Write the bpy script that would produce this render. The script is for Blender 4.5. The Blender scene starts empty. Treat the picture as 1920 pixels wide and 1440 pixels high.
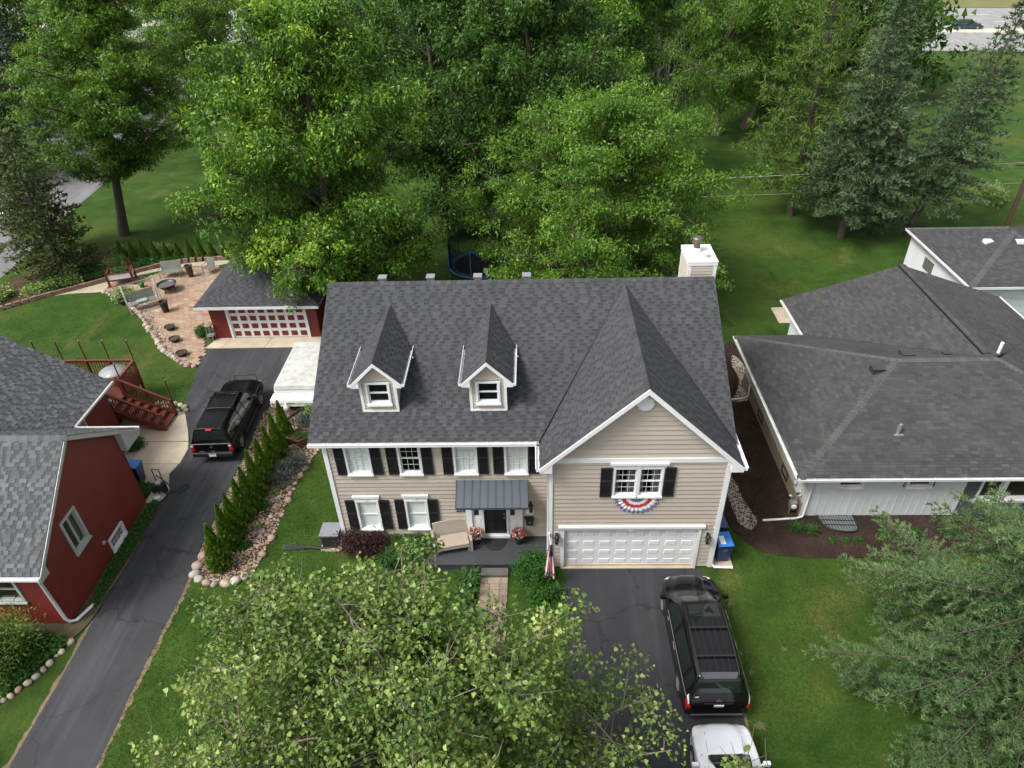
import bpy, math, random
import numpy as np
from math import sin, cos, pi, radians, sqrt
from mathutils import Vector, Matrix, noise as mnoise

# ------------------------------------------------------------------ camera, world, sun, exposure
S = bpy.context.scene
COL = S.collection
def _camera():
    yaw, pitch, roll, fpx = -0.0381, 0.6230, -0.0331, 1316.88
    f = Vector((sin(yaw)*cos(pitch), cos(yaw)*cos(pitch), -sin(pitch)))
    r = Vector((cos(yaw), -sin(yaw), 0.0)); u = r.cross(f)
    r2 = r*cos(roll)+u*sin(roll); u2 = u*cos(roll)-r*sin(roll)
    cd = bpy.data.cameras.new('drone_camera'); co = bpy.data.objects.new('drone_camera', cd); COL.objects.link(co)
    cd.sensor_width = 36.0; cd.lens = fpx/1920*36.0; cd.clip_start = 0.1; cd.clip_end = 2000
    m = Matrix(((r2.x, u2.x, -f.x, -3.5031), (r2.y, u2.y, -f.y, -17.849), (r2.z, u2.z, -f.z, 21.5308), (0, 0, 0, 1)))
    co.matrix_world = m
    S.camera = co
_camera()
SUN_DIR = Vector((-0.62, -0.34, 0.95)).normalized()      # towards the sun: high, from the left front, behind cloud
W = bpy.data.worlds.new('World'); S.world = W; W.use_nodes = True
_n = W.node_tree.nodes; _l = W.node_tree.links
_bg = _n['Background']; _bg.inputs['Strength'].default_value = 0.118
_sky = _n.new('ShaderNodeTexSky'); _sky.sky_type = 'NISHITA'; _sky.sun_disc = False
_sky.sun_elevation = math.asin(SUN_DIR.z); _sky.sun_rotation = math.atan2(SUN_DIR.x, SUN_DIR.y)
_sky.air_density = 1.0; _sky.dust_density = 4.0; _sky.ozone_density = 1.0
_hs = _n.new('ShaderNodeHueSaturation'); _hs.inputs['Saturation'].default_value = 0.22; _hs.inputs['Value'].default_value = 1.0
_l.new(_sky.outputs[0], _hs.inputs['Color']); _l.new(_hs.outputs[0], _bg.inputs['Color'])
_sl = bpy.data.lights.new('sun', 'SUN'); _sl.energy = 1.5; _sl.angle = radians(18); _sl.color = (1.0, 0.965, 0.91)
_so = bpy.data.objects.new('sun', _sl); COL.objects.link(_so); _so.rotation_euler = SUN_DIR.to_track_quat('Z', 'Y').to_euler()
_so.location = (0, -10, 60)
S.view_settings.view_transform = 'Standard'; S.view_settings.look = 'None'; S.view_settings.gamma = 1.0
S.view_settings.use_curve_mapping = False; S.view_settings.exposure = 1.15
S.render.engine = 'CYCLES'
try:
    S.cycles.use_denoising = True; S.cycles.denoiser = 'OPENIMAGEDENOISE'
    S.cycles.max_bounces = 6; S.cycles.diffuse_bounces = 3; S.cycles.glossy_bounces = 3
    S.cycles.transparent_max_bounces = 12; S.cycles.transmission_bounces = 4
    S.cycles.caustics_reflective = False; S.cycles.caustics_refractive = False
except Exception: pass

# ------------------------------------------------------------------ mesh helper
class MB:
    def __init__(s): s.v = []; s.f = []; s.t = []; s.sm = []; s.tone = 0.5
    def add(s, vs, fs, smooth=False, tone=None):
        b = len(s.v); s.v += [tuple(p) for p in vs]
        for q in fs:
            s.f.append(tuple(b+i for i in q)); s.sm.append(smooth); s.t.append(s.tone if tone is None else tone)
        return s
    def box(s, a, b, tone=None):
        x0, y0, z0 = a; x1, y1, z1 = b
        return s.add([(x0,y0,z0),(x1,y0,z0),(x1,y1,z0),(x0,y1,z0),(x0,y0,z1),(x1,y0,z1),(x1,y1,z1),(x0,y1,z1)],
            [(0,3,2,1),(4,5,6,7),(0,1,5,4),(1,2,6,5),(2,3,7,6),(3,0,4,7)], tone=tone)
    def obox(s, c, ax, ay, az, tone=None):
        c, ax, ay, az = Vector(c), Vector(ax), Vector(ay), Vector(az)
        vs = [c+i*ax+j*ay+k*az for k in (-1,1) for (i,j) in ((-1,-1),(1,-1),(1,1),(-1,1))]
        fl = [(0,3,2,1),(4,5,6,7),(0,1,5,4),(1,2,6,5),(2,3,7,6),(3,0,4,7)]
        if ax.cross(ay).dot(az) < 0: fl = [q[::-1] for q in fl]
        return s.add(vs, fl, tone=tone)
    def bar(s, p, q, w, h=None, up=(0,0,1), tone=None):
        p, q = Vector(p), Vector(q); d = q-p; h = w if h is None else h
        a = d.normalized(); r = a.cross(Vector(up))
        if r.length < 1e-4: r = a.cross(Vector((1,0,0)))
        r.normalize(); u = r.cross(a)
        return s.obox((p+q)/2, d/2, r*w/2, u*h/2, tone)
    def prism(s, poly, ext, tone=None):
        poly = [Vector(p) for p in poly]; e = Vector(ext); n = len(poly)
        nrm = Vector((0,0,0))
        for i in range(n): nrm += poly[i].cross(poly[(i+1) % n])
        vs = poly+[p+e for p in poly]
        fs = [tuple(range(n))[::-1], tuple(range(n, 2*n))]+[(i, (i+1) % n, n+(i+1) % n, n+i) for i in range(n)]
        if nrm.dot(e) < 0: fs = [q[::-1] for q in fs]
        return s.add(vs, fs, tone=tone)
    def tube(s, pts, r, n=8, cap=True, smooth=True, tone=None):
        pts = [Vector(p) for p in pts]; m = len(pts)
        rs = r if isinstance(r, (list, tuple)) else [r]*m
        t0 = (pts[1]-pts[0]).normalized(); up = Vector((0,0,1)) if abs(t0.z) < .9 else Vector((1,0,0))
        nn = t0.cross(up).normalized(); vs = []
        for i, p in enumerate(pts):
            t = (pts[min(i+1, m-1)]-pts[max(i-1, 0)])
            if t.length < 1e-9: t = t0.copy()
            t.normalize(); nn = (nn-t*nn.dot(t))
            if nn.length < 1e-6: nn = t.orthogonal()
            nn.normalize(); b = t.cross(nn)
            for k in range(n):
                a = 2*pi*k/n; vs.append(p+(nn*cos(a)+b*sin(a))*rs[i])
        fs = [(i*n+k, i*n+(k+1) % n, (i+1)*n+(k+1) % n, (i+1)*n+k) for i in range(m-1) for k in range(n)]
        s.add(vs, fs, smooth, tone)
        if cap: s.add([vs[k] for k in range(n)], [tuple(range(n))[::-1]], False, tone); s.add([vs[(m-1)*n+k] for k in range(n)], [tuple(range(n))], False, tone)
        return s
    def lathe(s, prof, c=(0,0,0), n=20, axis='z', smooth=True, tone=None, close=True):
        c = Vector(c); vs = []; m = len(prof)
        for (r, h) in prof:
            for k in range(n):
                a = 2*pi*k/n
                if axis == 'z': vs.append(c+Vector((r*cos(a), r*sin(a), h)))
                elif axis == 'x': vs.append(c+Vector((h, r*cos(a), r*sin(a))))
                else: vs.append(c+Vector((r*sin(a), h, r*cos(a))))
        fs = [(i*n+k, i*n+(k+1) % n, (i+1)*n+(k+1) % n, (i+1)*n+k) for i in range(m-1) for k in range(n)]
        if close: fs += [tuple(range(n))[::-1], tuple((m-1)*n+k for k in range(n))]
        return s.add(vs, fs, smooth, tone)
    def grid(s, P, nu, nv, smooth=True, flip=False, tone=None):
        vs = [P(i/nu, j/nv) for j in range(nv+1) for i in range(nu+1)]
        w = nu+1
        fs = [(j*w+i, j*w+i+1, (j+1)*w+i+1, (j+1)*w+i) for j in range(nv) for i in range(nu)]
        if flip: fs = [q[::-1] for q in fs]
        return s.add(vs, fs, smooth, tone)
    def mesh(s, name, off=(0,0,0)):
        me = bpy.data.meshes.new(name)
        ox, oy, oz = off
        me.from_pydata([(x-ox, y-oy, z-oz) for x, y, z in s.v], [], s.f)
        me.polygons.foreach_set('use_smooth', s.sm)
        a = me.attributes.new('tone', 'FLOAT', 'FACE'); a.data.foreach_set('value', s.t)
        me.update(); return me
    def build(s, name, mat, parent=None, kind=None, bevel=0.0):
        A = np.array(s.v); c = (A.min(0)+A.max(0))/2
        if parent is None: c[2] = A[:, 2].min()
        me = s.mesh(name, c); me.materials.append(mat)
        o = bpy.data.objects.new(name, me); COL.objects.link(o)
        w = wloc(parent); o.location = (c[0]-w[0], c[1]-w[1], c[2]-w[2]); o['_w'] = [float(x) for x in c]
        if parent is not None: o.parent = parent
        if kind: o['kind'] = kind
        if bevel > 0:
            b = o.modifiers.new('bevel', 'BEVEL'); b.width = bevel; b.segments = 2; b.limit_method = 'ANGLE'; b.angle_limit = radians(40)
        return o
def wloc(o):
    if o is None: return (0.0, 0.0, 0.0)
    return tuple(o['_w'])
def tag(o, label=None, cat=None, group=None, kind=None):
    if label: o['label'] = label
    if cat: o['category'] = cat
    if group: o['group'] = group
    if kind: o['kind'] = kind
    return o
def thing(name, label, cat, loc=(0,0,0), group=None):
    o = bpy.data.objects.new(name, None); COL.objects.link(o); o.location = loc; o['_w'] = [float(x) for x in loc]
    o.empty_display_size = 0.3
    return tag(o, label, cat, group)
def place(o, loc, rz=0.0, sc=1.0):
    o.location = loc; o.rotation_euler = (0, 0, rz); o.scale = (sc, sc, sc) if not isinstance(sc, tuple) else sc
    return o
def copy_tree(o, parent=None):
    c = o.copy(); COL.objects.link(c); c.parent = parent
    for ch in list(o.children): copy_tree(ch, c)
    return c
def inst(name, me, parent, mw, tone_prop=None):
    """child object sharing mesh data, placed by a world matrix under an unrotated parent"""
    o = bpy.data.objects.new(name, me); COL.objects.link(o); o.parent = parent
    w = wloc(parent); t = mw.to_translation(); o['_w'] = list(t)
    m = mw.copy(); m.translation = t-Vector(w); o.matrix_local = m
    return o

# ------------------------------------------------------------------ materials
def _mat(name):
    m = bpy.data.materials.new(name); m.use_nodes = True
    return m, m.node_tree.nodes, m.node_tree.links, m.node_tree.nodes['Principled BSDF']
def rgb(c): return (c[0], c[1], c[2], 1.0)
def ramp(n, l, src, stops):
    r = n.new('ShaderNodeValToRGB'); e = r.color_ramp.elements
    while len(e) > 1: e.remove(e[-1])
    e[0].position = stops[0][0]; e[0].color = rgb(stops[0][1])
    for p, c in stops[1:]:
        k = e.new(p); k.color = rgb(c)
    l.new(src, r.inputs[0]); return r.outputs[0]
def noise_(n, l, co, scale, detail=4, rough=.55, dist=0):
    t = n.new('ShaderNodeTexNoise'); t.inputs['Scale'].default_value = scale; t.inputs['Detail'].default_value = detail
    t.inputs['Roughness'].default_value = rough; t.inputs['Distortion'].default_value = dist
    l.new(co, t.inputs['Vector']); return t.outputs['Fac']
def mix_(n, l, fac, a, b, mode='MIX'):
    m = n.new('ShaderNodeMix'); m.data_type = 'RGBA'; m.blend_type = mode
    if isinstance(fac, (int, float)): m.inputs[0].default_value = fac
    else: l.new(fac, m.inputs[0])
    for k, x in ((6, a), (7, b)):
        if isinstance(x, tuple): m.inputs[k].default_value = rgb(x)
        else: l.new(x, m.inputs[k])
    return m.outputs[2]
def maprange(n, l, v, a, b, c=0., d=1.):
    m = n.new('ShaderNodeMapRange'); m.inputs[1].default_value = a; m.inputs[2].default_value = b
    m.inputs[3].default_value = c; m.inputs[4].default_value = d; l.new(v, m.inputs[0]); return m.outputs[0]
def coords(n, l, world=True, sc=None):
    if world: g = n.new('ShaderNodeNewGeometry'); o = g.outputs['Position']
    else: g = n.new('ShaderNodeTexCoord'); o = g.outputs['Object']
    if sc:
        mp = n.new('ShaderNodeMapping'); mp.inputs['Scale'].default_value = sc; l.new(o, mp.inputs[0]); o = mp.outputs[0]
    return o
def bump_(n, l, h, strength, dist=0.02):
    b = n.new('ShaderNodeBump'); b.inputs['Strength'].default_value = strength; b.inputs['Distance'].default_value = dist
    l.new(h, b.inputs['Height']); return b.outputs[0]
def mat(name, c, c2=None, rough=.6, metal=0., scale=3., amount=(.3,.7), bump=0., bscale=60., spec=.4, objrand=0., coat=0., tone=None, stretch=None, world=True, detail=4):
    """colour c, blotched towards c2; tone=(lo,hi) multiplies by the per-piece tone; objrand varies whole pieces"""
    m, n, l, p = _mat(name)
    p.inputs['Roughness'].default_value = rough; p.inputs['Metallic'].default_value = metal
    p.inputs['Specular IOR Level'].default_value = spec; p.inputs['Coat Weight'].default_value = coat; p.inputs['Coat Roughness'].default_value = 0.04
    co = coords(n, l, world, stretch)
    if c2 is None: c2 = tuple(x*.86 for x in c)
    f = maprange(n, l, noise_(n, l, co, scale, detail), amount[0], amount[1])
    out = mix_(n, l, f, c, c2)
    if tone:
        a = n.new('ShaderNodeAttribute'); a.attribute_name = 'tone'
        k = maprange(n, l, a.outputs['Fac'], 0, 1, tone[0], tone[1])
        vm = n.new('ShaderNodeVectorMath'); vm.operation = 'SCALE'; l.new(out, vm.inputs[0]); l.new(k, vm.inputs['Scale']); out = vm.outputs[0]
    if objrand:
        oi = n.new('ShaderNodeObjectInfo'); k = maprange(n, l, oi.outputs['Random'], 0, 1, 1-objrand, 1+objrand)
        vm = n.new('ShaderNodeVectorMath'); vm.operation = 'SCALE'; l.new(out, vm.inputs[0]); l.new(k, vm.inputs['Scale']); out = vm.outputs[0]
    l.new(out, p.inputs['Base Color'])
    if bump > 0: l.new(bump_(n, l, noise_(n, l, co, bscale, 3), bump, .01), p.inputs['Normal'])
    return m
def mat_random(name, cols, rough=.8, bump=.4, bscale=40., tone=False, scale=8.):
    """each piece takes one of the colours, by object or by its tone value"""
    m, n, l, p = _mat(name); p.inputs['Roughness'].default_value = rough; p.inputs['Specular IOR Level'].default_value = .25
    if tone: a = n.new('ShaderNodeAttribute'); a.attribute_name = 'tone'; src = a.outputs['Fac']
    else: a = n.new('ShaderNodeObjectInfo'); src = a.outputs['Random']
    c = ramp(n, l, src, [(i/max(1, len(cols)-1), q) for i, q in enumerate(cols)])
    co = coords(n, l)
    k = maprange(n, l, noise_(n, l, co, scale, 4), .25, .75, .78, 1.18)
    vm = n.new('ShaderNodeVectorMath'); vm.operation = 'SCALE'; l.new(c, vm.inputs[0]); l.new(k, vm.inputs['Scale'])
    l.new(vm.outputs[0], p.inputs['Base Color'])
    if bump: l.new(bump_(n, l, noise_(n, l, co, bscale, 3), bump, .01), p.inputs['Normal'])
    return m
def mat_leaf(name, stops, trans=.35, rough=.45, spec=.35):
    """leaf: colour by each leaf's own tone, some light passing through"""
    m, n, l, p = _mat(name); out = n['Material Output']
    a = n.new('ShaderNodeAttribute'); a.attribute_name = 'tone'
    c = ramp(n, l, a.outputs['Fac'], stops)
    l.new(c, p.inputs['Base Color']); p.inputs['Roughness'].default_value = rough; p.inputs['Specular IOR Level'].default_value = spec
    if trans > 0:
        t = n.new('ShaderNodeBsdfTranslucent'); g = n.new('ShaderNodeVectorMath'); g.operation = 'MULTIPLY'; g.inputs[1].default_value = (1.15, 1.1, .55)
        l.new(c, g.inputs[0]); l.new(g.outputs[0], t.inputs[0])
        ms = n.new('ShaderNodeMixShader'); ms.inputs[0].default_value = trans
        l.new(p.outputs[0], ms.inputs[1]); l.new(t.outputs[0], ms.inputs[2]); l.new(ms.outputs[0], out.inputs['Surface'])
    return m
def mat_glass(name, tint=(.75,.8,.8), refl=.9):
    m, n, l, p = _mat(name); out = n['Material Output']; n.remove(p)
    t = n.new('ShaderNodeBsdfTransparent'); t.inputs[0].default_value = rgb(tint)
    g = n.new('ShaderNodeBsdfGlossy'); g.inputs['Roughness'].default_value = .03; g.inputs[0].default_value = rgb((refl,)*3)
    lw = n.new('ShaderNodeLayerWeight'); lw.inputs[0].default_value = .5
    pw_ = n.new('ShaderNodeMath'); pw_.operation = 'POWER'; pw_.inputs[1].default_value = 4.5; l.new(lw.outputs['Facing'], pw_.inputs[0])
    f = n.new('ShaderNodeMath'); f.operation = 'MULTIPLY_ADD'; f.inputs[1].default_value = .9; f.inputs[2].default_value = .05; l.new(pw_.outputs[0], f.inputs[0])
    ms = n.new('ShaderNodeMixShader'); l.new(f.outputs[0], ms.inputs[0]); l.new(t.outputs[0], ms.inputs[1]); l.new(g.outputs[0], ms.inputs[2])
    l.new(ms.outputs[0], out.inputs['Surface']); return m

def lawn_material():
    m, n, l, p = _mat('lawn_grass'); co = coords(n, l)
    big = noise_(n, l, co, .11, 3, .5); mid = noise_(n, l, co, .7, 5, .62, .4); fine = noise_(n, l, co, 9., 5, .75); vf = noise_(n, l, co, 38., 3, .7)
    c = mix_(n, l, maprange(n, l, mid, .34, .66), (.023, .058, .0075), (.050, .098, .0135))
    c = mix_(n, l, maprange(n, l, big, .5, .74, 0, .55), c, (.105, .130, .026))
    dry = noise_(n, l, coords(n, l, True, (.9, .55, 1)), .45, 5, .6, .3)
    c = mix_(n, l, maprange(n, l, dry, .58, .78, 0, .75), c, (.15, .135, .045))
    k = n.new('ShaderNodeMath'); k.operation = 'MULTIPLY'; l.new(maprange(n, l, fine, .3, .7, .62, 1.36), k.inputs[0]); l.new(maprange(n, l, vf, .25, .75, .55, 1.42), k.inputs[1])
    vm = n.new('ShaderNodeVectorMath'); vm.operation = 'SCALE'; l.new(c, vm.inputs[0]); l.new(k.outputs[0], vm.inputs['Scale'])
    l.new(vm.outputs[0], p.inputs['Base Color']); p.inputs['Roughness'].default_value = .85; p.inputs['Specular IOR Level'].default_value = .15
    l.new(bump_(n, l, vf, .9, .05), p.inputs['Normal']); return m
def asphalt_material(name, base, streak=.0, cracks=True):
    m, n, l, p = _mat(name); co = coords(n, l)
    c = mix_(n, l, maprange(n, l, noise_(n, l, co, .6, 5, .6), .35, .7), base, tuple(x*1.35 for x in base))
    st = noise_(n, l, coords(n, l, True, (1.6, .12, 1)), 1.3, 4, .6)
    c = mix_(n, l, maprange(n, l, st, .5, .75, 0, .45+streak), c, tuple(x*2.1+.004 for x in base))
    dust = noise_(n, l, co, .32, 5, .7, .6)
    c = mix_(n, l, maprange(n, l, dust, .62, .8, 0, .5), c, (.085, .074, .058))
    if cracks:
        v = n.new('ShaderNodeTexVoronoi'); v.feature = 'DISTANCE_TO_EDGE'; v.inputs['Scale'].default_value = .28
        nz = n.new('ShaderNodeTexNoise'); nz.inputs['Scale'].default_value = 1.8; nz.inputs['Detail'].default_value = 6; l.new(co, nz.inputs['Vector'])
        ad = n.new('ShaderNodeVectorMath'); ad.operation = 'MULTIPLY_ADD'; ad.inputs[1].default_value = (1.1, 1.1, 0); l.new(nz.outputs['Color'], ad.inputs[0]); l.new(co, ad.inputs[2]); l.new(ad.outputs[0], v.inputs['Vector'])
        c = mix_(n, l, maprange(n, l, v.outputs['Distance'], .0, .012, .75, 0), c, tuple(x*.45 for x in base))
    sp = noise_(n, l, co, 70., 2, .8); c2 = n.new('ShaderNodeVectorMath'); c2.operation = 'SCALE'; l.new(c, c2.inputs[0]); l.new(maprange(n, l, sp, .2, .8, .8, 1.2), c2.inputs['Scale'])
    l.new(c2.outputs[0], p.inputs['Base Color']); p.inputs['Roughness'].default_value = .78; p.inputs['Specular IOR Level'].default_value = .3
    l.new(bump_(n, l, noise_(n, l, co, 120., 3), .5, .008), p.inputs['Normal']); return m
def mulch_material(name, a, b):
    m, n, l, p = _mat(name); co = coords(n, l)
    v = n.new('ShaderNodeTexVoronoi'); v.inputs['Scale'].default_value = 26; l.new(co, v.inputs['Vector'])
    c = mix_(n, l, v.outputs['Color'], a, b); c = mix_(n, l, maprange(n, l, noise_(n, l, co, 1.2, 4), .45, .8, 0, .6), c, tuple(x*1.7 for x in b))
    l.new(c, p.inputs['Base Color']); p.inputs['Roughness'].default_value = .95; p.inputs['Specular IOR Level'].default_value = .1
    l.new(bump_(n, l, v.outputs['Distance'], 1., .06), p.inputs['Normal']); return m

K = {}
K['lawn'] = lawn_material()
K['asphalt'] = asphalt_material('driveway_asphalt', (.025, .0255, .029))
K['asphalt2'] = asphalt_material('narrow_driveway_asphalt', (.032, .033, .037), .3)
K['street'] = asphalt_material('street_asphalt', (.13, .128, .13), .1, False)
K['road'] = asphalt_material('road_concrete', (.20, .198, .196), .1, False)
K['concrete'] = mat('slab_concrete', (.47, .40, .305), (.36, .30, .23), .85, scale=1.3, bump=.25, bscale=70, objrand=.05)
K['mulch'] = mulch_material('brown_mulch', (.026, .017, .013), (.064, .043, .034))
K['soil'] = mulch_material('bed_soil', (.045, .030, .018), (.12, .085, .055))
K['white'] = mat('white_trim', (.74, .745, .75), (.66, .67, .68), .45, scale=1.2)
K['worn'] = mat('worn_turf', (.115,.098,.05), (.075,.085,.03), .95, scale=5, bump=.5, bscale=40)
K['edge'] = mat('dry_edge_soil', (.20,.145,.085), (.12,.085,.05), .95, scale=6, bump=.5, bscale=40)
K['white_old'] = mat('weathered_white', (.74, .74, .72), (.50, .50, .47), .6, scale=2.2, amount=(.4,.75))
K['grey_trim'] = mat('grey_green_trim', (.42, .45, .43), (.36, .39, .37), .5)
K['black'] = mat('black_metal', (.012, .012, .013), (.02, .02, .02), .4)
K['shutter'] = mat('black_shutter', (.016, .016, .018), (.026, .026, .028), .5)
K['siding'] = mat('tan_siding', (.435, .385, .332), (.405, .358, .31), .55, scale=.9, tone=(.93, 1.05), objrand=.03)
K['red'] = mat('barn_red_siding', (.155, .022, .017), (.125, .018, .014), .5, scale=.8, objrand=.05)
K['redwood'] = mat('red_stained_wood', (.115, .026, .017), (.165, .045, .028), .55, scale=4, stretch=(1, 1, 1), objrand=.15)
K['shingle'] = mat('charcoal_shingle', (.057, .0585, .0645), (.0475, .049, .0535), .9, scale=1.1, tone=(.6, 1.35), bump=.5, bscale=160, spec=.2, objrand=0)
K['shingle_obj'] = mat('charcoal_shingle_tab', (.057, .0585, .0645), (.0475, .049, .0535), .9, scale=1.1, tone=(.6, 1.35), bump=.5, bscale=160, spec=.2, objrand=.16)
K['shingle_grey'] = mat('light_grey_shingle', (.092, .096, .101), (.077, .081, .086), .9, scale=1.0, tone=(.5, 1.65), bump=.5, bscale=160, spec=.2)
K['shingle_grey_obj'] = mat('light_grey_shingle_tab', (.092, .096, .101), (.077, .081, .086), .9, scale=1.0, tone=(.5, 1.65), bump=.5, bscale=160, spec=.2, objrand=.2)
K['shingle_brown'] = mat('worn_grey_shingle', (.058, .058, .058), (.044, .044, .045), .92, scale=.55, tone=(.68, 1.4), bump=.5, bscale=160, spec=.2, amount=(.25,.75))
K['shingle_brown_obj'] = mat('worn_grey_shingle_tab', (.058, .058, .058), (.044, .044, .045), .92, scale=.55, tone=(.68, 1.4), bump=.5, bscale=160, spec=.2, objrand=.14, amount=(.25,.75))
K['glass'] = mat_glass('window_glass', (.93, .95, .94), .8)
K['blind'] = mat('white_blind', (.80, .82, .80), (.74, .77, .75), .7)
K['curtain'] = mat('grey_curtain', (.22, .22, .22), (.12, .12, .12), .8, scale=8, stretch=(3, 1, .1))
K['dark'] = mat('dark_room', (.02, .019, .017), None, .9)
K['deckdark'] = mat('charcoal_porch_paint', (.036, .039, .046), (.050, .053, .060), .55, scale=1.5)
K['steel'] = mat('galvanised_steel', (.42, .43, .44), (.32, .33, .34), .45, .7, scale=6)
K['paver'] = mat_random('tan_pavers', [(.20,.155,.115), (.255,.20,.155), (.175,.14,.115), (.22,.165,.12), (.28,.225,.17)])
K['patio'] = mat_random('patio_pavers', [(.30,.185,.13), (.34,.26,.185), (.28,.16,.115), (.37,.30,.215), (.29,.20,.145), (.33,.235,.165), (.27,.13,.095)])
K['patio_t'] = mat_random('patio_pavers_far', [(.30,.185,.13), (.34,.26,.185), (.28,.16,.115), (.37,.30,.215), (.29,.20,.145), (.33,.235,.165)], tone=True)
K['stone'] = mat_random('field_stone', [(.33,.25,.20), (.42,.36,.29), (.26,.24,.23), (.36,.24,.20), (.30,.21,.17), (.50,.45,.38), (.22,.215,.21)], bump=.6, bscale=25)
K['pebble'] = mat_random('pink_gravel', [(.30,.20,.15), (.40,.30,.23), (.24,.17,.13), (.45,.36,.28), (.27,.20,.17)], tone=True, bump=.3)
K['pebble_w'] = mat_random('cream_gravel', [(.46,.40,.31), (.58,.52,.42), (.38,.31,.24), (.62,.57,.48)], tone=True, bump=.3)
K['brickstone'] = mat_random('edging_blocks', [(.17,.115,.09), (.23,.155,.12), (.20,.09,.07), (.26,.20,.155), (.19,.10,.08)], bump=.5)
K['bark'] = mat('tree_bark', (.105, .085, .068), (.052, .043, .036), .95, scale=7, stretch=(1, 1, .25), bump=.9, bscale=18)
K['bark_grey'] = mat('pale_bark', (.22, .19, .155), (.13, .11, .09), .9, scale=6, stretch=(1, 1, .3), bump=.6, bscale=22)
K['truckblack'] = mat('black_truck_paint', (.0035, .0035, .004), (.0045, .0045, .005), .22, 0, coat=.05, spec=.16)
K['carblack'] = mat('black_car_paint', (.0035, .0035, .004), (.0045, .0045, .005), .16, 0, coat=.3, spec=.35)
K['carwhite'] = mat('white_car_paint', (.62, .64, .67), (.58, .60, .63), .2, coat=1.)
K['carglass'] = mat('tinted_car_glass', (.010, .016, .014), (.008, .012, .011), .04, spec=.8)
K['tyre'] = mat('tyre_rubber', (.016, .016, .017), None, .8)
K['alloy'] = mat('alloy_rim', (.45, .45, .46), None, .3, .8)
K['plastic'] = mat('black_plastic', (.018, .018, .019), None, .55)
K['redlens'] = mat('red_lamp_lens', (.55, .012, .012), (.4, .008, .008), .12, spec=.7)
K['clearlens'] = mat('clear_lamp_lens', (.75, .72, .72), None, .1, spec=.8)
K['amber'] = mat('amber_lens', (.4, .14, .05), None, .2)
K['bluebin'] = mat('blue_bin_plastic', (.010, .035, .14), (.008, .028, .11), .4)
K['bluelid'] = mat('bright_blue_lid', (.03, .17, .52), (.025, .14, .45), .35)
K['bluedark'] = mat('faded_navy_lid', (.045, .07, .15), (.04, .06, .13), .45)
K['wicker'] = mat('beige_wicker', (.37, .33, .28), (.30, .265, .22), .7, scale=30, bump=.6, bscale=90)
K['cushion'] = mat('beige_cushion', (.36, .29, .24), (.32, .26, .21), .85)
K['wood_num'] = K['black']
K['mesh_grey'] = mat('grey_green_furniture', (.16, .17, .14), (.12, .13, .11), .7)
K['glasstop'] = mat('frosted_glass_top', (.36, .38, .38), (.27, .29, .29), .25)
K['brown'] = mat('dark_brown_ceramic', (.055, .035, .027), None, .35)
K['rust'] = mat('rusty_metal', (.20, .085, .05), (.12, .05, .03), .85, scale=9, bump=.3)
K['campertop'] = mat('dirty_white_top', (.50, .50, .485), (.34, .34, .33), .55, scale=3.5, amount=(.38,.72), detail=8)
K['slatewhite'] = mat('old_roof_cap', (.72, .71, .69), (.62, .30, .22), .5, scale=2.2, amount=(.56,.72))
K['wire'] = mat('aluminium_wire', (.45, .45, .46), None, .5, .5)
K['pole'] = mat('utility_pole_wood', (.12, .065, .045), (.08, .045, .03), .9, scale=5, stretch=(3, 3, .3))
K['bluepad'] = mat('blue_vinyl_pad', (.07, .22, .42), (.06, .18, .36), .5)
K['net'] = mat('black_net', (.008, .008, .009), None, .9)
K['flagred'] = mat('flag_red', (.30, .008, .028), None, .8); K['flagwhite'] = mat('flag_white', (.75, .74, .74), None, .8); K['flagblue'] = mat('flag_navy', (.012, .018, .07), None, .8)
K['buntred'] = mat('bunting_red', (.50, .04, .05), None, .8); K['buntblue'] = mat('faded_bunting_blue', (.15, .135, .28), (.22, .2, .36), .8, scale=14)
# ------------------------------------------------------------------ plan-shape helpers
def catmull(pts, n=6, closed=True):
    P = [Vector((p[0], p[1], 0)) for p in pts]; out = []; m = len(P)
    rng = range(m) if closed else range(m-1)
    for i in rng:
        if closed: a, b, c, d = P[(i-1) % m], P[i], P[(i+1) % m], P[(i+2) % m]
        else: a, b, c, d = P[max(i-1, 0)], P[i], P[i+1], P[min(i+2, m-1)]
        for k in range(n):
            t = k/n
            q = .5*((2*b)+(c-a)*t+(2*a-5*b+4*c-d)*t*t+(3*b-a-3*c+d)*t**3); out.append((q.x, q.y))
    if not closed: out.append((P[-1].x, P[-1].y))
    return out
def wobble(pts, amp, f, seed=0):
    return [(x+amp*mnoise.noise((x*f, y*f, seed)), y+amp*mnoise.noise((x*f, y*f, seed+7.3))) for x, y in pts]
def dense(pts, step=.25, closed=True):
    out = []; m = len(pts)
    for i in range(m if closed else m-1):
        a, b = pts[i], pts[(i+1) % m]; d = math.hypot(b[0]-a[0], b[1]-a[1]); k = max(1, int(d/step))
        for j in range(k): out.append((a[0]+(b[0]-a[0])*j/k, a[1]+(b[1]-a[1])*j/k))
    if not closed: out.append(pts[-1])
    return out
def sheet(name, pts, z, m, parent=None, kind='structure', depth=.2):
    b = MB(); b.prism([(x, y, z-depth) for x, y in pts], (0, 0, depth))
    return b.build(name, m, parent, kind)
def inside(poly, X, Y):
    P = np.array(poly); r = np.zeros(X.shape, bool); j = len(P)-1
    for i in range(len(P)):
        xi, yi, xj, yj = P[i, 0], P[i, 1], P[j, 0], P[j, 1]
        c = ((yi > Y) != (yj > Y)) & (X < (xj-xi)*(Y-yi)/(yj-yi+1e-12)+xi); r ^= c; j = i
    return r
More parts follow.
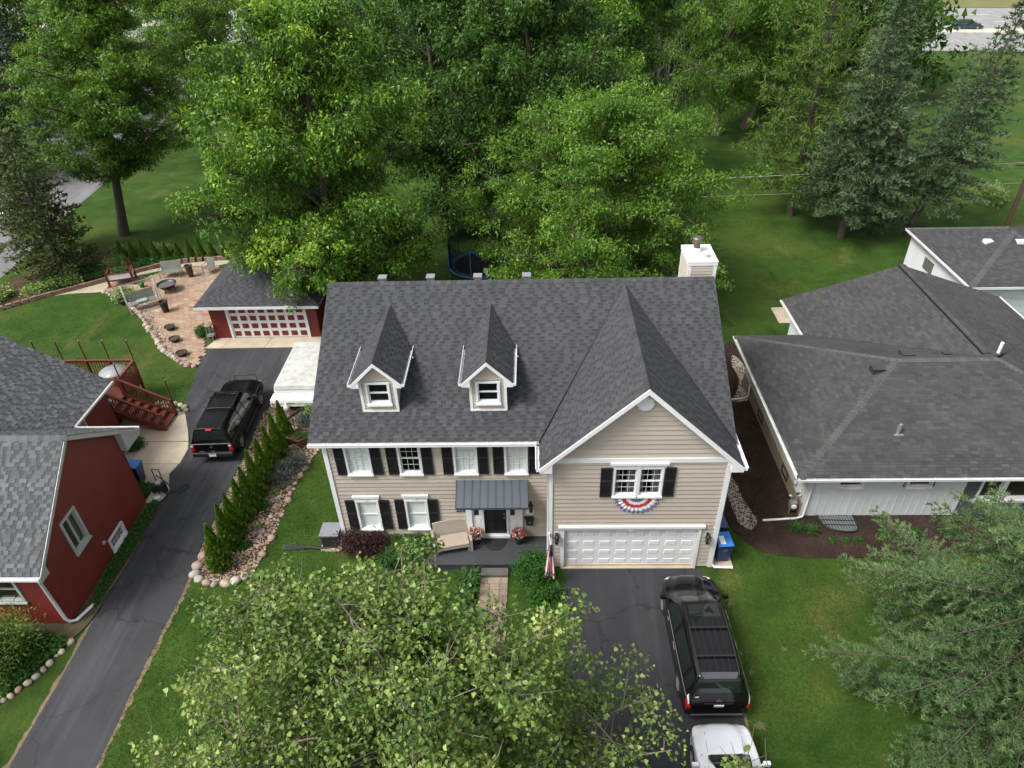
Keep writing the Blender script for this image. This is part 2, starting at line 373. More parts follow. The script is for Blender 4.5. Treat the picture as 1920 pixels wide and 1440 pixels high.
def scatter(poly, density, seed):
    rg = np.random.RandomState(seed); P = np.array(poly); lo, hi = P.min(0), P.max(0)
    n = int((hi-lo).prod()*density); X = rg.uniform(lo[0], hi[0], n); Y = rg.uniform(lo[1], hi[1], n)
    k = inside(poly, X, Y); return X[k], Y[k]
def np_mesh(name, V, F, tone, smooth=False):
    """V (n,3), F (m,k) faces of equal size, tone (m,)"""
    me = bpy.data.meshes.new(name); n, (m, k) = len(V), F.shape
    me.vertices.add(n); me.vertices.foreach_set('co', np.ascontiguousarray(V, np.float32).ravel())
    me.loops.add(m*k); me.loops.foreach_set('vertex_index', np.ascontiguousarray(F, np.int32).ravel())
    me.polygons.add(m); me.polygons.foreach_set('loop_start', np.arange(0, m*k, k, dtype=np.int32)); me.polygons.foreach_set('loop_total', np.full(m, k, np.int32))
    me.polygons.foreach_set('use_smooth', np.full(m, smooth, bool))
    me.update(calc_edges=True)
    a = me.attributes.new('tone', 'FLOAT', 'FACE'); a.data.foreach_set('value', np.ascontiguousarray(tone, np.float32))
    return me
def np_obj(name, me, m, parent=None, loc=(0,0,0), kind=None):
    me.materials.append(m); o = bpy.data.objects.new(name, me); COL.objects.link(o)
    w = wloc(parent); o.location = (loc[0]-w[0], loc[1]-w[1], loc[2]-w[2]); o['_w'] = [float(x) for x in loc]
    if parent is not None: o.parent = parent
    if kind: o['kind'] = kind
    return o
_OCT = np.array([(1,0,0),(-1,0,0),(0,1,0),(0,-1,0),(0,0,1),(0,0,-1)], float)
_OCF = np.array([(0,2,4),(2,1,4),(1,3,4),(3,0,4),(2,0,5),(1,2,5),(3,1,5),(0,3,5)])
def pebbles(name, poly, density, size, z, m, seed, parent=None):
    X, Y = scatter(poly, density, seed); rg = np.random.RandomState(seed+1); n = len(X)
    s = rg.uniform(size[0], size[1], n); a = rg.uniform(0, 2*pi, n)
    V = np.repeat(_OCT[None], n, 0)*rg.uniform(.6, 1.25, (n, 6, 1))*s[:, None, None]; V[:, :, 2] *= .62
    c, q = np.cos(a)[:, None], np.sin(a)[:, None]
    x = V[:, :, 0]*c-V[:, :, 1]*q; y = V[:, :, 0]*q+V[:, :, 1]*c
    V = np.stack([x+X[:, None], y+Y[:, None], V[:, :, 2]+z+rg.uniform(0, .02, (n, 1))], 2)
    F = (_OCF[None]+6*np.arange(n)[:, None, None]).reshape(-1, 3)
    return np_obj(name, np_mesh(name, V.reshape(-1, 3), F, np.repeat(rg.rand(n), 8)), m, parent, kind='stuff')
def stone_mesh(seed, name='stone'):
    rg = random.Random(seed); b = MB(); n, r = 8, 5; vs = []
    ex = (1, rg.uniform(.65, .95), rg.uniform(.5, .75))
    for j in range(r+1):
        th = pi*j/r
        for i in range(n):
            ph = 2*pi*i/n; d = Vector((sin(th)*cos(ph), sin(th)*sin(ph), cos(th)))
            k = 1+.28*mnoise.noise(d*1.3+Vector((seed*3.1, 0, 0)))
            vs.append((d.x*k*ex[0], d.y*k*ex[1], d.z*k*ex[2]))
    fs = [(j*n+i, (j+1)*n+i, (j+1)*n+(i+1) % n, j*n+(i+1) % n) for j in range(r) for i in range(n)]
    b.add(vs, fs, True); me = b.mesh(name); me.materials.append(K['stone']); return me
STONES = [stone_mesh(i) for i in range(7)]
def stone_row(root, path, rmin, rmax, seed, gap=.9, name='stone', rows=1):
    rg = random.Random(seed); d = 0; prev = None; P = dense(path, .03, False); i = 0; acc = 0; nxt = rg.uniform(rmin, rmax)
    last = P[0]
    for p in P:
        acc += math.hypot(p[0]-last[0], p[1]-last[1]); last = p
        if acc >= nxt*gap*2:
            r = nxt; acc = 0; nxt = rg.uniform(rmin, rmax)
            m = Matrix.Translation((p[0]+rg.uniform(-.05, .05), p[1]+rg.uniform(-.05, .05), r*.28)) @ Matrix.Rotation(rg.uniform(0, 6.28), 4, 'Z') @ Matrix.Rotation(rg.uniform(-.3, .3), 4, 'X') @ Matrix.Scale(r, 4)
            inst(name, rg.choice(STONES), root, m)

# ------------------------------------------------------------------ the ground and everything laid on it
g = MB(); g.add([(-420,-160,0),(420,-160,0),(420,640,0),(-420,640,0)], [(0,1,2,3)]); g.build('ground', K['lawn'], None, 'structure')
DRV_L = [(-19.75,-30),(-19.6,-8),(-19.6,-3.9),(-19.7,-1.8),(-19.63,.7),(-19.8,4.3),(-20.1,5.4),(-19.9,7.2),(-20.35,8.3),(-21.2,9.9),(-21.6,11.2),(-22.1,13.9),(-22.45,15.86)]
DRV_R = [(-13.6,15.9),(-13.7,11.6),(-15.6,10.9),(-16.9,10.6),(-17.15,8.5),(-17.07,5.3),(-17.05,1.8),(-16.85,-.4),(-16.86,-2.2),(-16.95,-5.4),(-16.9,-8),(-16.8,-30)]
dl = wobble(catmull(DRV_L, 5, False)+catmull(DRV_R[:3], 1, False)+catmull(DRV_R[3:], 5, False), .05, 1.1)
sheet('narrow_driveway', dl, .012, K['asphalt2'])
sheet('driveway', wobble(dense([(-2.42,-.06),(2.72,-.06),(2.95,-.5),(2.98,-30),(-2.5,-30)], .4), .05, 1.3, 4), .012, K['asphalt'])
# strip of worn soil along the driveway edges
for nm, path, w in (('driveway_edge_soil', [(-16.9,-12),(-16.9,-5.4),(-16.82,-2.2),(-16.8,-.4)], .16), ('driveway_edge_soil', [(-19.7,-12),(-19.6,-4),(-19.72,-1.8),(-19.65,.6)], .14), ('driveway_edge_soil', [(2.98,-12),(2.98,-6),(2.95,-.5)], .12)):
    L = dense(path, .15, False); rr = random.Random(len(path)*3)
    poly = wobble([(x-w*rr.uniform(.3, 1), y) for x, y in L]+[(x+w*rr.uniform(.3, 1.0), y) for x, y in L[::-1]], .05, 2.2, 3)
    sheet(nm, poly, .004, K['edge'])
for i, (x, y, r) in enumerate([(4.91,-3.56,.13),(3.5,-1.75,.13),(3.4,-3.7,.15),(3.6,-4.4,.14),(3.4,-6.2,.2)]):
    sheet('bare_soil_patch', wobble([(x+r*(.55+.45*((a*7+i*3) % 5)/4)*cos(a*pi/12), y+r*.8*(.55+.45*((a*7+i*3) % 5)/4)*sin(a*pi/12)) for a in range(24)], .1, 5, i), .005, K['worn'])
# concrete: garage apron slabs and side pad slabs, each slab its own piece
ap = sheet('garage_apron', [(-22.5,15.9),(-15.2,15.9),(-15.2,17.2),(-22.3,17.2)], -.02, K['soil'])
for a in ([(-22.44,15.93),(-21.5,15.93),(-21.3,17.05),(-22.1,17.05)], [(-21.48,15.93),(-19.0,15.93),(-18.85,17.05),(-21.28,17.05)], [(-18.97,15.93),(-15.4,15.93),(-15.4,17.05),(-18.82,17.05)]):
    sheet('slab', a, .03, K['concrete'], ap, None, .1)
pad = sheet('concrete_pad', [(-24.3,3.7),(-20.45,3.6),(-19.7,3.65),(-19.75,4.4),(-20.1,5.4),(-19.95,7.1),(-20.4,8.3),(-21.2,10.0),(-24.3,9.9)], -.03, K['soil'])
for a in ([(-20.4,3.55),(-19.95,3.5),(-19.72,3.75),(-19.62,4.3),(-19.82,4.72),(-20.4,4.75)], [(-20.4,4.78),(-19.85,4.75),(-20.1,5.38),(-19.93,6.0),(-20.4,6.02),(-22.3,6.03),(-22.3,4.8)],
          [(-22.3,6.06),(-19.9,6.05),(-19.92,7.1),(-20.1,7.6),(-22.3,7.63)], [(-24.1,7.66),(-20.12,7.65),(-20.4,8.32),(-21.22,9.95),(-24.1,9.95)], [(-24.1,4.8),(-22.33,4.8),(-22.33,7.62),(-24.1,7.62)]):
    sheet('slab', a, .028, K['concrete'], pad, None, .1)
sill = sheet('garage_threshold', [(-2.5,-.1),(2.55,-.1),(2.55,.16),(-2.5,.16)], .05, K['concrete'])
# brown mulch bed round the house on the right, cream gravel strips on it
MUL = catmull([(4.35,4.5),(4.3,3.0),(4.45,1.9),(5.1,.9),(6.1,.5),(7.9,.38),(10.7,.42),(13,.7),(17,.8),(21,1.2)], 6, False)+[(21,2.9),(7.5,2.9),(7.5,12.2),(10.4,12.2),(10.4,12.9)]+catmull([(9.0,13.4),(8.1,14.8),(7.6,15.9),(6.9,15.2),(6.0,13.6),(4.9,11),(4.4,8)], 5, False)
sheet('mulch_bed', wobble(MUL, .06, 1.5), .035, K['mulch'])
pebbles('gravel_strip', wobble(catmull([(4.95,5.4),(5.2,4.4),(5.3,3.3),(5.55,2.4),(5.15,1.85),(4.75,2.3),(4.7,3.6),(4.75,4.7)], 6), .05, 2), 700, (.014,.034), .04, K['pebble_w'], 21)
pebbles('gravel_strip', catmull([(7.4,14.5),(7.75,13.6),(7.75,11.5),(7.2,10.45),(6.45,10.4),(6.9,11.3),(7.2,12.3),(7.15,13.6)], 6), 600, (.016,.04), .04, K['pebble_w'], 22)
# stone bed with the row of arborvitae
BED = catmull([(-16.95,10.3),(-17.0,7),(-17.0,3),(-16.85,.2),(-16.4,-.62),(-15.4,-.75),(-14.5,-.3),(-14.25,1.2),(-14.2,2.6),(-14.05,4.9),(-13.6,7.1),(-13.1,9.0),(-12.9,10.6),(-14.6,11.0)], 6)
sheet('rock_bed', BED, .03, K['soil'])
pebbles('bed_gravel', BED, 220, (.018,.06), .035, K['pebble'], 31)
rb = thing('bed_boulders', 'pink and grey boulders edging the arborvitae bed', 'boulders', (-16.4,-.5,0))
stone_row(rb, catmull([(-16.75,.9),(-16.7,-.2),(-16.35,-.62),(-15.4,-.78),(-14.6,-.4)], 8, False), .15, .27, 5, .85, 'boulder')
rb2 = thing('bed_edging_stones', 'small fieldstones along the lawn edge of the arborvitae bed', 'stones', (-14.2,3,0))
stone_row(rb2, catmull([(-14.5,-.2),(-14.28,1.2),(-14.2,2.6),(-14.05,4.9),(-13.62,7.1),(-13.2,8.8)], 8, False), .05, .2, 8, 1.5)
stone_row(rb2, catmull([(-15.0,.3),(-14.7,2.1),(-14.6,4.2)], 8, False), .06, .14, 9, 1.6)
# ground-cover strip between the red house and the narrow driveway
K['gcover'] = mat('trodden_earth', (.055, .042, .024), (.095, .08, .045), .95, scale=5, bump=.6, bscale=30)
sheet('foundation_strip', wobble(dense([(-20.45,3.5),(-19.75,3.55),(-19.65,.7),(-19.72,-1.8),(-19.75,-2.6),(-20.1,-3.4),(-24,-3.6),(-24,-2.5),(-20.45,-2.5)], .3), .05, 1.4), .008, K['gcover'])
# patio of pavers
PAT = catmull([(-32.0,23.4),(-30.6,22.3),(-29.2,21.3),(-27.2,19.5),(-25.6,17.3),(-24.2,15.6),(-23.1,14.6),(-22.25,14.2),(-22.4,15.8),(-22.8,17.5),(-22.9,22.6),(-24.2,24.6),(-25.5,26.6),(-28.4,26.3),(-30.2,25.1),(-31.6,24.9)], 5)
pt = sheet('patio', PAT, .012, K['soil'])
def paver_mesh(w, d, h, name, m):
    b = MB(); c = .012
    b.box((-w/2, -d/2, -h), (w/2, d/2, 0)); me = b.mesh(name); me.materials.append(m); return me
PV = paver_mesh(.42, .27, .05, 'paver', K['patio'])
rg = random.Random(3); cand = []
ang = radians(-14)
for r in range(-60, 60):
    for q in range(-45, 45):
        u = q*.44+(r % 2)*.22; v = r*.29
        x = -26.5+u*cos(ang)-v*sin(ang); y = 20.5+u*sin(ang)+v*cos(ang)
        cand.append((x, y))
cx = np.array(cand); ok = inside(PAT, cx[:, 0], cx[:, 1]); cx = cx[ok]
cx = cx[np.argsort(cx[:, 1])]
far = MB()
for i, (x, y) in enumerate(cx):
    z = .045+rg.uniform(-.004, .004)
    if i < 298:
        inst('paver', PV, pt, Matrix.Translation((x, y, z)) @ Matrix.Rotation(ang+rg.uniform(-.01, .01), 4, 'Z'))
    else:
        ca, sa = cos(ang), sin(ang)
        far.obox((x, y, z-.025), (.21*ca, .21*sa, 0), (-.135*sa, .135*ca, 0), (0, 0, .025), rg.random())
far.build('far_pavers', K['patio_t'], pt, 'stuff')
sheet('gravel_path', catmull([(-36.5,22.3),(-34.2,22.9),(-32.0,23.2),(-31.5,24.9),(-28.4,26.5),(-25.4,26.9),(-25.3,27.6),(-28.8,27.0),(-31.9,25.2),(-34,24.2)], 5), .008, mat('sandy_path', (.42,.36,.27), (.34,.28,.2), .95, scale=3, bump=.4))
pe = thing('patio_edge_stones', 'rounded stones between the patio and the curved lawn', 'stones', (-27,19,0))
stone_row(pe, catmull([(-32.2,23.2),(-30.2,21.9),(-28.4,20.3),(-26.6,18.0),(-25.2,16.2),(-24.1,15.2),(-23.2,14.4),(-22.3,14.05)], 8, False), .1, .26, 12, .95)
pebbles('patio_gravel', catmull([(-30.8,22.6),(-29.3,20.9),(-27,18.6),(-25.2,16.0),(-23.3,14.4),(-23.0,14.9),(-24.4,16.3),(-26.0,18.3),(-27.6,20.2),(-29.2,21.7)], 5), 170, (.03,.09), .04, K['pebble'], 41)
# low edging wall of blocks behind the patio
ew = thing('edging_wall', 'low curved red brown block edging behind the patio', 'edging', (-33,24,0))
rg = random.Random(9); eb = paver_mesh(.34, .2, .14, 'block', K['brickstone'])
for row, zz in ((0, .13), (1, .26)):
    pts = dense(catmull([(-38.5,19.9),(-36.0,22.1),(-34.2,23.4),(-32.6,24.6),(-31.2,25.7),(-28.8,27.2),(-25.4,27.75)], 8, False), .36, False)
    for i in range(len(pts)-1):
        a, b = pts[i], pts[i+1]; t = math.atan2(b[1]-a[1], b[0]-a[0])
        inst('block', eb, ew, Matrix.Translation(((a[0]+b[0])/2, (a[1]+b[1])/2+row*.04, zz+rg.uniform(-.012, .012))) @ Matrix.Rotation(t+rg.uniform(-.05, .05), 4, 'Z'))
sheet('planting_bed', catmull([(-38.5,20.2),(-36.0,22.3),(-34.2,23.6),(-32.6,24.8),(-31.2,25.9),(-28.8,27.4),(-24.5,27.9),(-24.5,29.0),(-30,29.2),(-34.5,29.2),(-38,27.5),(-40,23)], 5), .02, K['soil'])
# edging stones at the bottom left and by the stairs
bl = thing('driveway_edging_stones', 'pink and white edging stones beside the driveway at lower left', 'stones', (-20.8,-4,0))
stone_row(bl, catmull([(-19.95,-3.0),(-20.1,-3.7),(-20.5,-4.6),(-21.2,-5.7),(-22,-6.6)], 8, False), .09, .15, 15, .9)
bs = thing('stair_edging_stones', 'ring of flat stones at the foot of the red deck stairs', 'stones', (-21.8,10.3,0))
stone_row(bs, catmull([(-23.2,10.6),(-22.2,10.7),(-21.4,10.3),(-21.1,9.8)], 8, False), .13, .2, 16, .9); stone_row(bs, catmull([(-23.0,10.25),(-22.2,10.35),(-21.55,9.95)], 8, False), .1, .16, 17, .9)
# front walk: pavers and step
wk = sheet('front_walk', [(-5.6,-.5),(-4.56,-.5),(-4.56,-3.3),(-5.6,-3.3)], .006, K['soil'])
rg = random.Random(5); pm = [paver_mesh(w, .27, .05, 'paver', K['paver']) for w in (.5, .36, .28)]
y = -.66; r = 0
while y > -3.25:
    x = -5.6; x1 = -4.56
    while x < x1-.1:
        k = rg.choice((0, 1, 2, 1)); w = (.5, .36, .28)[k]
        if x+w > x1: w2 = x1-x; 
        else: w2 = w
        M4 = Matrix.Translation((x+w2/2, y, .045+rg.uniform(-.004, .004))) @ Matrix.Diagonal(((w2-.014)/w, 1, 1, 1))
        inst('paver', pm[k], wk, M4); x += w2
    y -= .284; r += 1
# side street, main road and its far side
sheet('side_street', wobble(dense([(-41.6,10),(-40.4,26),(-41.8,36),(-42.3,43),(-45.0,60),(-52,100),(-62,100),(-56,60),(-52,43),(-50.5,26),(-50,10)], 1.5), .15, .3), .01, K['street'])
def road_pt(x, k): return (x, 96.5-.19*(x-60)+k)
def roadstrip(name, k0, k1, z, m, x0=-330, x1=330): return sheet(name, [road_pt(x0, k0), road_pt(x1, k0), road_pt(x1, k1), road_pt(x0, k1)], z, m)
roadstrip('near_road', -5, 9.5, .02, K['road']); roadstrip('road_median', 9.5, 13.0, .14, mat('median_concrete', (.52,.47,.38), (.45,.4,.33), .9))
roadstrip('far_road', 13.0, 36, .02, K['road'])
for k in (2.2, 20.5, 28.0):
    for i in range(-6, 14): 
        x = 20+i*9.0; roadstrip('lane_marking', k, k+.16, .028, K['white'], x, x+3)
sheet('far_verge', [road_pt(-330, 36.5), road_pt(330, 36.5), road_pt(330, 60), road_pt(-330, 60)], .03, mat('dry_verge_grass', (.19,.16,.06), (.09,.11,.03), .95, scale=.12))
sheet('parking_lot', [road_pt(-330, 60), road_pt(330, 60), road_pt(330, 100), road_pt(-330, 100)], .02, K['road'])
# ------------------------------------------------------------------ roofs, siding, windows
def span(poly, s):
    xs = []
    for i in range(len(poly)):
        (a, p), (b, q) = poly[i], poly[(i+1) % len(poly)]
        if (p <= s < q) or (q <= s < p): xs.append(a+(b-a)*(s-p)/(q-p))
    return (min(xs), max(xs)) if len(xs) >= 2 else None
TABM = {}
def tab_mesh(m, w, e, tone):
    k = (m.name, w, e, tone)
    if k not in TABM:
        b = MB(); b.add([(0,0,0),(w,0,0),(w,e,-.004),(0,e,-.004),(0,0,-.02),(w,0,-.02),(w,e,-.016),(0,e,-.016)], [(0,1,2,3),(4,5,1,0),(5,6,2,1),(7,4,0,3)], tone=tone)
        TABM[k] = b.mesh('shingle'); TABM[k].materials.append(m)
    return TABM[k]
def shingle_facet(acc, pts, m_obj, seed, expo=.143, style='lam', n_ind=0, roof=None):
    """lay courses of shingles on one plane; the first two points run level along it; acc collects the joined ones"""
    rg = random.Random(seed); P = [Vector(p) for p in pts]; u = (P[1]-P[0]).normalized()
    n = u.cross(P[2]-P[0]).normalized()
    if n.z < 0: n = -n
    v = n.cross(u).normalized()
    if v.z < 0: u = -u; v = n.cross(u).normalized()
    o = P[0]; o = o+v*min((p-o).dot(v) for p in P)+u*min((p-o).dot(u) for p in P)
    poly = [((p-o).dot(u), (p-o).dot(v)) for p in P]; Sx = max(q for _, q in poly)
    pt = lambda a, s, h: o+u*a+v*s+n*h
    R = Matrix((u, v, n)).transposed().to_4x4(); cnt = 0; i = 0
    def piece(p0, p1, sa, sb, h, t): acc.add([pt(p0,sa,h), pt(p1,sa,h), pt(p1,sb,h-.005), pt(p0,sb,h-.005), pt(p0,sa,.002), pt(p1,sa,.002), pt(p1,sb,.002), pt(p0,sb,.002)], [(0,1,2,3),(4,5,1,0),(5,6,2,1),(7,4,0,3)], tone=t)
    while i*expo < Sx-.02:
        s0, s1 = i*expo, min((i+1)*expo, Sx); A, B = span(poly, s0+1e-4), span(poly, s1-1e-4); i += 1
        if A is None or B is None: continue
        a0, b0 = A; a1, b1 = B; band = rg.uniform(-.05, .05)
        acc.add([pt(a0,s0,.014), pt(b0,s0,.014), pt(b1,s1+.01,.004), pt(a1,s1+.01,.004), pt(a0,s0,0), pt(b0,s0,0)], [(0,1,2,3),(4,5,1,0)], tone=.5+band if style == 'lam' else .22)
        lo, hi = max(a0, a1), min(b0, b1); lo2, hi2 = min(a0, a1), max(b0, b1)
        x = lo2-rg.uniform(0, .3)
        while x < hi2:
            if style == 'block': w = rg.choice((.14, .2, .26, .32)); gap = rg.choice((.1, .14, .2)); t = rg.uniform(.3, .85)
            elif style == 'lam': w = rg.choice((.16, .22, .28, .36)); gap = rg.choice((.12, .16, .2, .25)); t = rg.uniform(.5, .78)+band
            else: w = .297; gap = .008; t = rg.uniform(.3, .75) if rg.random() < .75 else rg.uniform(.15, 1.)
            e = s1-s0-.004; p0, p1 = max(x, lo), min(x+w, hi)
            if p1-p0 > .03:
                if cnt < n_ind and p1-p0 > w-.001:
                    inst('shingle', tab_mesh(m_obj, w, expo-.004, round(t, 1)), roof, Matrix.Translation(pt(p0, s0-.006, .024)) @ R); cnt += 1
                else: piece(p0, p1, s0-.006, s0+e, .022, t)
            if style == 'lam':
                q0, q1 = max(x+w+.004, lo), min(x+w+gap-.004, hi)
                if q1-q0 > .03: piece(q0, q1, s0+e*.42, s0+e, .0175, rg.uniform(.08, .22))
            x += w+gap
def deck(b, pts, th=.14):
    P = [Vector(p) for p in pts]; n = (P[1]-P[0]).cross(P[2]-P[0]).normalized()
    if n.z < 0: n = -n
    b.prism([p-n*.004 for p in P], -n*th)
CAPM = {}
def ridge_caps(roof, p, q, m, slope_l, slope_r, seed, tones=(.45,.75), w=.15, step=.2):
    """overlapping cap shingles from p (laid first) to q"""
    rg = random.Random(seed); p, q = Vector(p), Vector(q); d = (q-p); L = d.length; d.normalize(); side = d.cross(Vector((0,0,1))).normalized(); up = side.cross(d)
    key = (m.name, round(slope_l, 2), round(slope_r, 2))
    ms = []
    for t in (.35, .5, .65, .8):
        k = key+(t,)
        if k not in CAPM:
            b = MB(); l, r = slope_l, slope_r; h0, h1 = .03, .016
            vs = []
            for yy, h in ((0, h0), (step+.03, h1)):
                vs += [(-w, yy, h-w*l), (0, yy, h+.008), (w, yy, h-w*r), (-w, yy, -w*l-.012), (w, yy, -w*r-.012), (0, yy, -.006)]
            b.add(vs, [(1,0,6,7),(2,1,7,8),(3,0,1,5),(5,1,2,4),(0,3,9,6),(4,2,8,10)], tone=t); CAPM[k] = b.mesh('ridge_cap'); CAPM[k].materials.append(m)
        ms.append(CAPM[k])
    R = Matrix((side, d, up)).transposed().to_4x4(); k = 0
    while k*step < L-.05:
        inst('ridge_cap', rg.choice(ms), roof, Matrix.Translation(p+d*(k*step)) @ R); k += 1
def lap_wall(parent, o, u, nrm, z0, z1, rng, openings, expo, m, name='siding_board', joined=False, seed=0):
    """lapped boards on a wall; rng(z) gives the run along u; openings are (u0,u1,z0,z1)"""
    o, u, nrm = Vector(o), Vector(u), Vector(nrm); rg = random.Random(seed); acc = MB(); z = z0
    while z < z1-.01:
        zt = min(z+expo, z1); a, b = rng((z+zt)/2); segs = [(a, b)]
        for (p, q, c, d) in openings:
            if c < zt-.01 and d > z+.01:
                nx = []
                for (s, t) in segs:
                    if q <= s or p >= t: nx.append((s, t)); continue
                    if p > s: nx.append((s, p))
                    if q < t: nx.append((q, t))
                segs = nx
        for (s, t) in segs:
            if t-s < .02: continue
            mb = acc if joined else MB(); tn = rg.random()
            P = lambda uu, zz, h: o+u*uu+nrm*h+Vector((0, 0, zz))
            vs = [P(s,z,.04), P(t,z,.04), P(t,zt+.012,.004), P(s,zt+.012,.004), P(s,z,-.02), P(t,z,-.02), P(t,zt+.012,-.02), P(s,zt+.012,-.02)]
            fs = [(0,1,2,3),(5,4,7,6),(4,5,1,0),(3,2,6,7),(4,0,3,7),(1,5,6,2)]
            if u.cross(Vector((0,0,1))).dot(nrm) < 0: fs = [q[::-1] for q in fs]
            mb.add(vs, fs, tone=tn)
            if not joined: mb.build(name, m, parent)
        z = zt
    if joined: return acc.build('siding', m, parent, 'stuff')
def window(parent, o, u, nrm, w, h, cols=3, rows=2, trim='white', cover=None, case=.075, name='window', sashes=2, depth=.075, sill=True, vertical=True):
    """o: lower left corner on the wall plane; casing is the part, sashes, panes and blind its pieces"""
    o, u, nrm = Vector(o), Vector(u), Vector(nrm); Z = Vector((0,0,1)); m = K[trim]
    def bx(b, a0, a1, z0, z1, c0, c1, tone=None):
        b.obox(o+u*(a0+a1)/2+Z*(z0+z1)/2+nrm*(c0+c1)/2, u*(a1-a0)/2, Z*(z1-z0)/2, nrm*(c1-c0)/2, tone)
    b = MB(); bx(b, 0, case, 0, h, -.1, depth); bx(b, w-case, w, 0, h, -.1, depth); bx(b, case, w-case, h-case, h, -.1, depth-.002); bx(b, case, w-case, 0, case*1.15, -.1, depth+.004)
    if sill: bx(b, -.02, w+.02, -.03, .035, -.02, depth+.05)
    c = b.build(name, m, parent)
    a0, a1, zb, zt = case, w-case, case*1.15, h-case
    cells = []
    if vertical:
        if sashes == 2: zm = (zb+zt)/2; cells = [(a0, a1, zb, zm+.02, -.03), (a0, a1, zm-.02, zt, -.004)]
        else: cells = [(a0, a1, zb, zt, -.004)]
    else:
        for k in range(sashes): cells.append((a0+(a1-a0)*k/sashes, a0+(a1-a0)*(k+1)/sashes, zb, zt, -.004))
    for (p, q, r, s, dd) in cells:
        f = MB(); t = .042
        bx(f, p, p+t, r, s, dd-.03, dd+.012); bx(f, q-t, q, r, s, dd-.03, dd+.012); bx(f, p+t, q-t, r, r+t, dd-.03, dd+.01); bx(f, p+t, q-t, s-t, s, dd-.03, dd+.01)
        for k in range(1, cols): xx = p+t+(q-p-2*t)*k/cols; bx(f, xx-.006, xx+.006, r+t, s-t, dd-.008, dd+.004)
        for k in range(1, rows): zz = r+t+(s-r-2*t)*k/rows; bx(f, p+t, q-t, zz-.006, zz+.006, dd-.008, dd+.003)
        f.build('sash', m, c)
        g_ = MB(); vv = [o+u*x+Z*z+nrm*(dd-.012) for x, z in ((p+t, r+t), (q-t, r+t), (q-t, s-t), (p+t, s-t))]; g_.add(vv, [(0,1,2,3)]); g_.build('pane', K['glass'], c)
    if cover == 'blind':
        bb = MB(); k = 0; zz = zb+.04
        while zz < zt: bb.obox(o+u*(a0+a1)/2+Z*(zz+.02)-nrm*.05, u*(a1-a0-.02)/2, Vector((0,0,.0225))-nrm*.006, nrm*.0015, .5); zz += .042
        bb.build('blind', K['blind'], c)
    elif cover == 'curtain':
        for (p, q) in ((a0, a0+(a1-a0)*.24), (a1-(a1-a0)*.42, a1)):
            bb = MB(); N = 14
            bb.grid(lambda s_, t_: o+u*(p+(q-p)*s_)+Z*(zb+(zt-zb)*t_)-nrm*(.16+.03*sin(s_*22)), N, 2); bb.build('curtain', K['curtain'], c)
    return c
def shutter(parent, o, u, nrm, w, h, m):
    o, u, nrm = Vector(o), Vector(u), Vector(nrm); Z = Vector((0,0,1)); b = MB()
    def bx(a0, a1, z0, z1, c0, c1): b.obox(o+u*(a0+a1)/2+Z*(z0+z1)/2+nrm*(c0+c1)/2, u*(a1-a0)/2, Z*(z1-z0)/2, nrm*(c1-c0)/2)
    bx(0, w, 0, h, .03, .06)
    for (p, q, r, s) in ((0,.045,0,h),(w-.045,w,0,h),(.045,w-.045,0,.06),(.045,w-.045,h-.06,h),(.045,w-.045,h*.55-.035,h*.55+.035)): bx(p, q, r, s, .061, .08)
    z = .07
    while z < h-.08:
        if abs(z+.01-h*.55) > .05: b.obox(o+u*w/2+Z*(z+.012)+nrm*.066, u*(w/2-.05), Z*.013+nrm*.008, nrm*.002)
        z += .034
    return b.build('shutter', m, parent)
def gutter(parent, p, q, out, m, w=.12, h=.11, name='gutter'):
    p, q, out = Vector(p), Vector(q), Vector(out).normalized(); Z = Vector((0,0,1)); d = q-p; b = MB(); mid = (p+q)/2
    b.obox(mid-Z*h+out*w/2, d/2, out*w/2, Z*.006); b.obox(mid-Z*h/2+out*.004, d/2, out*.004, Z*h/2-Z*.007); b.obox(mid-Z*(h/2-.01)+out*(w+.005), d/2, out*.005, Z*(h/2-.001))
    b.obox(mid+Z*.014+out*(w+.012), d/2, out*.014, Z*.006)
    for s in (-1, 1): b.obox(mid+d*.5*s*.9992-Z*h/2+out*w/2, d.normalized()*.003, out*(w/2-.01), Z*(h/2-.01))
    o = b.build(name, m, parent)
    hb = MB(); n = int(d.length/1.1)
    for k in range(n): c = p+d*(k+.5)/n; hb.obox(c+out*w/2+Z*.004, d.normalized()*.012, out*w/2, Z*.004)
    if n: hb.build('gutter_strap', m, o, 'stuff')
    return o
def downspout(parent, pts, m, w=.075, name='downspout'):
    b = MB(); b.tube(pts, w*.62, 8, smooth=True); return b.build(name, m, parent)
FX, FN = Vector((1,0,0)), Vector((0,-1,0))

# ------------------------------------------------------------------ the tan house
H = thing('tan_house', 'tan sided two storey house with charcoal shingle roof and two dormers', 'house', (-4,6,0))
XL, XR, XM, SET, YB = -2.98, 3.12, -11.13, 1.287, 12.15
YO = -.36; XA, ZA = .06, 8.71; ZE = 5.44; RY, RZ = 6.72, 8.84; EY, EZ = .94, 5.54; GL, GR = -3.33, 3.47; RL, RR = -11.52, 3.51
sl_m = (RZ-EZ)/(RY-EY); sl_g = (ZA-ZE)/(XA-GL)
def y_valley(z): return EY+(z-EZ)/sl_m
YV = y_valley(ZA)
fb = MB(); fb.box((XM+.02,SET+.02,-.3),(XR-.02,YB-.02,.34)); fb.box((XL+.02,.02,-.3),(XR-.02,SET+.02,.13)); fb.build('foundation', K['concrete'], H)
fl = MB(); fl.box((XM+.1,SET+.15,2.72),(XR-.1,YB-.1,2.8)); fl.box((XL+.1,.15,2.72),(XR-.1,SET+.15,2.8)); fl.build('upper_floor', K['dark'], H)
